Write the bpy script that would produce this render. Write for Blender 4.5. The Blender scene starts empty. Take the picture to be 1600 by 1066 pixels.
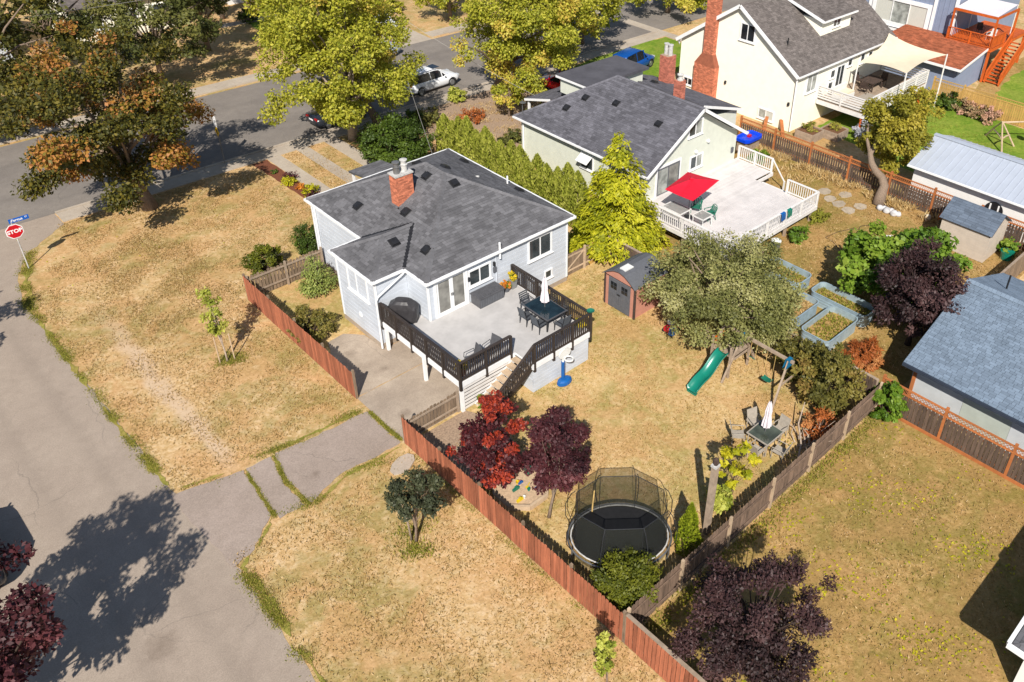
import bpy, math, random
import numpy as np
from mathutils import Vector, Matrix

R = math.radians
SC = bpy.context.scene
COL = SC.collection

# ---------------------------------------------------------------- camera
cam = bpy.data.cameras.new('camera')
cam_ob = bpy.data.objects.new('camera', cam)
COL.objects.link(cam_ob)
_p, _r, _y = R(32.29), R(-1.96), R(46.13)
_f = Vector((math.sin(_y) * math.cos(_p), math.cos(_y) * math.cos(_p), -math.sin(_p)))
_rt = Vector((math.cos(_y), -math.sin(_y), 0))
_dn = _f.cross(_rt)
_cx = _rt * math.cos(_r) + _dn * math.sin(_r)
_cd = -_rt * math.sin(_r) + _dn * math.cos(_r)
_m = Matrix((( _cx.x, -_cd.x, -_f.x, 0), (_cx.y, -_cd.y, -_f.y, 0), (_cx.z, -_cd.z, -_f.z, 26.0), (0, 0, 0, 1)))
cam_ob.matrix_world = _m
cam.sensor_width = 36.0
cam.lens = 1333.7 / 1600 * 36
cam.shift_x = -140 / 1600
cam.shift_y = -133 / 1600
cam.clip_end = 2000
SC.camera = cam_ob

# ---------------------------------------------------------------- light
SUN_EL, SUN_DIR = R(41.8), Vector((0.72, 0.694, 0))
w = bpy.data.worlds.new('World')
SC.world = w
w.use_nodes = True
nt = w.node_tree
bg = nt.nodes['Background']
sky = nt.nodes.new('ShaderNodeTexSky')
sky.sky_type = 'NISHITA'
sky.sun_disc = False
sky.sun_elevation = SUN_EL
sky.sun_rotation = math.atan2(-SUN_DIR.x, -SUN_DIR.y)
sky.air_density = 1.0
sky.dust_density = 0.6
nt.links.new(sky.outputs[0], bg.inputs[0])
bg.inputs[1].default_value = 0.078
sl = bpy.data.lights.new('sun', 'SUN')
sl.energy = 5.0
sl.angle = R(0.55)
sl.color = (1.0, 0.945, 0.86)
so = bpy.data.objects.new('sun', sl)
COL.objects.link(so)
so.location = (0, 0, 60)
_ld = Vector((SUN_DIR.x * math.cos(SUN_EL), SUN_DIR.y * math.cos(SUN_EL), -math.sin(SUN_EL)))
so.rotation_euler = _ld.to_track_quat('-Z', 'Y').to_euler()
vs = SC.view_settings
vs.view_transform = 'Standard'
vs.look = 'None'
vs.gamma = 1.0
vs.use_curve_mapping = False
vs.exposure = 0.5

# ---------------------------------------------------------------- materials
MATS = {}


def C(r, g, b, k=0.74):
    f = lambda c: ((c / 255 + 0.055) / 1.055) ** 2.4 if c > 10 else c / 255 / 12.92
    return (f(r) * k, f(g) * k, f(b) * k)


def _new(name):
    m = bpy.data.materials.new(name)
    m.use_nodes = True
    nt = m.node_tree
    return m, nt, nt.nodes, nt.links, nt.nodes['Principled BSDF']


def _noise(nt, scale, detail=4, rough=0.6, vec=None, dist=0.0):
    n = nt.nodes.new('ShaderNodeTexNoise')
    n.inputs['Scale'].default_value = scale
    n.inputs['Detail'].default_value = detail
    n.inputs['Roughness'].default_value = rough
    n.inputs['Distortion'].default_value = dist
    if vec is None:
        g = nt.nodes.new('ShaderNodeNewGeometry')
        vec = g.outputs['Position']
    nt.links.new(vec, n.inputs['Vector'])
    return n.outputs['Fac']


def _ramp(nt, fac, stops):
    r = nt.nodes.new('ShaderNodeValToRGB')
    cr = r.color_ramp
    while len(cr.elements) > 1:
        cr.elements.remove(cr.elements[-1])
    cr.elements[0].position = stops[0][0]
    cr.elements[0].color = (*stops[0][1], 1)
    for p, c in stops[1:]:
        e = cr.elements.new(p)
        e.color = (*c, 1)
    nt.links.new(fac, r.inputs[0])
    return r.outputs[0]


def _mix(nt, fac, a, b, mode='MIX'):
    x = nt.nodes.new('ShaderNodeMix')
    x.data_type = 'RGBA'
    x.blend_type = mode
    for s, v in ((0, fac), (6, a), (7, b)):
        if hasattr(v, 'node'):
            nt.links.new(v, x.inputs[s])
        elif s == 0:
            x.inputs[0].default_value = v
        else:
            x.inputs[s].default_value = (*v, 1)
    return x.outputs[2]


def _math(nt, op, a, b=None, c=None, clamp=False):
    x = nt.nodes.new('ShaderNodeMath')
    x.operation = op
    x.use_clamp = clamp
    for i, v in enumerate((a, b, c)):
        if v is None:
            continue
        if hasattr(v, 'node'):
            nt.links.new(v, x.inputs[i])
        else:
            x.inputs[i].default_value = v
    return x.outputs[0]


def _mr(nt, v, a, b, c=0.0, d=1.0):
    x = nt.nodes.new('ShaderNodeMapRange')
    x.interpolation_type = 'SMOOTHSTEP'
    nt.links.new(v, x.inputs[0])
    for i, k in enumerate((a, b, c, d)):
        x.inputs[i + 1].default_value = k
    return x.outputs[0]


def _bump(nt, bs, h, strength, dist=0.02):
    b = nt.nodes.new('ShaderNodeBump')
    b.inputs['Strength'].default_value = strength
    b.inputs['Distance'].default_value = dist
    nt.links.new(h, b.inputs['Height'])
    nt.links.new(b.outputs[0], bs.inputs['Normal'])


def sc(c, k):
    return tuple(min(1, x * k) for x in c)


def M(name, col, rough=0.75, var=0.12, scale=3.0, rnd=0.0, tone=0.0, metal=0.0, spec=0.35, bump=0.0, bscale=60, col2=None, stretch=None):
    if name in MATS:
        return MATS[name]
    m, nt, N, L, bs = _new(name)
    vec = None
    if stretch:
        g = N.new('ShaderNodeNewGeometry')
        mp = N.new('ShaderNodeMapping')
        mp.inputs['Scale'].default_value = stretch
        L.new(g.outputs['Position'], mp.inputs[0])
        vec = mp.outputs[0]
    fac = _noise(nt, scale, 6, 0.65, vec)
    c2 = col2 if col2 else sc(col, 1 - 1.6 * var)
    out = _ramp(nt, fac, [(0.3, c2), (0.62, sc(col, 1 + var) if not col2 else col)])
    if rnd:
        oi = N.new('ShaderNodeObjectInfo')
        v = _math(nt, 'MULTIPLY_ADD', oi.outputs['Random'], 2 * rnd, 1 - rnd)
        out = _mix(nt, 1.0, out, _comb(nt, v), 'MULTIPLY')
    if tone:
        at = N.new('ShaderNodeAttribute')
        at.attribute_name = 'tone'
        v = _math(nt, 'MULTIPLY_ADD', at.outputs['Fac'], 2 * tone, 1 - tone)
        out = _mix(nt, 1.0, out, _comb(nt, v), 'MULTIPLY')
    L.new(out, bs.inputs['Base Color'])
    bs.inputs['Roughness'].default_value = rough
    bs.inputs['Metallic'].default_value = metal
    bs.inputs['Specular IOR Level'].default_value = spec
    if bump:
        _bump(nt, bs, _noise(nt, bscale, 3), bump)
    MATS[name] = m
    return m


def _comb(nt, v):
    c = nt.nodes.new('ShaderNodeCombineColor')
    for i in range(3):
        nt.links.new(v, c.inputs[i])
    return c.outputs[0]


def leafmat(name, cols, trans=0.3, rough=0.55, spec=0.3):
    if name in MATS:
        return MATS[name]
    m, nt, N, L, bs = _new(name)
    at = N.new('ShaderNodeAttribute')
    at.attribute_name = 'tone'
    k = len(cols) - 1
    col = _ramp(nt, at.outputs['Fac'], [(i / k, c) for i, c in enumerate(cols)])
    L.new(col, bs.inputs['Base Color'])
    bs.inputs['Roughness'].default_value = rough
    bs.inputs['Specular IOR Level'].default_value = spec
    tr = N.new('ShaderNodeBsdfTranslucent')
    L.new(col, tr.inputs[0])
    mx = N.new('ShaderNodeMixShader')
    mx.inputs[0].default_value = trans
    L.new(bs.outputs[0], mx.inputs[1])
    L.new(tr.outputs[0], mx.inputs[2])
    L.new(mx.outputs[0], N['Material Output'].inputs[0])
    MATS[name] = m
    return m


def lawn_mat(name, dry, pale, green, dark, gmix=0.35, trail=False, speck=True, warm=C(212, 166, 116)):
    m, nt, N, L, bs = _new(name)
    g = N.new('ShaderNodeNewGeometry')
    pos = g.outputs['Position']
    n1 = _noise(nt, 0.22, 5, 0.6, pos)
    n2 = _noise(nt, 1.3, 6, 0.65, pos, 0.6)
    n3 = _noise(nt, 4.2, 5, 0.72, pos, 0.5)
    n4 = _noise(nt, 10.5, 4, 0.7, pos, 0.3)
    base = _ramp(nt, n3, [(0.3, sc(dry, 0.72)), (0.46, dry), (0.64, pale)])
    gm = _math(nt, 'MULTIPLY_ADD', n2, 0.5, _math(nt, 'MULTIPLY', n1, 0.7))
    gf = _mr(nt, gm, 0.57 - 0.16 * gmix, 0.74 - 0.12 * gmix, 0, 0.75)
    base = _mix(nt, gf, base, _ramp(nt, n3, [(0.3, sc(green, 0.7)), (0.7, green)]))
    rf_ = _mr(nt, _noise(nt, 0.45, 5, 0.65, pos, 0.8), 0.44, 0.60, 0, 0.6)
    base = _mix(nt, rf_, base, _ramp(nt, n3, [(0.3, sc(warm, 0.75)), (0.7, sc(warm, 1.15))]))
    pf = _mr(nt, n2, 0.54, 0.70, 0, 0.55)
    base = _mix(nt, pf, base, pale)
    if trail:
        sp = N.new('ShaderNodeSeparateXYZ')
        L.new(pos, sp.inputs[0])
        wob = _math(nt, 'MULTIPLY_ADD', _noise(nt, 0.5, 3, 0.6, pos), 1.5, sp.outputs[0])
        d = _math(nt, 'ABSOLUTE', _math(nt, 'SUBTRACT', wob, 8.05))
        tf = _math(nt, 'MULTIPLY', _mr(nt, d, 0.62, 0.08), _math(nt, 'MULTIPLY', _mr(nt, sp.outputs[1], 26.5, 29), _mr(nt, sp.outputs[1], 44, 36)))
        tf = _math(nt, 'MULTIPLY', tf, _mr(nt, n3, 0.25, 0.5, 0.45, 1.0))
        base = _mix(nt, tf, base, C(216, 188, 156))
    if speck:
        df = _mr(nt, n4, 0.53, 0.66, 0, 0.5)
        if trail:
            df = _math(nt, 'MULTIPLY', df, _math(nt, 'SUBTRACT', 1.0, _math(nt, 'MULTIPLY', tf, .8)))
        base = _mix(nt, df, base, dark)
    L.new(base, bs.inputs['Base Color'])
    bs.inputs['Roughness'].default_value = 0.95
    bs.inputs['Specular IOR Level'].default_value = 0.08
    h = _math(nt, 'ADD', _math(nt, 'MULTIPLY', n3, 0.6), _math(nt, 'MULTIPLY', n4, 0.5))
    _bump(nt, bs, h, 0.7, 0.06)
    MATS[name] = m
    return m


def asphalt_mat(name, col, col2, stain=None, cracks=True, grain=1.0, wheel=None):
    m, nt, N, L, bs = _new(name)
    g = N.new('ShaderNodeNewGeometry')
    pos = g.outputs['Position']
    base = _ramp(nt, _noise(nt, 0.35, 5, 0.65, pos), [(0.3, col2), (0.68, col)])
    fine = _noise(nt, 22.0, 3, 0.8, pos)
    base = _mix(nt, 0.55 * grain, base, _ramp(nt, fine, [(0.25, (0.30, 0.29, 0.28)), (0.5, (0.5, 0.5, 0.5)), (0.78, (0.78, 0.76, 0.74))]), 'OVERLAY')
    mid = _noise(nt, 2.2, 6, 0.75, pos)
    base = _mix(nt, 0.35, base, _ramp(nt, mid, [(0.3, (0.38, 0.37, 0.36)), (0.7, (0.6, 0.6, 0.6))]), 'OVERLAY')
    sp = N.new('ShaderNodeSeparateXYZ')
    L.new(pos, sp.inputs[0])
    if wheel:
        for ax, v0, wd in wheel:
            d = _math(nt, 'ABSOLUTE', _math(nt, 'SUBTRACT', _math(nt, 'MULTIPLY_ADD', mid, 0.5, sp.outputs[ax]), v0 + 0.25))
            base = _mix(nt, _mr(nt, d, wd, 0.0, 0, 0.20), base, sc(col2, 0.6))
    if cracks:
        vo = N.new('ShaderNodeTexVoronoi')
        vo.feature = 'DISTANCE_TO_EDGE'
        vo.inputs['Scale'].default_value = 0.22
        nz = N.new('ShaderNodeTexNoise')
        nz.inputs['Scale'].default_value = 1.1
        nz.inputs['Detail'].default_value = 5
        L.new(pos, nz.inputs[0])
        va = N.new('ShaderNodeVectorMath')
        va.operation = 'MULTIPLY_ADD'
        L.new(nz.outputs['Color'], va.inputs[0])
        va.inputs[1].default_value = (.6, .6, .6)
        L.new(pos, va.inputs[2])
        L.new(va.outputs[0], vo.inputs[0])
        cf = _mr(nt, vo.outputs['Distance'], 0.006, 0.0, 0, 0.28)
        cf = _math(nt, 'MULTIPLY', cf, _mr(nt, _noise(nt, 0.25, 2, 0.5, pos), 0.46, 0.62))
        base = _mix(nt, cf, base, (0.06, 0.055, 0.05))
    if stain:
        for sx, sy, rr in stain:
            vd = N.new('ShaderNodeVectorMath')
            vd.operation = 'DISTANCE'
            L.new(pos, vd.inputs[0])
            vd.inputs[1].default_value = (sx, sy, 0)
            dd = _math(nt, 'MULTIPLY_ADD', mid, 1.2 * rr, vd.outputs['Value'])
            base = _mix(nt, _mr(nt, dd, 1.5 * rr, 0.5 * rr, 0, 0.42), base, (0.10, 0.07, 0.05))
    L.new(base, bs.inputs['Base Color'])
    bs.inputs['Roughness'].default_value = 0.9
    bs.inputs['Specular IOR Level'].default_value = 0.2
    _bump(nt, bs, fine, 0.25, 0.01)
    MATS[name] = m
    return m


def glass(name, col=(0.035, 0.042, 0.045), rough=0.06):
    if name in MATS:
        return MATS[name]
    m, nt, N, L, bs = _new(name)
    L.new(_ramp(nt, _noise(nt, 1.6, 2), [(0.35, sc(col, 0.7)), (0.65, sc(col, 1.5))]), bs.inputs['Base Color'])
    bs.inputs['Roughness'].default_value = rough
    bs.inputs['Specular IOR Level'].default_value = 0.45
    MATS[name] = m
    return m


def netmat(name, col, alpha):
    m, nt, N, L, bs = _new(name)
    L.new(_ramp(nt, _noise(nt, 30, 2), [(0.3, sc(col, .8)), (0.7, col)]), bs.inputs['Base Color'])
    bs.inputs['Roughness'].default_value = 0.8
    tr = N.new('ShaderNodeBsdfTransparent')
    mx = N.new('ShaderNodeMixShader')
    mx.inputs[0].default_value = alpha
    L.new(tr.outputs[0], mx.inputs[1])
    L.new(bs.outputs[0], mx.inputs[2])
    L.new(mx.outputs[0], N['Material Output'].inputs[0])
    MATS[name] = m
    return m


# ---------------------------------------------------------------- mesh helpers
class MB:
    def __init__(s):
        s.v, s.f = [], []

    def add(s, vs, fs):
        n = len(s.v)
        s.v += [tuple(q) for q in vs]
        s.f += [tuple(i + n for i in q) for q in fs]
        return s

    def hexa(s, c):
        return s.add(c, [(0, 3, 2, 1), (4, 5, 6, 7), (0, 1, 5, 4), (1, 2, 6, 5), (2, 3, 7, 6), (3, 0, 4, 7)])

    def box(s, x0, y0, z0, x1, y1, z1):
        return s.hexa([(x0, y0, z0), (x1, y0, z0), (x1, y1, z0), (x0, y1, z0), (x0, y0, z1), (x1, y0, z1), (x1, y1, z1), (x0, y1, z1)])

    def beam(s, p, q, w, h, up=(0, 0, 1)):
        p, q, up = Vector(p), Vector(q), Vector(up)
        d = (q - p).normalized()
        if abs(d.dot(up)) > 0.98:
            up = Vector((0, 1, 0))
        a = d.cross(up).normalized() * w / 2
        b = a.cross(d).normalized() * h / 2
        return s.hexa([p - a - b, p + a - b, q + a - b, q - a - b, p - a + b, p + a + b, q + a + b, q - a + b])

    def tube(s, pts, rad, n=7, caps=True):
        pts = [Vector(p) for p in pts]
        if not hasattr(rad, '__len__'):
            rad = [rad] * len(pts)
        b = len(s.v)
        ref = None
        for i, p in enumerate(pts):
            d = (pts[min(i + 1, len(pts) - 1)] - pts[max(i - 1, 0)]).normalized()
            if ref is None:
                ref = Vector((1, 0, 0)) if abs(d.x) < 0.8 else Vector((0, 1, 0))
            a = (ref - d * ref.dot(d)).normalized()
            c = d.cross(a)
            ref = a
            for k in range(n):
                t = 2 * math.pi * k / n
                s.v.append(tuple(p + (a * math.cos(t) + c * math.sin(t)) * rad[i]))
        for i in range(len(pts) - 1):
            for k in range(n):
                k2 = (k + 1) % n
                s.f.append((b + i * n + k, b + i * n + k2, b + (i + 1) * n + k2, b + (i + 1) * n + k))
        if caps:
            s.f.append(tuple(b + k for k in reversed(range(n))))
            s.f.append(tuple(b + (len(pts) - 1) * n + k for k in range(n)))
        return s

    def prism(s, poly, z0, z1):
        n = len(poly)
        b = [(x, y, z0) for x, y in poly] + [(x, y, z1) for x, y in poly]
        return s.add(b, [tuple(reversed(range(n))), tuple(range(n, 2 * n))] + [(i, (i + 1) % n, n + (i + 1) % n, n + i) for i in range(n)])

    def ext(s, poly, vec):
        n = len(poly)
        vec = Vector(vec)
        b = [tuple(p) for p in poly] + [tuple(Vector(p) + vec) for p in poly]
        return s.add(b, [tuple(range(n)), tuple(reversed(range(n, 2 * n)))] + [(i, n + i, n + (i + 1) % n, (i + 1) % n) for i in range(n)])

    def loft(s, rings, closed=True, cap=True):
        n = len(rings[0])
        b = len(s.v)
        for r in rings:
            s.v += [tuple(p) for p in r]
        for i in range(len(rings) - 1):
            for k in range(n if closed else n - 1):
                k2 = (k + 1) % n
                s.f.append((b + i * n + k, b + i * n + k2, b + (i + 1) * n + k2, b + (i + 1) * n + k))
        if cap and closed:
            s.f.append(tuple(b + k for k in reversed(range(n))))
            s.f.append(tuple(b + (len(rings) - 1) * n + k for k in range(n)))
        return s

    def lathe(s, prof, c=(0, 0, 0), n=14, sx=1, sy=1):
        return s.loft([[(c[0] + r * sx * math.cos(2 * math.pi * k / n), c[1] + r * sy * math.sin(2 * math.pi * k / n), c[2] + z) for k in range(n)] for r, z in prof])

    def build(s, name, mat, parent=None, smooth=False, kind=None):
        me = bpy.data.meshes.new(name)
        me.from_pydata(s.v, [], s.f)
        me.update()
        if smooth:
            me.shade_smooth()
        return mobj(name, me, mat, parent, kind)


def WM(o):
    if o.parent is None:
        return o.matrix_basis.copy()
    return WM(o.parent) @ o.matrix_parent_inverse @ o.matrix_basis


def mobj(name, me, mat, parent=None, kind=None):
    if mat is not None and not me.materials:
        me.materials.append(MATS[mat] if isinstance(mat, str) else mat)
    o = bpy.data.objects.new(name, me)
    COL.objects.link(o)
    if parent is not None:
        o.parent = parent
        o.matrix_parent_inverse = WM(parent).inverted()
    if kind:
        o['kind'] = kind
    return o


_UB = {}


def piece(name, mat, parent, c, size, rot=(0, 0, 0)):
    """one small box-shaped piece (board, slat, baluster); alike pieces share mesh data"""
    if mat not in _UB:
        me = bpy.data.meshes.new('piece_' + mat)
        h = 0.5
        me.from_pydata([(x, y, z) for z in (-h, h) for x, y in ((-h, -h), (h, -h), (h, h), (-h, h))], [], [(0, 3, 2, 1), (4, 5, 6, 7), (0, 1, 5, 4), (1, 2, 6, 5), (2, 3, 7, 6), (3, 0, 4, 7)])
        me.materials.append(MATS[mat])
        _UB[mat] = me
    o = bpy.data.objects.new(name, _UB[mat])
    COL.objects.link(o)
    o.location, o.scale, o.rotation_euler = c, size, rot
    if parent is not None:
        o.parent = parent
        o.matrix_parent_inverse = WM(parent).inverted()
    return o


def bpiece(name, mat, parent, p, q, w, h, up=(0, 0, 1)):
    """box-shaped piece laid from p to q"""
    p, q, up = Vector(p), Vector(q), Vector(up)
    d = q - p
    L = d.length
    d.normalize()
    if abs(d.dot(up)) > 0.98:
        up = Vector((0, 1, 0))
    a = d.cross(up).normalized()
    b = a.cross(d)
    m = Matrix((d, -a, b)).transposed()
    return piece(name, mat, parent, (p + q) / 2, (L, w, h), m.to_euler())


def tag(o, label, cat, group=None):
    o['label'], o['category'] = label, cat
    if group:
        o['group'] = group
    return o


def thing(name, label, cat, loc=(0, 0, 0), group=None):
    o = bpy.data.objects.new(name, None)
    o.empty_display_size = 0.3
    COL.objects.link(o)
    o.location = loc
    return tag(o, label, cat, group)


def clone(root, loc, rz=0.0, label=None, scale=None):
    def cp(o, par):
        c = o.copy()
        COL.objects.link(c)
        if par is not None:
            c.parent = par
        for ch in o.children:
            cp(ch, c)
        return c
    r = cp(root, None)
    r.location = loc
    r.rotation_euler = (0, 0, rz)
    if scale:
        r.scale = (scale,) * 3 if not hasattr(scale, '__len__') else scale
    if label:
        r['label'] = label
    return r


def struct(o):
    o['kind'] = 'structure'
    return o


# ---------------------------------------------------------------- foliage
def leafmesh(name, P, D, Nv, Ln, Wd, tone, mat, parent=None, kind=None):
    n = len(P)
    D = D / np.linalg.norm(D, axis=1, keepdims=True)
    S = np.cross(Nv, D)
    S /= np.linalg.norm(S, axis=1, keepdims=True) + 1e-9
    Ln, Wd = np.asarray(Ln)[:, None], np.asarray(Wd)[:, None]
    V = np.empty((n, 4, 3), np.float32)
    V[:, 0] = P - D * Ln / 2
    V[:, 1] = P + S * Wd / 2
    V[:, 2] = P + D * Ln / 2
    V[:, 3] = P - S * Wd / 2
    me = bpy.data.meshes.new(name)
    me.vertices.add(4 * n)
    me.vertices.foreach_set('co', V.ravel())
    me.loops.add(4 * n)
    me.loops.foreach_set('vertex_index', np.arange(4 * n, dtype=np.int32))
    me.polygons.add(n)
    me.polygons.foreach_set('loop_start', np.arange(0, 4 * n, 4, dtype=np.int32))
    a = me.attributes.new('tone', 'FLOAT', 'POINT')
    a.data.foreach_set('value', np.repeat(np.clip(tone, 0, 1), 4).astype(np.float32))
    me.update(calc_edges=True)
    return mobj(name, me, mat, parent, kind)


def unit(rng, n):
    d = rng.normal(size=(n, 3))
    return d / np.linalg.norm(d, axis=1, keepdims=True)


def clumps(rng, center, radii, n, shape='ball', rmin=0.35, low=-0.75):
    out = []
    best = None
    for k in range(n):
        cand = unit(rng, 12)
        cand = cand * (rmin + (1 - rmin) * rng.random((12, 1)) ** 0.6)
        cand[:, 2] = np.maximum(cand[:, 2], low)
        if shape == 'cone':
            z = rng.random(12) ** 1.4 * 2 - 1
            rr = (1 - (z + 1) / 2) ** 0.8 * np.sqrt(rng.random(12))
            th = rng.random(12) * 6.283
            cand = np.stack([rr * np.cos(th), rr * np.sin(th), z], 1)
        elif shape == 'egg':
            cand[:, :2] *= (1.05 - 0.45 * (cand[:, 2:3] + 1) / 2)
        elif shape == 'vase':
            cand[:, :2] *= (0.7 + 0.35 * (cand[:, 2:3] + 1) / 2)
        if out:
            o = np.array(out)
            d = np.min(np.linalg.norm(cand[:, None] - o[None], axis=2), axis=1)
            out.append(cand[np.argmax(d)])
        else:
            out.append(cand[0])
    return np.array(out) * np.array(radii) + np.array(center)


def crown(parent, mat, center, radii, ncl, clr, nl, L, seed, shape='ball', rmin=0.35, low=-0.75, droop=0.15, asp=0.62, tonef=None, tv=0.3, name='crown', up=0.35, flat=0.8, cl=None, power=0.45):
    rng = np.random.default_rng(seed)
    if cl is None:
        cl = clumps(rng, center, radii, ncl, shape, rmin, low)
        if ncl >= 20:
            k = max(10, int(ncl / 2.4))
            lob = clumps(rng, center, radii, k, shape, max(rmin, .5), low)
            sub_ = []
            lt = []
            for j, q in enumerate(lob):
                m_ = 3 + int(rng.integers(0, 3))
                o_ = (q - np.array(center))
                sc_ = .8 + .42 * rng.random()
                w_ = unit(rng, m_) * clr * sc_ * 1.15 * np.array([1, 1, .62])
                sub_ += list(q + o_ * rng.uniform(-.12, .10) + w_ * rng.random((m_, 1)) ** .5)
                lt += [rng.random()] * m_
                if rng.random() < .4:
                    sub_.append(np.array(center) + o_ * rng.uniform(1.02, 1.16))
                    lt.append(lt[-1])
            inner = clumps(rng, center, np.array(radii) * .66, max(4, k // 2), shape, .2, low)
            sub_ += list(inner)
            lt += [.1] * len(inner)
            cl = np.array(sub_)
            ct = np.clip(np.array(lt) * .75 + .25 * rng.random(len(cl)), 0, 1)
        else:
            ct = rng.random(len(cl))
    else:
        ct = rng.random(len(cl))
    ncl = len(cl)
    cr = clr * (0.42 + 0.5 * rng.random(ncl))
    wts = cr ** 2
    idx = rng.choice(ncl, nl, p=wts / wts.sum())
    d = unit(rng, nl)
    r = cr[idx] * rng.random(nl) ** power
    P = cl[idx] + d * r[:, None] * np.array([1, 1, flat])
    P[:, 2] = np.maximum(P[:, 2], 0.03 if parent is None else 0.03)
    o = P - np.array(center)
    o /= np.linalg.norm(o, axis=1, keepdims=True) + 1e-6
    D = 0.5 * d + 0.4 * o + 0.8 * unit(rng, nl) + np.array([0, 0, -droop])
    Nv = 0.5 * d + 0.5 * o + np.array([0, 0, up + .1]) + 0.42 * unit(rng, nl)
    t = (1 - tv) * ct[idx] + tv * rng.random(nl)
    if tonef:
        t = tonef(P, ct[idx], rng.random(nl))
    s = L * (0.5 + 1.0 * rng.random(nl) ** 1.6)
    return leafmesh(name, P, D, Nv, s, s * asp * (0.8 + 0.4 * rng.random(nl)), t, mat, parent), cl


def trunk(parent, mat, base, h, r0, cl, seed, nlimb=10, fork=0.5, lean=(0, 0), n=8, name='trunk'):
    rng = random.Random(seed)
    m = MB()
    b = Vector(base)
    top = b + Vector((lean[0], lean[1], h))
    pts, rad = [], []
    for i in range(7):
        t = i / 6
        j = 0.06 * h * (t * (1 - t))
        pts.append(b.lerp(top, t) + Vector((rng.uniform(-j, j), rng.uniform(-j, j), 0)) - Vector((0, 0, 0.05 if i == 0 else 0)))
        rad.append(r0 * (1.35 if i == 0 else 1 - 0.7 * t))
    m.tube(pts, rad, n)
    ids = list(range(len(cl)))
    rng.shuffle(ids)
    for i in ids[:nlimb]:
        e = Vector(cl[i])
        t = max(0.25, min(0.95, fork + rng.uniform(-0.2, 0.4)))
        k = min(5, int(t * 6))
        s0 = pts[k].lerp(pts[k + 1], t * 6 - k)
        if e.z < s0.z - 0.2:
            s0 = pts[2]
        mid = s0.lerp(e, 0.5) + Vector((rng.uniform(-.1, .1), rng.uniform(-.1, .1), 0.08 * (e - s0).length))
        rr = r0 * 0.42 * (1 - 0.4 * t)
        m.tube([s0, mid, e], [rr, rr * 0.6, rr * 0.2], 5, False)
    return m.build(name, mat, parent, True)

# ---------------------------------------------------------------- palette
lawn_mat('dry_lawn', C(212, 176, 124), C(230, 200, 158), C(158, 146, 78), C(150, 122, 72), 0.34, True)
lawn_mat('back_lawn', C(212, 178, 122), C(230, 200, 152), C(164, 154, 80), C(152, 122, 70), 0.4)
lawn_mat('weedy_lawn', C(184, 148, 92), C(208, 172, 118), C(140, 130, 62), C(106, 82, 42), 0.62, warm=C(184, 144, 94))
lawn_mat('green_lawn', C(136, 158, 58), C(168, 180, 76), C(104, 142, 40), C(80, 100, 34), 0.7, warm=C(150, 160, 70))
lawn_mat('verge_green', C(158, 150, 74), C(186, 170, 96), C(134, 138, 56), C(112, 106, 50), 0.5, warm=C(182, 158, 92))
asphalt_mat('side_asphalt', C(176, 161, 146), C(165, 150, 136), [(2.2, 21.4, .9), (1.4, 20.2, .5), (4.6, 24.6, .3)], wheel=[(0, 3.6, .5), (0, 1.6, .5)])
asphalt_mat('street_asphalt', C(146, 138, 130), C(128, 121, 115), None, wheel=[(1, 57.5, .6), (1, 62.5, .6)])
asphalt_mat('drive_asphalt', C(176, 160, 149), C(158, 143, 131), [(9.6, 24.7, .35)], grain=1.2)
asphalt_mat('concrete', C(198, 186, 170), C(176, 162, 146), None, True, 0.7)
asphalt_mat('pad_concrete', C(196, 180, 162), C(156, 141, 126), [(14.6, 30.4, .6), (15.2, 28.4, .4), (14.2, 25.2, .5)], True, 1.0)
M('siding', C(220, 226, 235, .69), 0.55, 0.06, 1.2, rnd=0.03)
M('white_trim', C(246, 246, 246, .78), 0.5, 0.04, 3)
M('white_rail', C(240, 236, 232, .72), 0.6, 0.07, 3, rnd=.04)
M('shingle', C(110, 109, 112, .72), 0.9, 0.16, .8, tone=0.24, spec=.12)
M('shingle_green', C(106, 105, 112, .72), 0.9, 0.15, .8, tone=0.24, spec=.12)
M('shingle_yellow', C(124, 116, 112, .68), 0.9, 0.12, 1.2, tone=0.24, spec=.12)
M('shingle_blue', C(130, 146, 164, .66), 0.85, 0.08, 1.2, tone=0.15, spec=.15)
M('shingle_shed', C(110, 122, 138, .66), 0.85, 0.1, 1.5, tone=0.16, spec=.15)
M('shingle_brown', C(176, 104, 74, .74), 0.9, 0.15, 1.5, tone=0.28, spec=.15)
M('black_vent', (0.016, 0.016, 0.018), 0.45, 0.2, 5)
M('brick', C(204, 124, 94, .76), 0.85, 0.15, 4, tone=0.32, bump=.3)
M('brick_pink', C(196, 118, 98, .72), 0.85, 0.15, 4, tone=0.28, bump=.3)
M('mortar', C(190, 165, 145, .6), 0.95, 0.1, 6)
M('clay_grey', C(206, 204, 200, .7), 0.6, 0.2, 6)
M('galvanised', C(182, 204, 216, .74), 0.4, 0.12, 3, metal=.35)
M('fence_red', C(182, 110, 80, .66), 0.85, 0.2, 2.2, rnd=0.26, stretch=(5, 5, .6))
M('fence_inner', C(150, 128, 106, .62), 0.9, 0.22, 3, rnd=0.18, stretch=(5, 5, .6))
M('fence_brown', C(128, 106, 90, .72), 0.9, 0.24, 3, rnd=0.26, stretch=(5, 5, .6))
M('fence_dark', C(102, 84, 72, .72), 0.9, 0.24, 3, rnd=0.26, stretch=(5, 5, .6))
M('fence_post', C(190, 116, 66, .70), 0.8, 0.12, 3, rnd=.1)
M('fence_new', C(206, 164, 92, .72), 0.75, 0.12, 3, rnd=.12, stretch=(5, 5, .6))
M('weathered_wood', C(172, 152, 132, .7), 0.9, 0.15, 4, rnd=.1)
M('pale_wood', C(206, 180, 150, .7), 0.85, 0.12, 4, rnd=.1)
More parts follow.
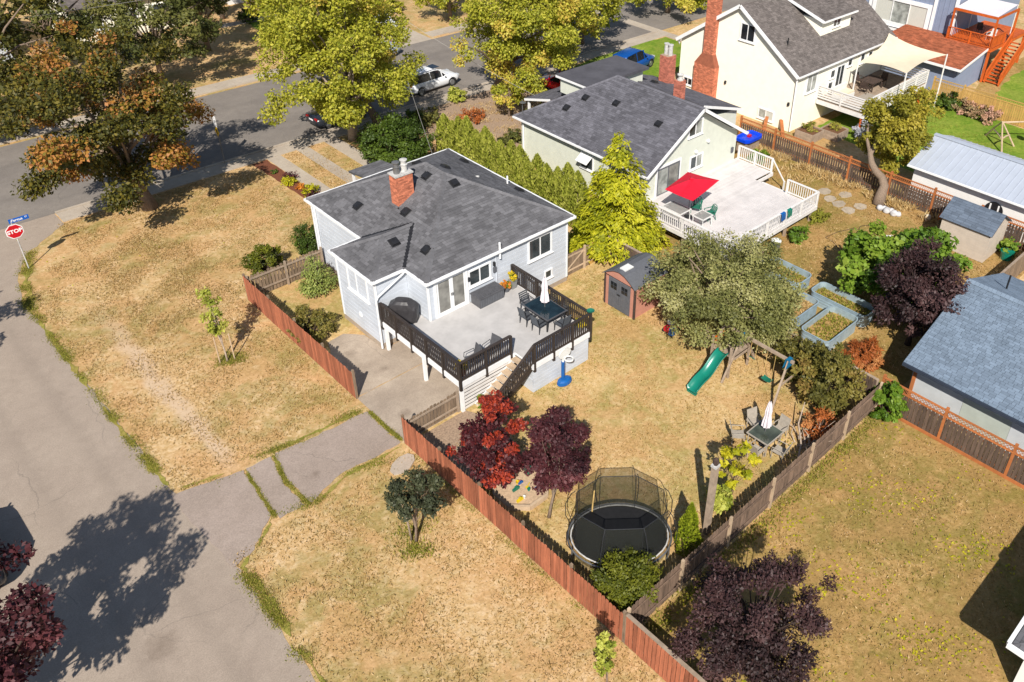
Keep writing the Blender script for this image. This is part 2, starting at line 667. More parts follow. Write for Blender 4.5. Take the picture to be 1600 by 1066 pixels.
M('orange_wood', C(206, 96, 34, .72), 0.6, 0.14, 3, rnd=.1)
M('dark_rail', C(62, 54, 50, .75), 0.55, 0.15, 3, rnd=.12)
M('deck_vinyl', C(212, 208, 205, .64), 0.6, 0.08, 1.3)
M('deck_white', C(226, 220, 218, .72), 0.7, 0.07, 1.2, rnd=.05)
M('black_cover', C(58, 56, 58, .8), 0.45, 0.2, 4, bump=.4, bscale=6)
M('grey_plastic', C(90, 90, 94, .75), 0.6, 0.12, 6)
M('black_metal', (0.022, 0.023, 0.026), 0.4, 0.1, 8)
M('dark_sling', C(84, 88, 94, .7), 0.7, 0.1, 8)
M('beige_sling', C(176, 166, 152, .7), 0.8, 0.1, 8)
M('steel', C(150, 150, 150, .7), 0.4, 0.1, 6, metal=.6)
M('umbrella_white', C(236, 228, 232, .74), 0.85, 0.06, 8)
M('umbrella_red', C(226, 20, 52, .72), 0.75, 0.05, 4)
M('sail_cream', C(244, 226, 196, .74), 0.85, 0.04, 2)
M('stucco_green', C(228, 231, 216, .72), 0.85, 0.04, 2, bump=.15, bscale=40)
M('stucco_yellow', C(255, 250, 232, .84), 0.85, 0.03, 2, bump=.12, bscale=40)
M('blue_siding', C(148, 160, 186, .70), 0.7, 0.05, 2, rnd=.04)
M('metal_roof', C(206, 214, 228, .66), 0.42, 0.04, 1, metal=.15)
M('white_wall', C(246, 244, 240, .74), 0.8, 0.03, 2)
M('pale_panel', C(206, 210, 208, .70), 0.85, 0.08, 1.2, rnd=.10)
M('fascia_dark', C(58, 66, 80, .7), 0.5, 0.1, 3)
M('tan_vinyl', C(216, 202, 186, .68), 0.7, 0.05, 3, rnd=.03)
M('rose_plastic', C(204, 144, 124, .72), 0.7, 0.06, 3)
M('shed_grey', C(104, 106, 112, .7), 0.7, 0.08, 5)
M('soil', C(120, 84, 58, .7), 0.95, 0.25, 9, bump=.8, bscale=25)
M('mulch', C(128, 76, 52, .68), 0.95, 0.3, 14, bump=1.0, bscale=35)
M('gravel', C(176, 150, 126, .66), 0.95, 0.25, 12, bump=.8, bscale=30)
M('sand', C(208, 178, 146, .7), 0.95, 0.15, 9, bump=.6, bscale=25)
M('bark', C(150, 130, 112, .64), 0.95, 0.25, 6, bump=.7, bscale=18, stretch=(4, 4, 1))
M('bark_pale', C(196, 176, 156, .62), 0.9, 0.2, 6, bump=.4, bscale=20)
M('bark_dark', C(82, 66, 58, .65), 0.95, 0.25, 6, bump=.6, bscale=18)
M('terracotta', C(150, 92, 66, .7), 0.85, 0.12, 6)
M('planter_grey', C(150, 150, 148, .65), 0.8, 0.1, 5)
M('wire', C(170, 165, 160, .6), 0.6, 0.05, 3)
M('teal_plastic', C(20, 128, 108, .72), 0.28, 0.08, 2, spec=.6)
M('blue_plastic', C(20, 96, 170, .72), 0.35, 0.08, 3, spec=.5)
M('bracket_blue', C(28, 118, 160, .72), 0.5, 0.08, 3)
M('red_plastic', C(206, 30, 48, .72), 0.35, 0.08, 3, spec=.5)
M('green_plastic', C(40, 120, 98, .7), 0.4, 0.08, 3)
M('yellow_plastic', C(226, 196, 40, .72), 0.4, 0.08, 3)
M('orange_plastic', C(230, 110, 30, .72), 0.4, 0.08, 3)
M('white_plastic', C(238, 238, 234, .74), 0.45, 0.05, 3)
M('flag_stone', C(190, 174, 152, .68), 0.9, 0.12, 3, rnd=.1)
M('white_stone', C(206, 204, 204, .68), 0.8, 0.3, 4)
M('black_net_pad', (0.009, 0.009, 0.010), 0.7, 0.2, 6)
M('tyre', (0.018, 0.018, 0.018), 0.8, 0.2, 6)
M('rim', C(176, 178, 180, .7), 0.35, 0.1, 6, metal=.7)
M('white_paint', C(244, 246, 250, .80), 0.22, 0.02, 1, spec=.6)
M('red_paint', C(220, 14, 26, .7), 0.22, 0.05, 1, spec=.6)
M('blue_paint', C(14, 80, 160, .7), 0.22, 0.05, 1, spec=.6)
M('dark_paint', C(44, 48, 56, .7), 0.22, 0.05, 1, spec=.6)
M('silver_paint', C(170, 180, 192, .7), 0.25, 0.05, 1, spec=.6)
M('lamp_red', C(180, 16, 20, .7), 0.25, 0.05, 3)
M('lamp_clear', C(210, 214, 218, .7), 0.2, 0.05, 3)
M('sign_red', C(206, 16, 36, .75), 0.5, 0.04, 3)
M('sign_blue', C(20, 96, 190, .75), 0.5, 0.04, 3)
M('sign_white', C(244, 244, 244, .8), 0.5, 0.03, 3)
M('sign_yellow', C(244, 196, 10, .78), 0.5, 0.04, 3)
M('iron_lid', C(110, 70, 56, .6), 0.7, 0.2, 6)
M('old_gold_straw', C(226, 190, 120, .7), 0.95, 0.2, 6)
M('rust_pile', C(196, 110, 56, .7), 0.95, 0.3, 6)
M('curtain', C(216, 216, 206, .7), 0.9, 0.06, 6, stretch=(9, 9, .4))
glass('glass')
glass('glass_door', (0.16, 0.155, 0.14), 0.08)
glass('glass_dark', (0.012, 0.014, 0.017), 0.08)
glass('glass_blind', (0.26, 0.27, 0.25), 0.15)
glass('table_glass', (0.010, 0.020, 0.026), 0.07)
glass('table_glass_green', (0.055, 0.065, 0.05), 0.10)
netmat('net', (0.018, 0.020, 0.014), 0.5)
netmat('clear_top', (0.35, 0.35, 0.33), 0.55)
leafmat('lf_grass', [C(128, 108, 56), C(176, 144, 86), C(208, 174, 118), C(230, 202, 154)], .3, .8, .1)
leafmat('lf_weed', [C(110, 118, 40), C(146, 150, 56), C(178, 172, 76), C(196, 176, 100)], .35, .8, .1)
leafmat('lf_straw', [C(196, 160, 100), C(222, 190, 130), C(238, 214, 164)], .3, .8, .1)

# ---------------------------------------------------------------- ground
g = struct(MB().add([(-250, -250, 0), (350, -250, 0), (350, 350, 0), (-250, 350, 0)], [(0, 1, 2, 3)]).build('ground', 'dry_lawn'))


def ragged(pts, step, amp, seed):
    rng = random.Random(seed)
    out = []
    for (x0, y0), (x1, y1) in zip(pts[:-1], pts[1:]):
        n = max(1, int(math.hypot(x1 - x0, y1 - y0) / step))
        for i in range(n):
            t = i / n
            a = amp if i else amp * 0.4
            out.append((x0 + (x1 - x0) * t + rng.uniform(-a, a), y0 + (y1 - y0) * t + rng.uniform(-a, a)))
    out.append(pts[-1])
    return out


def sheet(name, poly, z, mat, parent=None, kind='structure'):
    o = MB().add([(x, y, z) for x, y in poly], [tuple(range(len(poly)))]).build(name, mat, parent)
    if parent is None:
        o['kind'] = kind
    return o


sheet('lawn', [(13.2, 11.1), (29.6, 11.1), (29.6, 52.4), (13.2, 37.8)], 0.003, 'back_lawn')
sheet('lawn', [(13.5, -12), (29.8, -12), (29.8, 11.0), (13.5, 11.0)], 0.003, 'weedy_lawn')
sheet('lawn', [(29.7, 11.0), (48.4, 11.0), (48.4, 42.0), (31.0, 42.0)], 0.003, 'weedy_lawn')
sheet('lawn', ragged([(52.0, 13.5), (66.8, 13.5), (66.8, 30.5), (55.0, 30.5), (53.5, 24), (52.0, 13.5)], .6, .12, 3), 0.004, 'green_lawn')
sheet('lawn', [(67.2, 10), (110, 10), (110, 27.0), (74.0, 26.2), (67.2, 24.5)], 0.004, 'weedy_lawn')
sheet('lawn', ragged([(68.5, 12), (100, 12), (100, 24.6), (78, 25), (72, 24), (68.5, 22.5), (68.5, 12)], .6, .15, 4), 0.008, 'green_lawn')
sheet('lawn', ragged([(50, 45.5), (61.5, 45), (62.3, 52.3), (55, 53), (49.8, 52), (50, 45.5)], .6, .15, 4), 0.006, 'green_lawn')
sheet('lawn', ragged([(33.5, 76.0), (39, 75.2), (39.5, 80.5), (34.2, 81.2), (33.5, 76)], .6, .2, 5), 0.006, 'green_lawn')

re = ragged([(5.15, -40), (5.2, 17), (5.3, 20), (5.35, 22.8), (6.0, 23.1), (6.2, 25.3), (5.2, 27.5), (5.05, 33), (4.95, 38.5), (4.9, 43.2), (4.75, 44.9), (5.2, 47.6), (6.4, 50.2), (8.9, 52.2)], .35, .07, 11)
sheet('road', [(-5.5, -40)] + re + [(8.9, 54.05), (-14, 54.05), (-9, 52.0), (-6, 48)], 0.006, 'side_asphalt')
sheet('road', [(-120, 53.9), (200, 53.9), (200, 66.0), (-120, 66.0)], 0.010, 'street_asphalt')
# pavement and kerbs: slabs with joints
for nm, x0, x1, y0, y1, skip in (('pavement', 8.95, 62, 52.45, 53.75, ()), ('pavement', -40, 62, 66.55, 68.0, ((40.2, 44.8),))):
    root = struct(thing(nm, 'x', 'x', (x0, y0, 0)))
    del root['label'], root['category']
    x = x0
    while x < x1:
        if not any(a - 1 < x < b for a, b in skip):
            h = .055 + random.Random(x).uniform(-.008, .008)
            piece('slab', 'concrete', root, (x + .735, (y0 + y1) / 2, h / 2), (1.455, y1 - y0, h))
        x += 1.47
    kb = MB()
    x = x0
    ky = y1 + .1 if y1 < 60 else y0 - .1
    while x < x1:
        if not any(a - 1 < x < b for a, b in skip):
            kb.box(x, ky - .085, 0, x + 2.97, ky + .085, .115)
        x += 3.0
    kb.build('kerb', 'concrete', root)
# driveway of broken slabs between the side road and the deck
dr = struct(thing('driveway', 'x', 'x', (9, 25, 0)))
del dr['label'], dr['category']
for poly, mt in (([(4.95, 27.55), (6.4, 27.15), (7.62, 26.85), (7.36, 24.05), (6.15, 22.95), (5.25, 22.7)], 'drive_asphalt'),
                 ([(7.74, 26.85), (8.78, 26.8), (8.44, 25.2), (8.5, 23.55), (7.52, 23.6), (7.48, 24.1)], 'drive_asphalt'),
                 ([(8.98, 26.85), (10.5, 26.62), (12.6, 26.5), (13.05, 26.45), (12.98, 25.0), (13.05, 23.85), (11.6, 23.9), (10.5, 24.05), (9.4, 23.75), (8.76, 23.5), (8.62, 25.2)], 'drive_asphalt'),
                 ([(13.2, 27.5), (22.3, 27.5), (22.3, 23.75), (13.2, 23.75)], 'pad_concrete')):
    p2 = poly if mt == 'pad_concrete' else ragged(poly + poly[:1], .22, .05, len(poly))[:-1]
    MB().prism(p2, 0.0, 0.02).build('slab', mt, dr)
yp = struct(thing('patio', 'x', 'x', (14.6, 29, 0)))
del yp['label'], yp['category']
MB().prism(ragged([(13.35, 27.55), (16.0, 27.55), (17.7, 27.55), (17.7, 29.7), (16.0, 29.7), (15.9, 31.2), (15.2, 32.0), (14.3, 31.9), (13.5, 30.0), (13.35, 27.55)], .5, .04, 2)[:-1], 0, 0.024).build('slab', 'pad_concrete', yp)
sheet('path', [(13.4, 19.6), (16.3, 19.8), (16.9, 22.2), (16.2, 23.6), (13.4, 23.6)], 0.008, 'gravel')
# front driveway strips and mulch bed
st = struct(thing('driveway_strips', 'x', 'x', (23, 49, 0)))
del st['label'], st['category']
for x0, x1 in ((21.6, 22.55), (23.75, 24.6), (25.85, 26.9)):
    for k in range(9):
        y = 52.43 - k * 1.5
        if y - 1.5 > 39:
            piece('slab', 'concrete', st, ((x0 + x1) / 2, y - .74, .014), (x1 - x0, 1.47, .03))
sheet('flower_bed', ragged([(20.5, 52.4), (20.75, 45), (20.9, 40.2), (21.5, 40.2), (21.55, 52.4), (20.5, 52.4)], .4, .05, 9)[:-1], 0.010, 'mulch')
sheet('driveway', [(40.6, 66.0), (44.8, 66.0), (45.3, 77), (40.9, 77)], 0.016, 'concrete')
sheet('driveway', [(43.8, 42), (49.8, 42), (49.8, 54.0), (43.4, 54.0)], 0.014, 'street_asphalt')
sheet('path', [(62.3, 48.0), (63.4, 48.0), (63.8, 66), (62.6, 66)], 0.014, 'concrete')
sheet('path', [(31.5, 81.4), (37.8, 81.0), (38, 82.1), (31.6, 82.5)], 0.014, 'concrete')
sheet('path', [(31.6, 53.0), (33.4, 53.0), (33.2, 46), (31.9, 46.0)], 0.010, 'gravel')
sheet('flower_bed', ragged([(32.2, 52.4), (43.2, 52.4), (43.2, 42.3), (32.2, 42.3), (32.2, 52.4)], .6, .1, 8)[:-1], 0.008, 'gravel')
MB().prism([(42.4 + .42 * math.cos(k * .4488), 67.25 + .42 * math.sin(k * .4488)) for k in range(14)], .01, .068).build('manhole_cover', 'iron_lid')
tag(bpy.data.objects['manhole_cover'], 'round rusty manhole cover set in the concrete driveway apron', 'manhole cover')


# ---------------------------------------------------------------- grass
def blades(name, rects, n, L, mat, seed, excl=(), band=None):
    rng = np.random.default_rng(seed)
    ar = np.array([(b - a) * (d - c) for a, b, c, d in rects])
    k = rng.choice(len(rects), n, p=ar / ar.sum())
    r = np.array(rects)[k]
    x = r[:, 0] + (r[:, 1] - r[:, 0]) * rng.random(n)
    y = r[:, 2] + (r[:, 3] - r[:, 2]) * rng.random(n)
    keep = np.ones(n, bool)
    for a, b, c, d in excl:
        keep &= ~((x > a) & (x < b) & (y > c) & (y < d))
    x, y = x[keep], y[keep]
    # patchy density
    f = np.sin(x * 1.7 + np.sin(y * 1.1) * 1.3) + np.sin(y * 2.3 + np.sin(x * .9) * 1.7) + rng.normal(size=len(x)) * .9
    kk = f > -.5
    x, y = x[kk], y[kk]
    m = len(x)
    s = L * (.5 + rng.random(m))
    D = np.stack([rng.normal(size=m) * .8, rng.normal(size=m) * .8, .35 + .5 * rng.random(m)], 1)
    D /= np.linalg.norm(D, axis=1, keepdims=True)
    P = np.stack([x, y, np.zeros(m)], 1) + D * s[:, None] * .45
    P[:, 2] = np.maximum(P[:, 2], .01)
    Nv = unit(rng, m)
    o = leafmesh(name, P, D, Nv, s, s * .26, rng.random(m), mat)
    o['kind'] = 'stuff'
    return o


DRV = (5, 13.2, 23.2, 27.4)
SB = (13.9, 16.3, 17.3, 19.7)
blades('dry_grass', [(5.3, 13.1, 8, 48), (8.5, 20.4, 38.2, 52.3)], 120000, .10, 'lf_grass', 1, [DRV, (13, 17.8, 38, 38.6), (5, 6.6, 46, 53)])
blades('dry_grass', [(13.4, 29.5, 11.2, 28), (13.4, 17.6, 32.2, 37.6), (22.6, 25.8, 40, 52.3), (26.9, 31, 40, 52.3)], 80000, .10, 'lf_grass', 2, [(13.2, 22.8, 22.2, 38), (26.5, 28.9, 23, 25.3), SB])
blades('dry_grass', [(13.6, 29.5, -1, 10.9), (30, 48, 11.5, 22), (32, 48, 11, 28)], 60000, .105, 'lf_grass', 3, [(31, 36, 14.5, 21.5), (33.4, 44, 22.4, 30)])
# weedy green fringes
def strip(pts, w, seed):
    rng = random.Random(seed)
    L_, R_ = [], []
    rp = ragged(pts, .16, .035, seed)
    for i, (x, y) in enumerate(rp):
        a, b = rp[max(i - 1, 0)], rp[min(i + 1, len(rp) - 1)]
        dx, dy = b[0] - a[0], b[1] - a[1]
        l = math.hypot(dx, dy) or 1
        k = math.sin(math.pi * min(1, i / 3, (len(rp) - 1 - i) / 3) / 2) if 0 < i < len(rp) - 1 else .15
        k *= .25 + .75 * (.5 + .5 * math.sin(i * .9 + seed)) if w > .1 else 1
        wl, wr = w * k * rng.uniform(.2, 1.1), w * k * rng.uniform(.2, 1.1)
        L_.append((x - dy / l * wl, y + dx / l * wl))
        R_.append((x + dy / l * wr, y - dx / l * wr))
    V = [(x, y, .024) for x, y in L_] + [(x, y, .024) for x, y in R_]
    n = len(L_)
    o = MB().add(V, [(i, n + i, n + i + 1, i + 1) for i in range(n - 1)]).build('grass_verge', 'verge_green')
    o['kind'] = 'structure'
    pl_ = [((a[0] + b[0]) / 2, (a[1] + b[1]) / 2) for a, b in zip(L_, R_)]
    fringe(pl_, int(900 * len(pl_) * .16 * max(.5, w * 4)), w * .45, .07, seed)


STRIPS = [([(5.35, 16.2), (5.4, 18.2)], .12), ([(5.4, 18.8), (5.5, 21), (5.5, 22.5), (5.9, 22.8)], .22), ([(5.15, 28.1), (5.05, 30.5)], .26), ([(5.5, 27.6), (7.0, 27.2)], .17), ([(5.0, 31.2), (4.95, 34.5)], .2), ([(4.92, 36), (4.9, 39.5), (4.9, 43)], .17), ([(5.2, 45), (5.5, 47.2), (6.3, 49.0)], .28),
          ([(7.68, 26.85), (7.5, 25.2), (7.42, 24.05)], .07), ([(8.88, 26.8), (8.55, 25.2), (8.63, 23.4)], .085), ([(13.12, 26.4), (13.1, 25.0), (13.15, 23.85)], .07), ([(8.9, 27.05), (10.5, 26.85), (12.9, 26.65)], .17), ([(8.8, 23.3), (10.4, 23.8), (12.9, 23.65)], .14), ([(7.3, 23.85), (6.3, 22.95)], .09)]
rngw = np.random.default_rng(7)


def fringe(pts, n, wd, L, seed, mat='lf_weed', name='weeds'):
    rng = np.random.default_rng(seed)
    pts = np.array(pts, float)
    seg = rng.integers(0, len(pts) - 1, n)
    t = rng.random(n)[:, None]
    p = pts[seg] * (1 - t) + pts[seg + 1] * t
    p = p + rng.normal(size=(n, 2)) * wd
    f = np.sin(p[:, 0] * 2.1 + p[:, 1] * 3.3) + np.sin(p[:, 1] * 1.3) + rng.normal(size=n) * .5
    p = p[f > -.2]
    n = len(p)
    s = L * (.5 + rng.random(n))
    D = np.stack([rng.normal(size=n) * .6, rng.normal(size=n) * .6, .4 + .6 * rng.random(n)], 1)
    D /= np.linalg.norm(D, axis=1, keepdims=True)
    P = np.concatenate([p, np.zeros((n, 1))], 1) + D * s[:, None] * .45
    P[:, 2] = np.maximum(P[:, 2], .012)
    o = leafmesh(name, P, D, unit(rng, n), s, s * (.1 if mat == 'lf_straw' else .22), rng.random(n), mat)
    o['kind'] = 'stuff'
    return o


fringe([(5.25, 17), (5.4, 20), (5.45, 22.4), (5.6, 22.9)], 9000, .15, .085, 21)
fringe([(5.1, 28.0), (5.1, 33), (5.0, 38.5), (5.0, 43.2), (4.9, 44.9), (5.4, 47.6), (6.6, 50.2)], 13000, .17, .085, 22)
fringe([(7.68, 26.8), (7.45, 24.1), (7.4, 23.7)], 2600, .05, .07, 23)
fringe([(8.88, 26.7), (8.55, 25.2), (8.63, 23.5)], 3600, .06, .07, 24)
fringe([(13.1, 26.3), (13.1, 25.0), (13.14, 23.9)], 3200, .05, .08, 25)
fringe([(6.5, 27.3), (9, 27.05), (12.8, 26.75)], 5000, .18, .08, 26)
fringe([(7.2, 23.5), (9.6, 23.5), (13, 23.4)], 5000, .2, .08, 27)
fringe([(13.0, 12), (13.0, 23.4)], 3000, .10, .08, 28)
fringe([(16.5, 22.2), (19, 22.1), (23.2, 22.1), (23.2, 27)], 3500, .35, .08, 29)
fringe([(48.2, 32), (48.0, 26), (47.9, 21), (47.9, 16)], 9000, .3, .42, 30, 'lf_straw', 'tall_dry_grass')
fringe([(46.6, 30.4), (46.2, 26)], 1600, .5, .35, 31, 'lf_straw', 'tall_dry_grass')
fringe([(13.9, 10.7), (21, 10.75), (29, 10.7)], 3000, .2, .14, 32)
fringe([(14, 9), (20, 5), (28, 8), (22, 9)], 1800, 1.4, .12, 33)
fringe([(10.1, 33.7), (10.5, 33.6), (10.2, 34.0)], 2600, .34, .1, 34)
fringe([(10.4, 18.8), (10.8, 19.2), (10.5, 19.5)], 3200, .34, .13, 35)
fringe([(53, 20), (60, 22), (65, 26), (58, 25), (62, 18)], 9000, 1.6, .1, 36)
fringe([(24, 48), (23.2, 44), (23.2, 50)], 1500, .35, .12, 37, 'lf_straw', 'tall_dry_grass')
fringe([(33, 51), (36, 47), (40, 50), (42, 46), (35, 44)], 4000, 1.2, .3, 38, 'lf_straw', 'tall_dry_grass')


for i_, (pp_, w_) in enumerate(STRIPS):
    strip(pp_, w_, 300 + i_)


# ---------------------------------------------------------------- building helpers
def roof_plane(root, poly, mat, under=None, thick=.09, tab=(.34, .15), seed=0, roofpart=None):
    P = [Vector(p) for p in poly]
    n = (P[1] - P[0]).cross(P[2] - P[0])
    if n.z < 0:
        n = -n
    n.normalize()
    u = Vector((0, 0, 1)).cross(n).normalized()
    v = n.cross(u)
    o = P[0]
    q = [((p - o).dot(u), (p - o).dot(v)) for p in P]
    if roofpart is None:
        roofpart = MB().ext(P, -n * thick).build('roof', under or mat, root)
    rng = random.Random(seed + int(P[0].x * 7))
    vmin, vmax = min(b for a, b in q), max(b for a, b in q)

    def rng_u(vv):
        xs = []
        for (a0, b0), (a1, b1) in zip(q, q[1:] + q[:1]):
            if (b0 - vv) * (b1 - vv) <= 0 and abs(b1 - b0) > 1e-9:
                xs.append(a0 + (a1 - a0) * (vv - b0) / (b1 - b0))
        return (min(xs), max(xs)) if xs else None
    V, F, T = [], [], []
    tw, e = tab
    vv = vmin - .02
    while vv < vmax - .02:
        a = rng_u(max(vv, vmin + 1e-4))
        b = rng_u(min(vv + e, vmax - 1e-4))
        if a and b:
            uu = min(a[0], b[0]) - rng.uniform(0, tw)
            end = max(a[1], b[1])
            while uu < end:
                wdt = tw * rng.uniform(.6, 1.35)
                l0, l1 = max(uu, a[0]), min(uu + wdt - .012, a[1])
                t0, t1 = max(uu, b[0]), min(uu + wdt - .012, b[1])
                if l1 > l0 or t1 > t0:
                    l1, t1 = max(l0, l1), max(t0, t1)
                    if l1 - l0 < 1e-3:
                        l0 = l1 = max(min(l0, a[1]), a[0])
                    if t1 - t0 < 1e-3:
                        t0 = t1 = max(min(t0, b[1]), b[0])
                    lift = rng.uniform(.014, .026)
                    k = len(V)
                    top = min(vv + e * 1.02, vmax)
                    for x, y, z in ((l0, vv, lift), (l1, vv, lift), (t1, top, .005), (t0, top, .005), (l0, vv, .001), (l1, vv, .001)):
                        V.append(tuple(o + u * x + v * y + n * z))
                    F += [(k, k + 1, k + 2, k + 3), (k + 4, k + 5, k + 1, k)]
                    T += [rng.random()] * 6
                uu += wdt
        vv += e
    me = bpy.data.meshes.new('shingles')
    me.from_pydata(V, [], F)
    at = me.attributes.new('tone', 'FLOAT', 'POINT')
    at.data.foreach_set('value', T)
    me.update()
    mobj('shingles', me, mat, roofpart, 'stuff')
    return roofpart


def caps(root, lines, mat, w=.26, seed=0):
    for ln in lines:
        _cap(root, [ln], mat, w, seed)


def _cap(root, lines, mat, w=.26, seed=0):
    rng = random.Random(seed)
    V, F, T = [], [], []
    for p, q in lines:
        p, q = Vector(p), Vector(q)
        d = (q - p)
        n = max(1, int(d.length / .2))
        d.normalize()
        a = d.cross(Vector((0, 0, 1))).normalized() * w / 2
        for i in range(n):
            p0, p1 = p.lerp(q, i / n), p.lerp(q, (i + 1.15) / n)
            k = len(V)
            dz = Vector((0, 0, .055))
            dn = Vector((0, 0, -.035))
            for b, z in ((p0, .02), (p1, .0)):
                zz = Vector((0, 0, z))
                V += [tuple(b + a + dn + zz), tuple(b + dz + zz), tuple(b - a + dn + zz)]
            F += [(k, k + 1, k + 4, k + 3), (k + 1, k + 2, k + 5, k + 4)]
            T += [.45 + .5 * rng.random()] * 6
    me = bpy.data.meshes.new('ridge_cap')
    me.from_pydata(V, [], F)
    at = me.attributes.new('tone', 'FLOAT', 'POINT')
    at.data.foreach_set('value', T)
    me.update()
    return mobj('ridge_cap', me, mat, root)


def bricks(root, x0, x1, y0, y1, z0, z1, mat, seed=0, name='stack', taper=None):
    core = MB().box(x0 + .012, y0 + .012, z0, x1 - .012, y1 - .012, z1).build(name, 'mortar', root)
    rng = random.Random(seed)
    V, F, T = [], [], []
    z, row = z0, 0
    bl, bh, j = .21, .068, .010
    while z + bh < z1 + .02:
        for ax in (0, 1):
            a0, a1 = (x0, x1) if ax == 0 else (y0, y1)
            for side in (0, 1):
                t = a0 - (bl / 2 if row % 2 else 0)
                while t < a1:
                    s0, s1 = max(t, a0) + j / 2, min(t + bl, a1) - j / 2
                    if s1 - s0 > .03:
                        m = MB()
                        o = rng.uniform(-.003, .004)
                        if ax == 0:
                            m.box(s0, y0 - o if side == 0 else y1 - .05, z, s1, y0 + .05 if side == 0 else y1 + o, z + bh)
                        else:
                            m.box(x0 - o if side == 0 else x1 - .05, s0, z, x0 + .05 if side == 0 else x1 + o, s1, z + bh)
                        k = len(V)
                        V += m.v
                        F += [tuple(i + k for i in q) for q in m.f]
                        T += [rng.random()] * 8
                    t += bl
        z += bh + j
        row += 1
    me = bpy.data.meshes.new('bricks')
    me.from_pydata(V, [], F)
    at = me.attributes.new('tone', 'FLOAT', 'POINT')
    at.data.foreach_set('value', T)
    me.update()
    mobj('bricks', me, mat, core, 'stuff')
    return core


def window(root, o, u, n, w, h, lights=2, mat='glass', frame='white_trim', fw=.075, dep=.06, name='window', split=None, sill=True):
    """o: lower corner on the wall face, u: along the wall, n: outwards"""
    o, u, n = Vector(o), Vector(u), Vector(n)
    z = Vector((0, 0, 1))

    def bar(m, a, b, c, d, d0, d1):
        m.hexa([o + u * a + z * c + n * d0, o + u * b + z * c + n * d0, o + u * b + z * c + n * d1, o + u * a + z * c + n * d1,
                o + u * a + z * d + n * d0, o + u * b + z * d + n * d0, o + u * b + z * d + n * d1, o + u * a + z * d + n * d1])
    m = MB()
    bar(m, -fw, w + fw, -fw, 0, -.02, dep)
    bar(m, -fw, w + fw, h, h + fw, -.02, dep)
    bar(m, -fw, 0, 0, h, -.02, dep - .002)
    bar(m, w, w + fw, 0, h, -.02, dep - .002)
    xs = [0] + (split if split else [w * k / lights for k in range(1, lights)]) + [w]
    for x in xs[1:-1]:
        bar(m, x - .03, x + .03, 0, h, -.02, dep - .012)
    if sill:
        bar(m, -fw - .05, w + fw + .05, -fw - .05, -fw, -.01, dep + .05)
    wo = m.build(name, frame, root)
    for a, b in zip(xs[:-1], xs[1:]):
        pm = MB()
        bar(pm, a + .028, b - .028, .0, h, .0, .022)
        pm.build('pane', mat if isinstance(mat, str) else mat[xs.index(a) % len(mat)], wo)
    return wo


def siding(root, p0, p1, n, z0, z1, mat='siding', e=.25, name='siding_board', skip=()):
    p0, p1, n = Vector(p0), Vector(p1), Vector(n)
    d = (p1 - p0)
    L = d.length
    ang = math.atan2(d.y, d.x)
    z = z0
    while z < z1 - .05:
        h = min(e, z1 - z)
        c = (p0 + p1) / 2 + n * .012
        tilt = .024
        s = Vector((-math.sin(ang), math.cos(ang), 0)).dot(n)
        piece(name, mat, root, (c.x, c.y, z + h / 2), (L, .016, h + .012), (tilt * (1 if s > 0 else -1) * -1, 0, ang))
        z += h


def gutter(root, p, q, mat='white_trim'):
    MB().beam(p, q, .11, .12).build('gutter', mat, root)


def vent(root, p, nrm, mat='black_vent'):
    p, nrm = Vector(p), Vector(nrm).normalized()
    u = Vector((0, 0, 1)).cross(nrm).normalized()
    v = nrm.cross(u)
    m = MB()

    def hx(a, b, c, d):
        m.hexa([p - u * a - v * b + nrm * c, p + u * a - v * b + nrm * c, p + u * a + v * b + nrm * c, p - u * a + v * b + nrm * c,
                p - u * a * .86 - v * b * .9 + nrm * d, p + u * a * .86 - v * b * .9 + nrm * d, p + u * a * .86 + v * b * .75 + nrm * d, p - u * a * .86 + v * b * .75 + nrm * d])
    hx(.27, .27, 0, .03)
    hx(.2, .2, .03, .15)
    m.build('roof_vent', mat, root)


def board(mat, root, c, size, rot):
    key = mat + '_dogear'
    if key not in _UB:
        h = .5
        pr = [(-h, -h), (h, -h), (h, .465), (.28, h), (-.28, h), (-h, .465)]
        _UB[key] = MB().ext([(x, -h, z) for x, z in pr], (0, 1, 0))
        me = bpy.data.meshes.new('board_' + mat)
        me.from_pydata(_UB[key].v, [], _UB[key].f)
        me.materials.append(MATS[mat])
        _UB[key] = me
    o = bpy.data.objects.new('board', _UB[key])
    COL.objects.link(o)
    o.location, o.scale, o.rotation_euler = c, size, rot
    o.parent = root
    o.matrix_parent_inverse = WM(root).inverted()
    return o


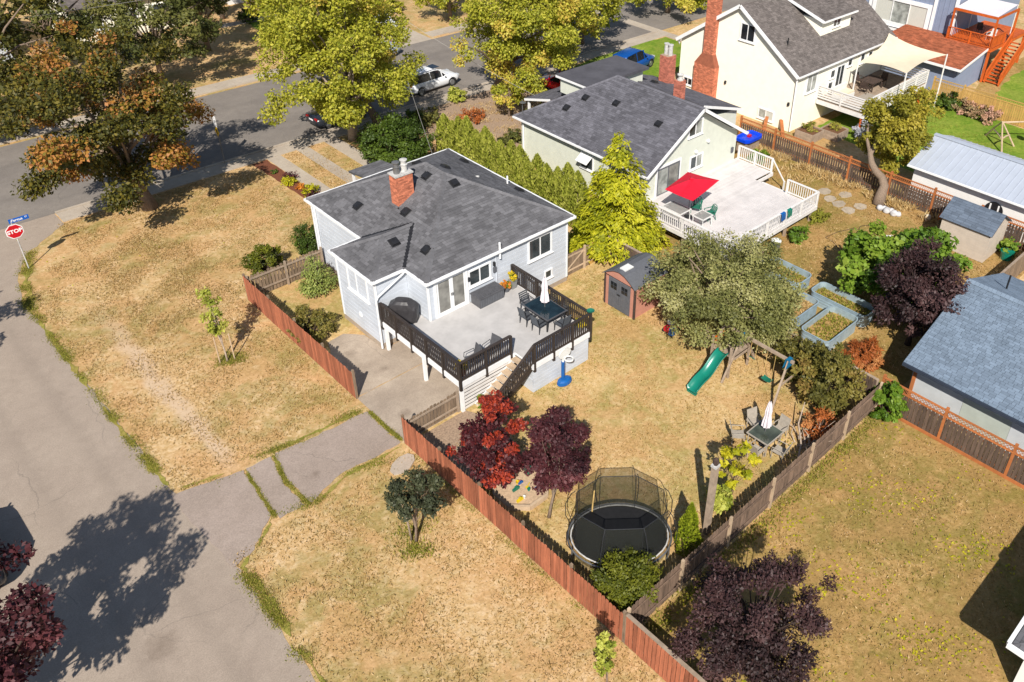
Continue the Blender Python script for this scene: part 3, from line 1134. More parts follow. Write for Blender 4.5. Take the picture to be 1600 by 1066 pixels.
def fence(name, label, p0, p1, h, mat, bw=.14, gap=.026, rails=(.35, 1.2), post=2.4, postmat=None, postw=.1, face=1, cap=None, seed=0, thick=.02, lattice=None, back=None, group=None, jit=.02, baseboard=None):
    rng = random.Random(seed)
    p0, p1 = Vector((*p0, 0)), Vector((*p1, 0))
    d = p1 - p0
    L = d.length
    d.normalize()
    nrm = Vector((d.y, -d.x, 0)) * face      # side the boards are on
    ang = math.atan2(d.y, d.x)
    root = thing(name, label, 'fence', p0, group)
    n = int(L / (bw + gap))
    st = L / n
    bh = h - (lattice or 0)
    for i in range(n):
        c = p0 + d * (st * (i + .5)) + nrm * (.045 + rng.uniform(0, .012))
        hh = bh + rng.uniform(-jit, jit)
        board(mat, root, (c.x, c.y, hh / 2 + .02), (st - gap, thick, hh - .02), (0, rng.uniform(-.008, .008), ang))
    np_ = max(1, round(L / post))
    for i in range(np_ + 1):
        c = p0 + d * (L * i / np_) - nrm * (.0 if lattice is None else -.02)
        ph = h + (.12 if (postmat == 'fence_post' or cap is None) else .02)
        piece('post', postmat or mat, root, (c.x, c.y, ph / 2), (postw, postw, ph), (0, 0, ang))
        if i < np_:
            a, b = c, p0 + d * (L * (i + 1) / np_) - nrm * (.0 if lattice is None else -.02)
            for z in rails:
                bpiece('rail', back or postmat or mat, root, (a.x, a.y, z), (b.x, b.y, z), .04, .09)
            if lattice:
                o = nrm * .03
                for z in (bh + .03, h - .02):
                    bpiece('rail', postmat or mat, root, (a.x + o.x, a.y + o.y, z), (b.x + o.x, b.y + o.y, z), .08, .06)
                lm = MB()
                ll = (b - a).length
                k = int(ll / .15)
                z0, z1 = bh + .05, h - .04
                for t in range(k + 1):
                    x = ll * t / k
                    for sgn in (1, -1):
                        x2 = min(max(x + sgn * (z1 - z0), 0), ll)
                        if abs(x2 - x) > .06:
                            zz = z0 + abs(x2 - x)
                            q0, q1 = a + d * x + o, a + d * x2 + o
                            off = nrm * (.006 * sgn)
                            lm.beam((q0.x + off.x, q0.y + off.y, z0), (q1.x + off.x, q1.y + off.y, zz), .010, .028, nrm)
                lm.build('lattice', postmat or mat, root)
            if baseboard:
                o = nrm * .06
                bpiece('base_board', baseboard, root, (a.x + o.x, a.y + o.y, .09), (b.x + o.x, b.y + o.y, .09), .03, .16)
    if cap:
        bpiece('cap_board', cap, root, (p0.x, p0.y, h + .02), (p1.x, p1.y, h + .02), .13, .035)
    return root

# ================================================================ main house
H = thing('bungalow', 'pale blue-grey lap-sided house with dark grey hip roof, red brick chimney and raised rear deck', 'house', (22, 33, 0))
FP = [(17.72, 28.05), (26.47, 28.05), (26.47, 38.5), (17.72, 38.5), (17.72, 33.1), (16.0, 33.1), (16.0, 29.75), (17.72, 29.75)]
MB().prism(FP, 0, 3.93).build('wall', 'siding', H)
MB().prism([(x + (.03 if x > 20 else -.03), y + (.03 if y > 34 else -.03 if y < 30 else (.03 if y > 32 else 0))) for x, y in FP], 0, .28).build('foundation', 'pad_concrete', H)
siding(H, (17.72, 33.13, 0), (17.72, 38.5, 0), (-1, 0, 0), .28, 3.92)
siding(H, (16.0, 29.75, 0), (16.0, 33.1, 0), (-1, 0, 0), .28, 3.92)
siding(H, (16.0, 29.75, 0), (17.70, 29.75, 0), (0, -1, 0), .28, 3.92)
siding(H, (17.72, 28.05, 0), (17.72, 29.72, 0), (-1, 0, 0), .28, 3.92)
siding(H, (17.72, 28.05, 0), (26.47, 28.05, 0), (0, -1, 0), .28, 3.92)
for x, y in ((17.72, 38.5), (16.0, 33.1), (16.0, 29.75), (17.72, 28.05), (26.47, 28.05)):
    MB().box(x - .045, y - .045, .28, x + .05, y + .05, 3.93).build('corner_board', 'white_trim', H)
E_, RZ = 4.0, 6.3
A0, A1, A2, A3 = (17.55, 27.85, E_), (26.75, 27.85, E_), (26.75, 38.65, E_), (17.55, 38.65, E_)
K0, K1 = (22.15, 32.45, RZ), (22.15, 34.05, RZ)
roof_plane(H, [A3, A0, K0, K1], 'shingle', seed=1)
roof_plane(H, [A0, A1, K0], 'shingle', seed=2)
roof_plane(H, [A1, A2, K1, K0], 'shingle', seed=3)
roof_plane(H, [A2, A3, K1], 'shingle', seed=4)
B0, B1, B2, B3, BK = (15.85, 29.6, E_), (17.55, 29.6, E_), (17.55, 33.25, E_), (15.85, 33.25, E_), (17.675, 31.425, 4.9125)
VT = (19.375, 31.425, 4.9125)
roof_plane(H, [B0, B1, VT, BK], 'shingle', seed=5)
roof_plane(H, [B2, B3, BK, VT], 'shingle', seed=6)
roof_plane(H, [B3, B0, BK], 'shingle', seed=7)
caps(H, [(A0, K0), (A1, K0), (A2, K1), (A3, K1), (K0, K1), (B0, BK), (B3, BK), (BK, VT)], 'shingle')
for p, q in ((B1, VT), (B2, VT)):
    MB().beam((p[0], p[1], p[2] + .03), (q[0], q[1], q[2] + .03), .20, .025).build('valley_flashing', 'black_vent', H)
gz = E_ - .05
for p, q in (((17.5, 27.75), (17.5, 29.5)), ((17.5, 33.35), (17.5, 38.75)), ((15.79, 29.5), (15.79, 33.35)), ((15.85, 29.54), (17.44, 29.54)), ((17.56, 27.79), (26.86, 27.79)), ((26.81, 27.86), (26.81, 38.75)), ((17.55, 38.71), (26.75, 38.71)), ((15.85, 33.31), (17.44, 33.31))):
    gutter(H, (*p, gz), (*q, gz))
MB().prism([(17.6, 27.9), (26.7, 27.9), (26.7, 38.6), (17.6, 38.6)], 3.86, 3.93).build('soffit', 'white_trim', H)
MB().prism([(15.9, 29.65), (17.6, 29.65), (17.6, 33.2), (15.9, 33.2)], 3.855, 3.925).build('soffit', 'white_trim', H)
# downpipes
MB().tube([(17.5, 29.5, 3.9), (17.4, 29.55, 3.75), (16.02, 29.62, 3.05), (15.93, 29.65, 2.85), (15.93, 29.65, .1)], .05, 8).build('downpipe', 'white_trim', H)
MB().tube([(17.48, 38.1, 3.9), (17.64, 38.1, 3.7), (17.64, 38.1, .1)], .05, 8).build('downpipe', 'white_trim', H)
# front porch roof
for x in (21.4, 23.2):
    MB().box(x - .06, 40.4, 0, x + .06, 40.52, 3.55).build('porch_post', 'white_trim', H)
roof_plane(H, [(23.4, 40.7, 3.62), (21.25, 40.7, 3.62), (21.25, 38.5, 3.98), (23.4, 38.5, 3.98)], 'shingle', seed=8)
MB().box(21.4, 38.5, 0, 23.2, 40.5, .5).build('porch_step', 'pad_concrete', H)
s_ = .5
for x, y, n, dz in ((18.67, 35.25, (-s_, 0, 1), 4.56), (19.64, 32.35, (-s_, 0, 1), 5.05), (17.94, 30.91, (0, -s_, 1), 4.655), (18.72, 29.4, (-s_, 0, 1), 4.585), (21.6, 33.26, (-s_, 0, 1), 6.02), (22.22, 31.8, (0, -s_, 1), 5.975), (23.05, 33.73, (s_, 0, 1), 5.85), (22.7, 35.8, (0, s_, 1), 5.425), (25.9, 36.0, (s_, 0, 1), 4.425), (26.1, 31.43, (s_, 0, 1), 4.325)):
    vent(H, (x, y, dz), n)
MB().lathe([(.11, 0), (.11, .05), (.05, .08)], (24.5, 32.9, 5.12), 10).build('roof_flange', 'clay_grey', H)
MB().tube([(26.2, 32.5, 4.2), (26.2, 32.5, 4.75)], .05, 8).build('plumbing_pipe', 'white_trim', H)
MB().tube([(21.85, 27.86, 3.5), (21.85, 27.86, 4.4)], .055, 8).build('plumbing_pipe', 'white_trim', H)
MB().tube([(21.7, 28.0, 1.7), (21.7, 28.0, 3.85)], .03, 6).build('conduit', 'siding', H)
# chimney
ch = bricks(H, 19.66, 20.62, 33.0, 33.62, 4.7, 6.66, 'brick', 3, 'chimney')
MB().box(19.62, 32.96, 6.66, 20.66, 33.66, 6.74).build('chimney_crown', 'clay_grey', ch)
for x in (19.92, 20.36):
    MB().lathe([(.16, 0), (.16, .34), (.20, .36), (.20, .40), (.13, .42), (.13, .56), (.19, .58), (.19, .63), (.05, .68)], (x, 33.31, 6.72), 14).build('flue', 'steel' if x < 20 else 'clay_grey', ch)
MB().box(19.56, 32.9, 4.98, 20.7, 33.0, 5.05).build('flashing', 'black_vent', ch)
# windows and doors
X, Y = (1, 0, 0), (0, 1, 0)
dn = (0, -1, 0)
dl = (-1, 0, 0)
fd = window(H, (18.14, 28.04, 1.76), X, dn, 1.68, 1.84, 2, 'glass_door', fw=.13, dep=.07, name='french_door', sill=False)
for x in (18.94, 19.02):
    MB().box(x - .012, 27.93, 2.62, x + .012, 27.98, 2.78).build('handle', 'steel', fd)
for x0 in (18.14, 18.98):
    m = MB()
    m.box(x0 + .03, 27.995, 1.76, x0 + .81, 28.005, 1.9).box(x0 + .03, 27.99, 1.9, x0 + .11, 28.004, 3.6).box(x0 + .73, 27.99, 1.9, x0 + .81, 28.004, 3.6)
    m.build('door_stile', 'white_trim', fd)
window(H, (20.08, 28.04, 2.62), X, dn, 1.2, .78, 2, 'glass', fw=.09)
window(H, (23.86, 28.04, 2.45), X, dn, 1.44, 1.1, 2, 'glass', fw=.10)
window(H, (24.94, 28.04, .86), X, dn, .40, .40, 1, 'glass', fw=.07)
window(H, (16.01, 32.1, 2.42), (0, -1, 0), dl, 1.6, 1.2, 2, ('curtain', 'glass_door'), fw=.09, split=[.72])
for p in ((19.98, 27.98, 3.05), (21.55, 27.98, 3.25)):
    MB().box(p[0] - .05, p[1] - .06, p[2] - .1, p[0] + .05, p[1] + .04, p[2] + .12).build('wall_lamp', 'black_metal', H)
MB().box(21.5, 27.95, 2.75, 21.68, 28.04, 3.05).build('meter_box', 'shed_grey', H)
MB().box(15.93, 31.3, 1.05, 16.0, 31.5, 1.25).build('dryer_vent', 'white_trim', H)

# ================================================================ rear deck
D = thing('rear_deck', 'raised deck with pale grey floor, dark brown balusters and timber stairs behind the house', 'deck', (19, 25, 0))
FL = 1.70
MB().prism([(16.05, 23.55), (19.1, 23.55), (19.1, 22.35), (22.65, 22.35), (22.65, 27.99), (17.66, 27.99), (17.66, 29.69), (16.05, 29.69)], FL - .12, FL).build('floor', 'deck_vinyl', D)
for p, q in (((16.04, 29.7), (16.04, 23.54)), ((16.0, 23.54), (19.1, 23.54)), ((19.12, 22.34), (22.7, 22.34)), ((22.66, 22.38), (22.66, 28.0)), ((19.1, 22.3), (19.1, 23.5))):
    MB().beam((*p, FL - .15), (*q, FL - .15), .05, .28).build('fascia', 'white_trim', D)


def rail(p, q, nposts, z=FL, ends=(1, 1), mat='dark_rail', root=D, h=1.05, bal=.125, drop=.45, bw=.05):
    p, q = Vector((*p, 0)), Vector((*q, 0))
    d = q - p
    L = d.length
    a = math.atan2(d.y, d.x)
    for i in range(nposts + 1):
        if (i == 0 and not ends[0]) or (i == nposts and not ends[1]):
            continue
        c = p.lerp(q, i / nposts)
        piece('post', mat, root, (c.x, c.y, z + (h - drop) / 2), (.11, .11, h + drop), (0, 0, a))
    bpiece('top_rail', mat, root, (p.x, p.y, z + h), (q.x, q.y, z + h), .14, .05)
    bpiece('bottom_rail', mat, root, (p.x, p.y, z + .1), (q.x, q.y, z + .1), .05, .07)
    n = int(L / bal)
    for i in range(n):
        c = p.lerp(q, (i + .5) / n)
        piece('baluster', mat, root, (c.x, c.y, z + h / 2 + .03), (bw, .035, h - .14), (0, 0, a))


rail((16.05, 29.55), (16.05, 23.55), 5)
rail((16.05, 23.55), (18.86, 23.55), 2, ends=(0, 1))
rail((19.2, 22.35), (22.65, 22.35), 3)
rail((22.65, 22.35), (22.65, 27.95), 3, ends=(0, 1))
# stairs down towards the side road
for i in range(8):
    x = 18.95 - .29 * i
    z = FL - .19 * (i + 1)
    piece('tread', 'pale_wood', D, (x - .02, 22.95, z + .02), (.33, 1.02, .04))
    piece('riser', 'white_trim', D, (x + .13, 22.95, z - .08), (.02, 1.0, .16))
for y in (22.42, 23.48):
    bpiece('stringer', 'dark_rail' if y < 23 else 'white_rail', D, (19.1, y, FL - .25), (16.75, y, .05), .05, .26)
bpiece('stair_rail', 'dark_rail', D, (19.2, 22.37, FL + 1.02), (16.9, 22.37, 1.02), .12, .06)
bpiece('stair_rail', 'dark_rail', D, (19.2, 22.37, FL + .12), (16.9, 22.37, .22), .05, .07)
for i in range(18):
    x = 19.1 - 2.2 * i / 17
    z = FL - (19.2 - x) * .68
    piece('baluster', 'dark_rail', D, (x, 22.37, z + .57), (.05, .035, .85))
piece('post', 'dark_rail', D, (16.9, 22.37, .55), (.11, .11, 1.1))
# stair gate
MB().box(18.95, 22.5, FL, 18.98, 23.4, FL + .02).build('gate_sill', 'steel', D)
# slatted screen and skirting
for k in range(7):
    piece('slat', 'white_rail', D, (17.5, 23.58, .14 + k * .19), (2.7, .03, .115))
for x in (16.12, 18.8):
    piece('post', 'white_trim', D, (x, 23.62, .72), (.15, .15, 1.44))
for y in (26.4, 29.45):
    piece('post', 'white_trim', D, (16.14, y, .72), (.14, .14, 1.44))
MB().beam((16.14, 29.4, 1.4), (16.14, 26.4, 1.4), .1, .14).build('beam', 'white_trim', D)
MB().box(19.16, 22.42, 0, 22.6, 22.46, 1.5).build('skirting', 'siding', D)
MB().box(19.16, 22.42, 0, 19.2, 23.5, 1.5).build('skirting', 'siding', D)
MB().box(22.56, 22.42, 0, 22.6, 28.0, 1.5).build('skirting', 'siding', D)
siding(D, (19.16, 22.42, 0), (22.6, 22.42, 0), (0, -1, 0), .02, 1.48, e=.21)
siding(D, (19.16, 22.42, 0), (19.16, 23.5, 0), (-1, 0, 0), .02, 1.48, e=.74)
# concrete wall of the garage under the deck
MB().box(19.3, 27.9, 0, 22.4, 27.98, 1.55).build('garage_wall', 'siding', D)


# ---------------------------------------------------------------- things on the deck
def patio_chair(name, label, sling='dark_sling', frame='black_metal', group=None, slats=True, low=0.0):
    t = thing(name, label, 'chair', (0, 0, 0), group)
    sh = .43 - low
    for x in (-.24, .24):
        for y in (-.25, .25):
            MB().tube([(x, y, 0), (x, y * .96, sh)], .022, 6).build('leg', frame, t)
        MB().tube([(x * 1.12, .27, sh - .02), (x * 1.12, .25, sh + .22), (x * 1.12, -.25, sh + .23), (x * 1.12, -.28, sh - .02)], .02, 6).build('armrest', frame, t)
        MB().tube([(x, -.24, sh - .02), (x, -.38, sh + .52)], .02, 6).build('back_post', frame, t)
    if slats:
        for k in range(6):
            piece('seat_slat', sling, t, (0, .21 - k * .085, sh), (.5, .075, .022))
        for k in range(5):
            f = k / 4
            piece('back_slat', sling, t, (0, -.27 - .1 * f, sh + .1 + .40 * f), (.5, .02, .078), (-.2, 0, 0))
    else:
        MB().loft([[(-.24, .25, sh), (.24, .25, sh), (.24, .25, sh - .02), (-.24, .25, sh - .02)], [(-.24, 0, sh - .03), (.24, 0, sh - .03), (.24, 0, sh - .05), (-.24, 0, sh - .05)], [(-.24, -.24, sh), (.24, -.24, sh), (.24, -.26, sh - .02), (-.24, -.26, sh - .02)]]).build('seat', sling, t)
        MB().beam((0, -.25, sh), (0, -.38, sh + .52), .46, .02, (0, 1, 0)).build('backrest', sling, t)
    return t


def closed_umbrella(label, x, y, z0, h, mat='umbrella_white', r=.17):
    t = thing('closed_parasol', label, 'parasol', (x, y, z0))
    MB().tube([(x, y, z0), (x, y, z0 + h + .06)], .022, 8).build('pole', 'steel', t)
    MB().lathe([(.2, 0), (.2, .05), (.05, .09), (.03, .2)], (x, y, z0), 14).build('base', 'black_metal', t)
    n = 18
    rings = []
    for rr, z in ((.03, h + .02), (.07, h - .12), (r * .75, h - .5), (r * .7, h - .75), (r, h - 1.1), (r * 1.1, h - 1.32)):
        rings.append([(x + rr * (1.18 if k % 2 else .72) * math.cos(2 * math.pi * k / n), y + rr * (1.18 if k % 2 else .72) * math.sin(2 * math.pi * k / n), z0 + z + (.05 if k % 2 else 0)) for k in range(n)])
    MB().loft(rings).build('canopy', mat, t)
    return t


tb = thing('dining_table', 'black glass-topped patio dining table on the raised deck', 'table', (21.7, 24.45, FL))
MB().box(21.12, 23.62, FL + .70, 22.28, 25.28, FL + .725).build('table_top', 'table_glass', tb)
fm = MB()
for a in ((21.08, 23.58, 22.32, 23.62), (21.08, 25.28, 22.32, 25.32), (21.08, 23.62, 21.12, 25.28), (22.28, 23.62, 22.32, 25.28)):
    fm.box(a[0], a[1], FL + .68, a[2], a[3], FL + .735)
fm.build('rim', 'grey_plastic', tb)
for x in (21.16, 22.24):
    for y in (23.68, 25.22):
        MB().box(x - .03, y - .03, FL, x + .03, y + .03, FL + .69).build('leg', 'black_metal', tb)
GC = 'dark chairs round the deck dining table'
c0 = patio_chair('patio_chair', 'dark slatted armchair on the house side of the glass table, farther from the stairs', group=GC)
c0.location, c0.rotation_euler = (20.95, 24.85, FL), (0, 0, -math.pi / 2)
clone(c0, (20.98, 24.02, FL), -math.pi / 2 + .06, 'dark slatted armchair at the glass table, beside the top of the stairs')
clone(c0, (22.38, 24.9, FL), math.pi / 2 - .05, 'dark slatted armchair between the glass table and the side railing, nearer the house wall')
clone(c0, (22.36, 24.05, FL), math.pi / 2 + .08, 'dark slatted armchair between the glass table and the side railing, nearer the corner bowl')
clone(c0, (21.6, 25.55, FL), math.pi, 'dark slatted armchair at the table end nearest the storage box')
clone(c0, (21.75, 23.32, FL), 0.05, 'dark slatted armchair at the table end by the outer railing')
closed_umbrella('folded white parasol standing in the black deck table', 21.75, 24.5, FL, 2.35)
for lab, p, rz in (('grey sling lounge chair by the stair opening of the deck', (18.25, 24.2, FL), math.pi / 2 + .15), ('grey sling lounge chair beside the yellow corner planter', (17.25, 24.25, FL), math.pi / 2 - .1)):
    ch_ = patio_chair('lounge_chair', lab, 'grey_plastic', 'grey_plastic', 'lounge chairs along the deck railing', False, .12)
    ch_.location, ch_.rotation_euler = p, (0, 0, rz)

bq = thing('covered_barbecue', 'barbecue under a black fitted cover in the corner of the deck', 'barbecue', (16.88, 28.95, FL))
rngb = random.Random(5)
rings = []
for z, a, b in ((.04, .62, .34), (.35, .66, .36), (.80, .70, .37), (.92, .62, .35), (1.05, .44, .32), (1.16, .34, .22), (1.18, .1, .06)):
    ring = []
    for k in range(20):
        t = 2 * math.pi * k / 20
        cx, sy = math.cos(t), math.sin(t)
        e = .5
        x, y = a * math.copysign(abs(cx) ** e, cx), b * math.copysign(abs(sy) ** e, sy)
        wv = 1 + (.05 if k % 2 else -.03) * (1 - z / 1.3) + rngb.uniform(-.02, .02)
        ring.append((x * wv, y * wv, z))
    rings.append(ring)
cv = MB().loft(rings).build('cover', 'black_cover', None, False)
cv.location, cv.rotation_euler = (16.88, 28.95, FL), (0, 0, R(-50))
cv.parent = bq
cv.matrix_parent_inverse = WM(bq).inverted()
for dx, dy in ((-.3, -.2), (.3, -.2), (-.3, .2), (.3, .2)):
    MB().lathe([(.05, 0), (.05, .06)], (16.88 + dx * .9, 28.95 + dy, FL), 8).build('wheel', 'black_metal', bq)

sb = thing('storage_box', 'dark grey resin storage box against the back wall of the house', 'storage box', (20.75, 27.55, FL))
MB().box(20.02, 27.2, FL, 21.48, 27.92, FL + .5).build('body', 'grey_plastic', sb)
for k in range(14):
    piece('panel', 'shed_grey', sb, (20.08 + k * .1035, 27.19, FL + .25), (.08, .02, .44))
ld = MB()
for k in range(9):
    y = 27.16 + k * .09
    ld.box(19.99, y, FL + .5, 21.51, y + .075, FL + .565 + .035 * math.sin(math.pi * (k + .5) / 9))
ld.build('lid', 'grey_plastic', sb)

leafmat('lf_orangeflower', [C(170, 92, 20), C(232, 142, 40), C(246, 186, 84)], .3)
leafmat('lf_yellowflower', [C(150, 150, 30), C(232, 200, 30), C(248, 226, 70)], .3)
leafmat('lf_green', [C(54, 84, 26), C(92, 126, 38), C(140, 166, 60)], .3)


def potplant(label, p, pr, ph, fr, fz, mat, pot='planter_grey', n=500, seed=1, square=False):
    t = thing('potted_plant', label, 'plant pot', p)
    if square:
        MB().loft([[(p[0] + a * pr * s, p[1] + b * pr * s, p[2] + z) for a, b in ((-1, -1), (1, -1), (1, 1), (-1, 1))] for s, z in ((.75, 0), (1, ph))]).build('pot', pot, t)
    else:
        MB().lathe([(pr * .72, 0), (pr, ph), (pr * 1.08, ph), (pr * 1.08, ph + .04), (pr * .9, ph + .02)], p, 14).build('pot', pot, t)
    crown(t, 'lf_green', (p[0], p[1], p[2] + ph + fr * .35 * fz), (fr * .7, fr * .7, fr * .7 * fz), 8, fr * .35, n // 3, .10, seed, name='foliage')
    crown(t, mat, (p[0], p[1], p[2] + ph + fr * .5 * fz), (fr * .8, fr * .8, fr * .75 * fz), 14, fr * .35, n, .085, seed + 1, name='flowers', low=-.3, up=.8)
    return t


potplant('pot of orange flowers beside the grey storage box', (21.92, 27.55, FL), .2, .22, .36, .8, 'lf_orangeflower', 'shed_grey', 700, 3)
potplant('tapered grey pot of tall yellow flowers by the deck railing', (22.33, 27.55, FL), .17, .5, .28, 1.3, 'lf_yellowflower', 'planter_grey', 500, 5, True)
potplant('yellow flowers in a pot in the deck corner above the slatted screen', (16.42, 23.95, FL), .2, .4, .38, .7, 'lf_yellowflower', 'terracotta', 500, 7)
potplant('yellow flowers in a pot under the green bowl corner', (22.32, 22.72, FL), .18, .35, .33, .9, 'lf_yellowflower', 'planter_grey', 420, 9)
bo = thing('ceramic_bowl', 'small green ceramic bird bath bowl on the deck corner post', 'bowl', (22.65, 22.35, FL + 1.07))
MB().lathe([(.05, 0), (.08, .03), (.18, .12), (.19, .14), (.16, .13), (.02, .07)], (22.65, 22.35, FL + 1.07), 16).build('bowl', 'green_plastic', bo)

# ================================================================ fences of the lot
fence('red_fence', 'red-stained board fence running from the old grey fence to the concrete driveway', (13.2, 37.8), (13.2, 27.5), 1.5, 'fence_red', face=1, postmat='fence_inner', seed=1, back='fence_inner', jit=.03)
fence('red_fence', 'long red-stained board fence beside the trampoline and purple trees', (13.2, 23.7), (13.2, 11.1), 1.45, 'fence_red', face=1, postmat='fence_inner', seed=2, back='fence_inner', jit=.03)
fence('red_fence', 'capped red board fence along the weedy lot beneath the big purple tree', (13.2, 10.98), (13.2, 1.5), 1.5, 'fence_red', face=1, postmat='fence_inner', seed=3, cap='weathered_wood', back='fence_inner')
fence('back_fence', 'weathered brown board fence with pale posts behind the trampoline', (13.35, 11.05), (29.55, 11.05), 1.5, 'fence_brown', face=-1, back='fence_brown', postmat='pale_wood', post=2.55, seed=4, bw=.15)
fence('grey_fence', 'old grey picket fence with a red-brown panel joining the house corner', (13.3, 37.75), (17.45, 37.75), 1.35, 'fence_inner', face=-1, postmat='weathered_wood', seed=5, gap=.035, rails=(.4, 1.2), jit=.05)
fence('low_fence', 'short weathered picket fence between the driveway and gravel corner', (13.32, 23.72), (15.95, 23.72), 1.1, 'fence_inner', face=-1, postmat='weathered_wood', seed=6, rails=(.3, .95), jit=.04)
fence('divider_fence', 'brown board fence half hidden by the apple tree and shrubs', (29.65, 11.3), (29.65, 28.2), 1.55, 'fence_dark', face=-1, postmat='weathered_wood', post=2.4, seed=7, cap='weathered_wood', bw=.16)
fence('neighbour_fence', 'dark brown fence with orange posts and lattice top before the blue-grey garage', (29.85, 11.1), (29.85, -3.5), 1.75, 'fence_dark', face=1, postmat='fence_post', post=2.75, postw=.12, seed=8, lattice=.36, baseboard='fence_post', bw=.15)
fence('lattice_fence', 'dark weathered fence with orange posts and lattice top beside the long metal roof', (48.5, 33.0), (48.5, 12.0), 1.75, 'fence_dark', face=1, postmat='fence_post', post=2.95, postw=.13, seed=9, lattice=.34, gap=.05, bw=.13)
fence('cedar_fence', 'new honey-coloured cedar fence behind the flowering shrubs', (67.0, 27.3), (67.0, 12.0), 1.85, 'fence_new', face=1, postmat='fence_new', post=2.6, postw=.12, seed=10, lattice=.3, bw=.14)
fence('side_fence', 'grey board fence between the tan shed yard and bare lot', (36.8, 11.2), (48.3, 11.2), 1.5, 'fence_inner', face=1, postmat='weathered_wood', post=2.4, seed=12, cap='weathered_wood')
gt = thing('garden_gate', 'pale timber gate with a diagonal brace joining the house corner', 'gate', (26.5, 28.3, 0))
for i in range(20):
    piece('board', 'fence_new' if i > 12 else 'fence_inner', gt, (26.62 + i * .148, 28.34, .68), (.135, .02, 1.36 + .02 * (i % 3)))
for x in (26.56, 28.05, 29.55):
    piece('post', 'pale_wood', gt, (x, 28.27, .75), (.1, .1, 1.5))
for z in (.3, 1.2):
    bpiece('rail', 'pale_wood', gt, (26.6, 28.31, z), (29.5, 28.31, z), .04, .09)
bpiece('brace', 'pale_wood', gt, (26.62, 28.285, .32), (28.0, 28.285, 1.2), .03, .09)

# ================================================================ green house
G = thing('green_house', 'pale green stucco house with dark gable roof and white deck beyond the cedar hedge', 'house', (39, 35, 0))
GE, GR = 3.1, 6.1
gx0, gx1, gy0, gy1, gm = 34.25, 44.05, 29.35, 41.6, 39.15
MB().prism([(34.6, 29.9), (43.6, 29.9), (43.6, 41.2), (34.6, 41.2)], 0, 3.15).build('wall', 'stucco_green', G)
MB().ext([(34.6, 29.9, 3.15), (43.6, 29.9, 3.15), (gm, 29.9, 5.92)], (0, .12, 0)).build('gable', 'stucco_green', G)
gh = (gx1 - gx0) / 2
a0, a1, a2, a3 = (gx0, gy0, GE), (gx1, gy0, GE), (gx1, gy1, GE), (gx0, gy1, GE)
k0, k1 = (gm, gy0, GR), (gm, gy1 - gh, GR)
roof_plane(G, [a3, a0, k0, k1], 'shingle_green', seed=11)
roof_plane(G, [a1, a2, k1, k0], 'shingle_green', seed=12)
roof_plane(G, [a2, a3, k1], 'shingle_green', seed=13)
caps(G, [(k0, k1), (a3, k1), (a2, k1)], 'shingle_green')
for p, q in ((a0, k0), (a1, k0)):
    MB().beam((p[0], p[1] + .02, p[2] - .08), (q[0], q[1] + .02, q[2] - .08), .05, .2).build('barge_board', 'white_trim', G)
gutter(G, (gx0 - .05, gy0, GE - .05), (gx0 - .05, gy1, GE - .05))
gutter(G, (gx1 + .05, gy0, GE - .05), (gx1 + .05, gy1, GE - .05))
MB().prism([(gx0 + .05, gy0 + .6), (34.65, gy0 + .6), (34.65, gy1 - .05), (gx0 + .05, gy1 - .05)], GE - .16, GE - .1).build('soffit', 'stucco_green', G)
window(G, (35.8, 29.91, 1.12), X, dn, 1.9, 1.72, 2, ('glass_blind', 'glass_door'), 'shed_grey', fw=.07, dep=.07, name='sliding_door', sill=False)
MB().box(35.6, 29.84, 2.93, 37.9, 29.9, 3.06).box(35.6, 29.845, 1.1, 35.72, 29.9, 2.93).box(37.78, 29.845, 1.1, 37.9, 29.9, 2.93).build('door_trim', 'white_trim', G)
window(G, (38.5, 29.91, 4.25), X, dn, 1.2, .9, 2, ('glass', 'glass_blind'), fw=.09)
window(G, (38.9, 29.91, 1.9), X, dn, 1.1, .78, 2, ('glass', 'glass_blind'), fw=.09)
window(G, (34.59, 35.3, 1.6), (0, -1, 0), dl, 1.0, .9, 1, 'glass', fw=.08)
MB().ext([(34.5, 35.3, 2.5), (34.5, 34.3, 2.5), (34.0, 34.3, 2.15), (34.0, 35.3, 2.15)], (0, 0, .04)).build('awning_sash', 'white_trim', G)
MB().tube([(34.35, 40.9, 3.05), (34.5, 40.9, 2.9), (34.5, 40.9, .1)], .06, 8).build('downpipe', 'white_trim', G)
for x, z in ((40.45, 3.35), (39.3, 2.95)):
    MB().lathe([(.12, 0), (.13, .1), (.04, .2)], (x, 29.83, z), 10).build('wall_lamp', 'white_plastic', G)
MB().box(43.1, 29.8, 1.75, 43.3, 29.9, 2.1).build('meter_box', 'shed_grey', G)
sg = (GR - GE) / gh
for x, y in ((36.05, 38.3), (37.1, 37.6), (37.5, 35.2), (37.3, 31.4)):
    vent(G, (x, y, GE + sg * (x - gx0)), (-sg, 0, 1))
MB().tube([(34.55, 41.0, 3.25), (34.55, 41.0, 4.35)], .03, 6).lathe([(.05, 0), (.22, .06), (.22, .08)], (34.55, 40.95, 4.1), 10).build('antenna', 'steel', G)
bricks(G, 41.0, 41.55, 32.9, 33.45, 4.6, 6.3, 'brick_pink', 7, 'chimney')
MB().lathe([(.2, 0), (.2, .1), (.14, .12), (.14, .34), (.22, .36), (.22, .42), (.05, .5)], (41.27, 33.17, 6.28), 12).build('flue', 'clay_grey', G)
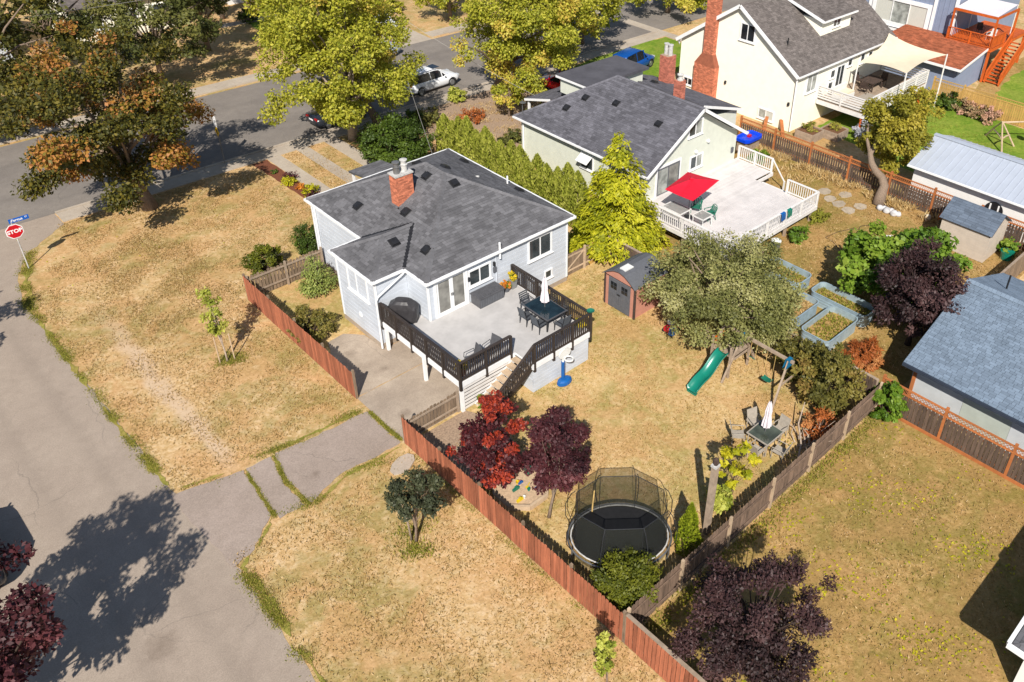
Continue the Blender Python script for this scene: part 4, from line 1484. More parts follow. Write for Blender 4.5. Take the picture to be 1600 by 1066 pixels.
# right-hand wing, front porch and flat dormer
MB().prism([(43.6, 32.6), (47.2, 32.6), (47.2, 40.5), (43.6, 40.5)], 0, 2.95).build('wall', 'stucco_green', G)
roof_plane(G, [(47.4, 32.3, 2.95), (47.4, 40.8, 2.95), (42.9, 40.8, 4.35), (42.9, 32.3, 4.35)], 'shingle_green', seed=14)
MB().beam((42.9, 32.28, 4.28), (47.4, 32.28, 2.88), .05, .18).build('barge_board', 'white_trim', G)
vent(G, (44.6, 38.2, 3.86), (.3, 0, 1))
bricks(G, 46.2, 47.1, 38.4, 39.2, 0, 5.3, 'brick_pink', 8, 'chimney')
for y in (38.6, 39.0):
    MB().lathe([(.16, 0), (.16, .75), (.2, .77), (.2, .82)], (46.65, y, 5.28), 10).build('flue', 'clay_grey', G)
MB().box(38.0, 38.3, 4.0, 43.4, 41.0, 5.1).build('dormer', 'stucco_green', G)
MB().prism([(37.8, 38.0), (43.7, 38.0), (43.7, 41.25), (37.8, 41.25)], 5.1, 5.28).build('dormer_roof', 'shingle_green', G)
MB().box(37.76, 37.96, 5.06, 37.8, 41.3, 5.2).box(37.76, 41.25, 5.06, 43.74, 41.3, 5.2).build('fascia', 'white_trim', G)
roof_plane(G, [(43.9, 44.1, 2.75), (37.4, 44.1, 2.75), (37.4, 41.4, 3.5), (43.9, 41.4, 3.5)], 'shingle_green', seed=15)
for x in (37.6, 40.6, 43.6):
    MB().box(x - .07, 43.8, 0, x + .07, 43.94, 2.72).build('porch_post', 'white_trim', G)
MB().beam((37.38, 41.4, 3.42), (37.38, 44.12, 2.67), .05, .16).build('barge_board', 'white_trim', G)

# white deck
GD = thing('white_deck', 'wide white-painted plank deck with white railings behind the green house', 'deck', (38, 26, 0))
GZ = 1.1
y = 22.5
while y < 29.85:
    x1 = 42.2 if y < 27.0 else 43.95
    piece('plank', 'deck_white', GD, ((33.6 + x1) / 2, y + .07, GZ - .02), (x1 - 33.6, .132, .04))
    y += .14
for p, q in (((33.57, 22.47), (42.25, 22.47)), ((33.57, 22.5), (33.57, 29.8)), ((42.23, 22.5), (42.23, 27)), ((43.98, 27), (43.98, 29.8)), ((42.2, 26.98), (44.0, 26.98))):
    MB().beam((*p, GZ - .16), (*q, GZ - .16), .05, .24).build('fascia', 'white_rail', GD)
rail((33.62, 22.52), (42.2, 22.52), 5, GZ, mat='white_rail', root=GD, h=.92, bal=.15, drop=.3, bw=.04)
rail((33.62, 27.8), (33.62, 22.52), 3, GZ, (1, 0), 'white_rail', GD, .92, .15, .3, .04)
rail((42.2, 22.52), (42.2, 24.7), 1, GZ, (0, 1), 'white_rail', GD, .92, .15, .3, .04)
rail((43.95, 29.8), (43.95, 27.1), 2, GZ, (1, 1), 'white_rail', GD, .92, .15, .3, .04)
for x in (33.8, 36.5, 39.3, 42.0):
    for y in (22.7, 26, 29):
        piece('post', 'weathered_wood', GD, (x, y, .45), (.14, .14, .9))
for i in range(4):
    piece('tread', 'white_rail', GD, (42.5 + .28 * i, 25.85, GZ - .2 * (i + 1)), (.3, 1.9, .04))
for y in (24.9, 26.85):
    bpiece('stringer', 'white_rail', GD, (42.25, y, GZ - .2), (43.6, y, .05), .05, .2)
bpiece('stair_rail', 'white_rail', GD, (43.95, 27.1, GZ + .9), (43.95, 26.0, .75), .05, .07)
piece('post', 'white_rail', GD, (43.95, 26.0, .4), (.09, .09, .8))

um = thing('red_parasol', 'open red square parasol shading the table on the white deck', 'parasol', (35.2, 26.9, GZ))
UZ = GZ + 2.1
cs = [(33.75, 27.6, UZ), (36.45, 28.15, UZ), (37.0, 26.2, UZ), (33.85, 25.6, UZ)]
ap = (35.25, 26.9, UZ + .42)
m = MB()
for i in range(4):
    p, q = Vector(cs[i]), Vector(cs[(i + 1) % 4])
    mid = (p + q) / 2 + Vector((0, 0, -.03))
    am = Vector(ap)
    rings = [[am.lerp(p, t), am.lerp(mid, t) - Vector((0, 0, .05 * math.sin(math.pi * t))), am.lerp(q, t)] for t in (0.02, .35, .7, 1)]
    m.loft(rings, False, False)
cn = m.build('canopy', 'umbrella_red', um)
MB().tube([(35.25, 26.9, GZ), (35.25, 26.9, UZ + .5)], .025, 8).build('pole', 'steel', um)
MB().lathe([(.25, 0), (.25, .06), (.05, .12)], (35.25, 26.9, GZ), 14).build('base', 'black_metal', um)
MB().lathe([(.12, 0), (.13, .05), (.02, .09)], (35.25, 26.9, UZ + .4), 10).build('finial', 'umbrella_red', um)
rb = MB()
for c in cs:
    rb.tube([(35.25, 26.9, UZ + .36), (c[0], c[1], c[2] - .02)], .012, 5)
rb.build('ribs', 'steel', um)


def glass_table(label, x0, x1, y0, y1, z0):
    t = thing('glass_table', label, 'table', ((x0 + x1) / 2, (y0 + y1) / 2, z0))
    MB().box(x0, y0, z0 + .69, x1, y1, z0 + .705).build('table_top', 'clear_top', t)
    m = MB()
    for p, q in (((x0, y0), (x1, y0)), ((x1, y0), (x1, y1)), ((x1, y1), (x0, y1)), ((x0, y1), (x0, y0))):
        m.beam((*p, z0 + .69), (*q, z0 + .69), .06, .05)
    m.build('rim', 'white_plastic', t)
    for x in (x0 + .04, x1 - .04):
        for y in (y0 + .04, y1 - .04):
            MB().tube([(x, y, z0), (x, y, z0 + .68)], .022, 6).build('leg', 'white_plastic', t)


glass_table('large white-framed glass table under the red parasol', 34.1, 35.1, 26.6, 28.0, GZ)
glass_table('small white-framed glass table beside the green plastic chair', 34.6, 35.5, 25.3, 26.1, GZ)


def resin_chair(label, p, rz, mat='green_plastic'):
    t = thing('resin_chair', label, 'chair', (0, 0, 0), 'moulded plastic chairs on the white deck')
    MB().box(-.24, -.22, .38, .24, .25, .42).build('seat', mat, t)
    m = MB()
    for k in range(5):
        x = -.2 + .1 * k
        m.beam((x, -.22, .42), (x, -.34, .80), .06, .018, (0, 1, 0))
    m.tube([(-.24, -.2, .4), (-.25, -.32, .75), (-.12, -.36, .88), (.12, -.36, .88), (.25, -.32, .75), (.24, -.2, .4)], .025, 6)
    m.build('backrest', mat, t)
    for s in (-1, 1):
        MB().tube([(.27 * s, .24, .0), (.27 * s, .22, .6), (.27 * s, -.2, .62), (.26 * s, -.3, .65)], .026, 6).build('armrest', mat, t)
        MB().tube([(.25 * s, -.28, 0), (.24 * s, -.2, .4)], .026, 6).build('leg', mat, t)
    t.location, t.rotation_euler = p, (0, 0, rz)


resin_chair('green plastic armchair out in the sun beside the red parasol', (36.0, 25.9, GZ), 1.2)
resin_chair('dark green plastic armchair in the shade of the red parasol', (36.05, 26.95, GZ), 2.0)
for lab, p, mt in (('blue towel hung over the white deck railing', (38.35, 22.44), 'blue_plastic'), ('teal towel hung over the white deck railing next to the blue one', (39.0, 22.44), 'teal_plastic')):
    m = MB()
    r = []
    for z, o in ((GZ + .5, -.10), (GZ + .75, -.09), (GZ + .93, -.06), (GZ + .965, .06), (GZ + .8, .15), (GZ + .6, .16)):
        r.append([(p[0] - .2, p[1] + o, z), (p[0] - .05, p[1] + o - .015, z), (p[0] + .1, p[1] + o + .01, z), (p[0] + .2, p[1] + o, z), (p[0] + .2, p[1] + o + .02, z), (p[0] - .2, p[1] + o + .02, z)])
    tag(m.loft(r).build('towel', mt), lab, 'towel')

# ================================================================ yellow house
Yh = thing('yellow_house', 'tall cream-yellow house with steep grey gable roof and tapering brick chimney', 'house', (59, 36, 0))
YE, YR = 4.45, 8.4
MB().prism([(52.4, 31.3), (66, 31.3), (66, 42.3), (52.4, 42.3)], 0, 4.5).build('wall', 'stucco_yellow', Yh)
MB().ext([(52.4, 31.3, 4.5), (52.4, 42.3, 4.5), (52.4, 36.8, 8.25)], (.2, 0, 0)).build('gable', 'stucco_yellow', Yh)
ya, yb, yc, yd = (52.05, 31.0, YE), (66.3, 31.0, YE), (66.3, 42.6, YE), (52.05, 42.6, YE)
r0, r1 = (52.05, 36.8, YR), (66.3, 36.8, YR)
roof_plane(Yh, [ya, yb, r1, r0], 'shingle_yellow', tab=(.34, .16), seed=21)
roof_plane(Yh, [yc, yd, r0, r1], 'shingle_yellow', tab=(.34, .16), seed=22)
caps(Yh, [(r0, r1)], 'shingle_yellow')
for p in (ya, yd):
    MB().beam((p[0], p[1], p[2] - .1), (r0[0], r0[1], r0[2] - .1), .06, .26).build('barge_board', 'white_trim', Yh)
gutter(Yh, (52.05, 30.95, YE - .06), (66.3, 30.95, YE - .06))
MB().prism([(52.2, 31.05), (66.2, 31.05), (66.2, 31.4), (52.2, 31.4)], YE - .14, YE - .08).build('soffit', 'white_trim', Yh)
for y in (31.15, 42.45):
    MB().ext([(52.1, y, YE - .1), (52.4, y, YE - .1), (52.4, y, YE - .55)], (0, .1, 0)).build('bracket', 'white_trim', Yh)
window(Yh, (52.39, 36.65, 5.85), (0, -1, 0), dl, 1.2, 1.15, 2, 'glass_dark', fw=.1)
window(Yh, (52.39, 34.15, .38), (0, -1, 0), dl, 1.25, .65, 2, ('glass_blind', 'curtain'), fw=.09)
window(Yh, (52.39, 41.7, .9), (0, -1, 0), dl, .8, .5, 2, 'glass_dark', fw=.08)
window(Yh, (53.85, 31.29, 2.75), X, dn, 1.2, 1.3, 2, 'glass_blind', fw=.1)
for x, z0, h in ((57.1, 3.1, .55), (57.0, 2.2, .5), (59.5, 3.5, .5), (61.4, 3.3, .7), (62.6, 3.3, .6)):
    window(Yh, (x, 31.29, z0), X, dn, .55, h, 1, 'glass', fw=.07)
window(Yh, (58.0, 31.29, 1.85), X, dn, 1.0, 1.9, 2, 'glass', fw=.09, name='deck_door', sill=False)
# dormer
dm = MB().ext([(57.6, 33.0, 5.6), (61.8, 33.0, 5.6), (61.8, 33.0, 7.05), (57.6, 33.0, 7.05)], (0, 3.4, 0)).build('dormer', 'stucco_yellow', Yh)
roof_plane(Yh, [(57.3, 32.7, 7.08), (62.1, 32.7, 7.08), (62.1, 36.75, 8.3), (57.3, 36.75, 8.3)], 'shingle_yellow', seed=23)
MB().beam((57.3, 32.7, 7.0), (57.3, 36.75, 8.22), .06, .2).build('barge_board', 'white_trim', Yh)
gutter(Yh, (57.3, 32.66, 7.0), (62.1, 32.66, 7.0))
window(Yh, (59.2, 32.99, 6.25), X, dn, 1.0, .55, 2, 'glass', fw=.07)
# chimney: broad base, sloped shoulders, slim stack
bricks(Yh, 51.85, 52.45, 38.35, 40.4, 0, 3.1, 'brick', 31, 'chimney')
sh = MB()
V_ = [(51.85, 38.35), (52.4, 38.35), (52.4, 40.4), (51.85, 40.4)]
T_ = [(51.95, 38.8), (52.4, 38.8), (52.4, 39.75), (51.95, 39.75)]
for k in range(12):
    f0, f1 = k / 12, (k + 1) / 12
    q = [(a[0] + (b[0] - a[0]) * f0, a[1] + (b[1] - a[1]) * f0) for a, b in zip(V_, T_)]
    sh.prism(q, 3.1 + f0 * .95, 3.1 + f1 * .95 - .01)
sh.build('chimney_shoulder', 'brick', Yh)
bricks(Yh, 51.95, 52.6, 38.8, 39.75, 4.0, 9.2, 'brick', 32, 'chimney')
for x, y in ((53.5, 33.2), (55.2, 34.2)):
    MB().tube([(x, y, 5.2), (x, y, 6.5)], .045, 6).build('plumbing_pipe', 'black_vent', Yh)
MB().tube([(52.25, 31.2, 4.3), (52.3, 31.2, .1)], .06, 8).build('downpipe', 'white_trim', Yh)
for y in (31.6, 37.5):
    MB().box(52.28, y, 2.0, 52.4, y + .14, 2.25).build('wall_lamp', 'black_metal', Yh)

# its deck
YD = thing('upper_deck', 'white horizontal-rail deck under a cream shade sail on the yellow house', 'deck', (60, 28, 0))
YZ = 1.85
yl, yr_, yf = 55.55, 65.2, 27.2
for k in range(29):
    piece('plank', 'weathered_wood', YD, ((yl + yr_) / 2, yf + .07 + .141 * k, YZ - .02), (yr_ - yl, .13, .04))
for p, q in (((yl, yf), (yr_, yf)), ((yl, yf), (yl, 31.25)), ((yr_, yf), (yr_, 31.25))):
    MB().beam((*p, YZ - .2), (*q, YZ - .2), .06, .34).build('fascia', 'white_rail', YD)
    for k in range(5):
        bpiece('rail', 'white_rail', YD, (*p, YZ + .18 + .19 * k), (*q, YZ + .18 + .19 * k), .03, .12)
    bpiece('top_rail', 'white_rail', YD, (*p, YZ + 1.06), (*q, YZ + 1.06), .13, .04)
    n = 5 if p[1] == q[1] else 2
    for i in range(n + 1):
        t = i / n
        piece('post', 'white_rail', YD, (p[0] + (q[0] - p[0]) * t, p[1] + (q[1] - p[1]) * t, YZ + .5), (.1, .1, 1.1))
for x in (yl + .2, 58.7, 62, yr_ - .2):
    piece('post', 'orange_wood', YD, (x, yf + .2, YZ / 2 - .1), (.16, .16, YZ - .2))
bpiece('beam', 'orange_wood', YD, (yl, yf + .2, YZ - .45), (yr_, yf + .2, YZ - .45), .1, .2)
sl_ = thing('shade_sail', 'cream fabric shade sail stretched over the white-railed deck', 'shade sail', (61, 29, YZ))
S4 = [Vector((65.2, 31.2, 4.95)), Vector((65.6, 26.25, 4.35)), Vector((59.6, 26.5, 4.2)), Vector((59.2, 30.3, 4.1))]
n = 10
grid = []
for i in range(n + 1):
    row = []
    for j in range(n + 1):
        u_, v_ = i / n, j / n
        # inward-curved edges, sagging centre
        uu = u_ + (u_ - .5) * -.18 * math.sin(math.pi * v_)
        vv_ = v_ + (v_ - .5) * -.18 * math.sin(math.pi * u_)
        p = S4[0].lerp(S4[3], uu).lerp(S4[1].lerp(S4[2], uu), vv_)
        row.append(p - Vector((0, 0, .22 * math.sin(math.pi * u_) * math.sin(math.pi * v_))))
    grid.append(row)
MB().loft(grid, False, False).build('sail', 'sail_cream', sl_, True)
for c, z0 in ((S4[1], 0), (S4[2], 0), (S4[3], YZ)):
    MB().tube([(c.x, c.y, z0), (c.x, c.y, c.z + .05)], .06, 8).build('pole', 'white_rail', sl_)
cb = thing('deck_sofa', 'cream cushioned sofa on the white-railed deck', 'sofa', (57.3, 29.4, YZ))
MB().box(56.4, 29.6, YZ, 58.2, 30.5, YZ + .35).build('base', 'white_plastic', cb)
MB().box(56.45, 29.62, YZ + .35, 58.15, 30.4, YZ + .5).build('cushion', 'sail_cream', cb)
MB().box(56.4, 30.35, YZ + .35, 58.2, 30.55, YZ + .9).build('backrest', 'white_plastic', cb)
rg = tag(MB().box(57.2, 27.5, YZ + .004, 59.6, 29.3, YZ + .016).build('outdoor_rug', 'beige_sling'), 'beige outdoor rug on the white-railed deck', 'rug')
ot = thing('patio_table', 'dark patio table in the shade of the cream sail', 'table', (60.6, 29.6, YZ))
MB().box(59.8, 29.0, YZ + .68, 61.6, 30.2, YZ + .73).build('table_top', 'bark_dark', ot)
for x in (59.95, 61.45):
    for y in (29.1, 30.1):
        MB().box(x - .04, y - .04, YZ, x + .04, y + .04, YZ + .68).build('leg', 'bark_dark', ot)
pb = patio_chair('patio_chair', 'dark armchair at the shaded table on the white-railed deck', 'bark_dark', 'bark_dark', 'dark chairs at the shaded deck table', False)
pb.location, pb.rotation_euler = (59.4, 29.4, YZ), (0, 0, -1.5)
clone(pb, (62.0, 29.4, YZ), 1.6)
clone(pb, (60.6, 30.6, YZ), 3.1)
for lab, p in (('square weathered timber planter by the corner of the yellow house', (52.6, 29.7)), ('low weathered timber planter in front of the dark under-deck opening', (54.2, 28.6))):
    t = thing('timber_planter', lab, 'planter', (*p, 0))
    for k in range(3):
        z = .12 + .22 * k
        for sx, sy, lx, ly in ((0, -.75, 1.5, .05), (0, .75, 1.5, .05), (-.75, 0, .05, 1.45), (.75, 0, .05, 1.45)):
            piece('board', 'weathered_wood', t, (p[0] + sx, p[1] + sy, z), (lx, ly, .21))
    MB().box(p[0] - .72, p[1] - .72, 0, p[0] + .72, p[1] + .72, .58).build('soil', 'soil', t)
    crown(t, 'lf_weed', (p[0], p[1], .85), (.5, .5, .35), 9, .28, 420, .2, int(p[0] * 10), name='plant', up=.2, asp=.3)
for lab, p, rz, L in (('orange-brown plank lying against the lattice fence behind the yellow house', (50.3, 32.2), .5, 2.2), ('second orange-brown plank propped beside the lattice fence', (51.2, 31.0), .75, 1.8)):
    o = tag(MB().beam((0, 0, .05), (L * .9, 0, .75), .25, .05).build('plank', 'fence_post'), lab, 'plank')
    o.location, o.rotation_euler = (*p, 0), (0, 0, rz)
sw_ = thing('step_stringer', 'weathered board panel leaning under the white-railed deck', 'panel', (56.6, 26.3, 0))
for k in range(4):
    piece('board', 'pale_wood', sw_, (56.7, 26.3, .1 + .2 * k), (1.3, .04, .18))
for lab, p in (('pale paving slab in the shade of the leaning tree', (54.6, 25.0)), ('second pale paving slab beside the leaning tree', (55.3, 24.2))):
    tag(MB().box(p[0] - .55, p[1] - .35, 0, p[0] + .55, p[1] + .35, .05).build('paving_slab', 'flag_stone'), lab, 'paving slab')
pl = thing('pool_float', 'bright blue inflatable paddling pool between the green and yellow houses', 'paddling pool', (47.8, 31.8, 0))
MB().loft([[(47.3 + a * sx_, 31.4 + b * sy_, z_) for a, b in ((-1, -.7), (-.7, -1), (.7, -1), (1, -.7), (1, .7), (.7, 1), (-.7, 1), (-1, .7))] for sx_, sy_, z_ in ((.9, .55, .96), (.98, .62, 1.0), (.98, .62, 1.2), (.88, .52, 1.24), (.82, .46, 1.1))]).build('ring', M('pool_blue', C(10, 70, 220, .75), .35, .05, 3), pl)
MB().box(46.5, 31.0, 0, 48.1, 31.8, .98).build('stand', 'weathered_wood', pl)
tag(MB().box(47.2, 31.3, 1.05, 47.5, 31.5, 1.25).build('toy_box', 'red_plastic'), 'small red box sitting in the blue paddling pool', 'toy')

# ================================================================ long metal-roofed building
ML = thing('long_garage', 'long low white building with pale ribbed metal roof', 'garage', (51.5, 15, 0))
MB().prism([(49.4, 4), (55.1, 4), (55.1, 20.0), (49.4, 20.0)], 0, 2.45).build('wall', 'white_wall', ML)
me_, mr_ = 2.45, 3.55
for e0, e1 in ((49.05, 52.25), (55.45, 52.25)):
    pts = [(e0, 20.35, me_), (e0, 3.6, me_), (e1, 3.6, mr_), (e1, 20.35, mr_)]
    MB().ext(pts, (0, 0, -.07)).build('roof_panel', 'metal_roof', ML)
    y = 20.33
    while y > 3.6:
        bpiece('rib', 'metal_roof', ML, (e0, y, me_ + .012), (e1, y, mr_ + .012), .04, .035)
        y -= .42
MB().beam((52.25, 20.4, mr_ + .03), (52.25, 3.6, mr_ + .03), .34, .06).build('ridge_cap', 'metal_roof', ML)
MB().beam((49.0, 20.35, me_ - .06), (49.0, 3.6, me_ - .06), .1, .1).build('gutter', 'white_trim', ML)
MB().prism([(49.1, 3.7), (49.42, 3.7), (49.42, 20.2), (49.1, 20.2)], me_ - .2, me_ - .12).build('soffit', 'fascia_dark', ML)
MB().ext([(49.4, 20.0, 2.4), (55.1, 20.0, 2.4), (52.25, 20.0, 3.42)], (0, -.1, 0)).build('gable', 'white_wall', ML)
m = MB()
m.ext([(49.38, 14.6 + .55 * math.cos(k * math.pi / 10), 1.35 + .55 * math.sin(k * math.pi / 10)) for k in range(11)], (-.05, 0, 0))
m.build('arched_vent', 'black_vent', ML)
for y in (14.35, 14.85):
    MB().box(49.28, y - .04, 1.36, 49.34, y + .04, 1.75).build('vent_bar', 'white_trim', ML)

# ================================================================ blue-grey garage on the right
GG = thing('blue_garage', 'garage with blue-grey shingle roof and pale panelled wall behind the lattice fence', 'garage', (34, 6, 0))
for k, (y0, y1) in enumerate(((10.5, 8.1), (8.09, 6.0), (5.99, 3.0), (2.99, -2))):
    MB().box(31.35, y1, 0, 31.4, y0, 2.25).build('wall_panel', M('panel_%d' % k, C(206 + (4, -10, 8, 0)[k], 212 + (2, -8, 6, 0)[k], 210 + (6, -16, 12, 0)[k], .68), .85, .06, 1.4), GG)
MB().prism([(31.4, -4), (41, -4), (41, 10.5), (31.4, 10.5)], 0, 2.3).build('wall', 'pale_panel', GG)
roof_plane(GG, [(30.85, 10.85, 2.2), (30.85, -4.5, 2.2), (36.1, -4.5, 4.2), (36.1, 10.85, 4.2)], 'shingle_blue', under='fascia_dark', tab=(.27, .135), seed=41)
roof_plane(GG, [(41.35, -4.5, 2.2), (41.35, 10.85, 2.2), (36.1, 10.85, 4.2), (36.1, -4.5, 4.2)], 'shingle_blue', under='fascia_dark', seed=42)
MB().ext([(31.4, 10.5, 2.25), (41, 10.5, 2.25), (36.1, 10.5, 4.05)], (0, -.1, 0)).build('gable', 'pale_panel', GG)
caps(GG, [((36.1, 10.85, 4.2), (36.1, -4.5, 4.2))], 'shingle_blue', .4)
MB().beam((30.8, 10.85, 2.12), (30.8, -4.5, 2.12), .12, .14).build('gutter', 'fascia_dark', GG)
MB().box(31.28, 10.3, 0, 31.36, 10.45, 2.2).build('corner_board', 'fence_post', GG)
MB().tube([(37.6, 9.5, 3.6), (37.6, 9.5, 4.4)], .045, 6).build('plumbing_pipe', 'black_vent', GG)

# ================================================================ house whose roof corner enters at the lower right
CH = thing('corner_house', 'white-guttered house corner casting a dark shadow over the weedy lawn', 'house', (24, -3, 0))
MB().prism([(21.0, -9), (31, -9), (31, 1.3), (21.0, 1.3)], 0, 2.25).build('wall', 'white_wall', CH)
MB().prism([(20.5, -9.5), (31.5, -9.5), (31.5, 1.75), (20.5, 1.75)], 2.2, 2.32).build('roof', 'shingle', CH)
MB().beam((20.46, -9.5, 2.26), (20.46, 1.83, 2.26), .12, .16).build('gutter', 'white_trim', CH)
MB().beam((20.52, 1.81, 2.26), (31.5, 1.81, 2.26), .12, .16).build('gutter', 'white_trim', CH)
roof_plane(CH, [(20.55, 1.7, 2.34), (20.55, -9.4, 2.34), (24.6, -5.5, 3.4), (24.6, -2.4, 3.4)], 'shingle', seed=51)
roof_plane(CH, [(31.4, 1.7, 2.34), (20.55, 1.7, 2.34), (24.6, -2.4, 3.4), (27.4, -2.4, 3.4)], 'shingle', seed=52)
MB().box(20.5, .5, 2.02, 21.0, .64, 2.2).build('rafter', 'fence_post', CH)
bricks(CH, 22.9, 23.5, .5, 1.0, 2.4, 3.6, 'brick', 55, 'chimney')

# ================================================================ tan shed, rose shed
TS = thing('tan_shed', 'tan vinyl garden shed with grey-blue shingle roof by the lattice fence', 'shed', (46.4, 14.6, 0))
tx0, tx1, ty0, ty1 = 45.3, 47.75, 13.15, 16.0
MB().box(tx0, ty0, 0, tx1, ty1, 1.95).build('wall', 'tan_vinyl', TS)
siding(TS, (tx0, ty0, 0), (tx0, ty1, 0), (-1, 0, 0), .03, 1.95, 'tan_vinyl', .15)
for k in range(9):
    piece('panel', 'tan_vinyl', TS, (tx0 + .14 + k * .27, ty0 - .012, .98), (.255, .02, 1.92))
tm = (tx0 + tx1) / 2
MB().ext([(tx0, ty0, 1.93), (tx1, ty0, 1.93), (tm, ty0, 2.7)], (0, .06, 0)).build('gable', 'tan_vinyl', TS)
MB().ext([(tx0, ty1 - .06, 1.93), (tx1, ty1 - .06, 1.93), (tm, ty1 - .06, 2.7)], (0, .06, 0)).build('gable', 'tan_vinyl', TS)
roof_plane(TS, [(tx0 - .15, ty1 + .15, 1.86), (tx0 - .15, ty0 - .15, 1.86), (tm, ty0 - .15, 2.74), (tm, ty1 + .15, 2.74)], 'shingle_shed', under='fascia_dark', thick=.06, tab=(.5, .16), seed=61)
roof_plane(TS, [(tx1 + .15, ty0 - .15, 1.86), (tx1 + .15, ty1 + .15, 1.86), (tm, ty1 + .15, 2.74), (tm, ty0 - .15, 2.74)], 'shingle_shed', under='fascia_dark', thick=.06, tab=(.5, .16), seed=62)

RS = thing('rose_shed', 'dusty-pink plastic shed with dark grey double doors beside the apple tree', 'shed', (27.6, 24.15, 0))
MB().box(26.56, 23.12, 0, 28.75, 25.2, 1.85).build('wall', 'rose_plastic', RS)
ry0, ry1, rym = 23.02, 25.3, 24.16
arch = [(ry0, 1.85), (ry0 + .35, 2.12), (ry0 + .75, 2.34), (rym, 2.42), (ry1 - .75, 2.34), (ry1 - .35, 2.12), (ry1, 1.85)]
MB().ext([(26.56, y, z - .05) for y, z in arch] , (2.19, 0, 0)).build('gable', 'rose_plastic', RS)
for (ya_, za), (yb_, zb) in zip(arch[:-1], arch[1:]):
    MB().hexa([(26.42, ya_, za), (28.9, ya_, za), (28.9, yb_, zb), (26.42, yb_, zb), (26.42, ya_, za + .05), (28.9, ya_, za + .05), (28.9, yb_, zb + .05), (26.42, yb_, zb + .05)]).build('roof_panel', 'shed_grey', RS)
MB().box(26.7, rym - .2, 2.44, 27.3, rym + .2, 2.5).build('skylight', 'white_plastic', RS)
for y0, y1 in ((23.42, 24.15), (24.17, 24.9)):
    dd = MB().box(26.5, y0, .06, 26.56, y1, 1.82).build('door', 'shed_grey', RS)
    for k in range(5):
        yy = y0 + .07 + k * .146
        piece('door_board', 'shed_grey', dd, (26.495, yy, .6), (.012, .13, 1.0))
    for a in (0, 1):
        for b in (0, 1):
            MB().box(26.485, y0 + .16 + a * .22, 1.22 + b * .22, 26.505, y0 + .35 + a * .22, 1.41 + b * .22).build('pane', 'glass_dark', dd)
MB().box(26.46, 24.05, .98, 26.5, 24.27, 1.04).build('handle', 'black_metal', RS)
for y in (23.12, 25.2):
    MB().box(26.52, y - .05, 0, 26.62, y + .05, 1.86).build('corner_board', 'bark_dark', RS)

# ================================================================ blue house, top right
BH = thing('blue_house', 'blue-grey house with white-framed triple windows and rust-brown roof extension', 'house', (78, 34, 0))
MB().prism([(75.0, 30.2), (90, 30.2), (90, 45), (75.0, 45)], 0, 7).build('wall', 'blue_siding', BH)
for k in range(32):
    piece('batten', 'blue_siding', BH, (74.985, 30.4 + k * .45, 3.5), (.03, .05, 6.9))
window(BH, (74.97, 37.7, 2.9), (0, -1, 0), dl, 5.0, 1.9, 3, ('curtain', 'glass_blind', 'curtain'), fw=.35, dep=.1)
for y in (30.2, 32.1, 38.3):
    MB().box(74.9, y - .14, 0, 75.02, y + .14, 6.8).build('trim_board', 'white_trim', BH)
MB().box(74.88, 30.2, 2.15, 74.98, 38.3, 2.4).build('trim_board', 'white_trim', BH)
roof_plane(BH, [(68.2, 34.4, 2.55), (68.2, 25.9, 2.55), (74.95, 26.4, 3.0), (74.95, 34.4, 3.0)], 'shingle_brown', seed=71)
MB().prism([(68.8, 26.3), (74.9, 26.6), (74.9, 34.0), (68.8, 34.0)], 0, 2.5).build('wall', 'blue_siding', BH)
MB().beam((68.16, 34.4, 2.5), (68.16, 25.86, 2.5), .06, .2).build('fascia', 'white_trim', BH)
MB().beam((68.2, 25.86, 2.5), (74.95, 26.36, 2.95), .06, .2).build('fascia', 'white_trim', BH)
roof_plane(BH, [(74.6, 45, 6.9), (74.6, 29.9, 6.9), (82, 29.9, 9), (82, 45, 9)], 'shingle_brown', seed=72)
OD = thing('orange_deck', 'orange-stained timber deck and stairs beside the blue house', 'deck', (77, 28, 0))
OZ = 3.0
for k in range(30):
    piece('plank', 'orange_wood', OD, (78.0, 26.1 + k * .136, OZ - .02), (7.8, .128, .04))
for p, q in (((74.1, 26.05), (81.9, 26.05)), ((74.1, 26.05), (74.1, 30.1))):
    bpiece('fascia', 'orange_wood', OD, (*p, OZ - .15), (*q, OZ - .15), .06, .3)
rail((74.1, 30.1), (74.1, 26.1), 2, OZ, mat='orange_wood', root=OD, h=1.0, bal=.13, drop=.1, bw=.045)
rail((74.1, 26.1), (76.6, 26.1), 1, OZ, (0, 1), 'orange_wood', OD, 1.0, .13, .1, .06)
for x in (74.2, 78, 81.8):
    for y in (26.2, 29.8):
        piece('post', 'orange_wood', OD, (x, y, 1.45), (.18, .18, 2.9))
for x, y in ((74.2, 26.2), (74.2, 30.0), (78.5, 26.2)):
    piece('post', 'orange_wood', OD, (x, y, OZ + 1.3), (.14, .14, 2.6))
for p, q in (((74.2, 26.2), (74.2, 30.0)), ((74.2, 26.2), (78.5, 26.2))):
    bpiece('beam', 'orange_wood', OD, (*p, OZ + 2.55), (*q, OZ + 2.55), .1, .2)
for i in range(13):
    piece('tread', 'orange_wood', OD, (78.1 - .30 * i, 25.35, OZ - .22 * (i + 1)), (.3, 1.2, .05))
for y in (24.72, 25.98):
    bpiece('stringer', 'orange_wood', OD, (78.3, y, OZ - .1), (74.2, y, .05), .08, .3)
    bpiece('stair_rail', 'orange_wood', OD, (78.3, y, OZ + .95), (74.3, y, 1.05), .1, .09)
    for i in range(26):
        x = 78.2 - 3.9 * i / 25
        piece('baluster', 'orange_wood', OD, (x, y, OZ + .45 - (78.3 - x) * .71), (.04, .04, .85))
    piece('post', 'orange_wood', OD, (74.3, y, .55), (.12, .12, 1.1))
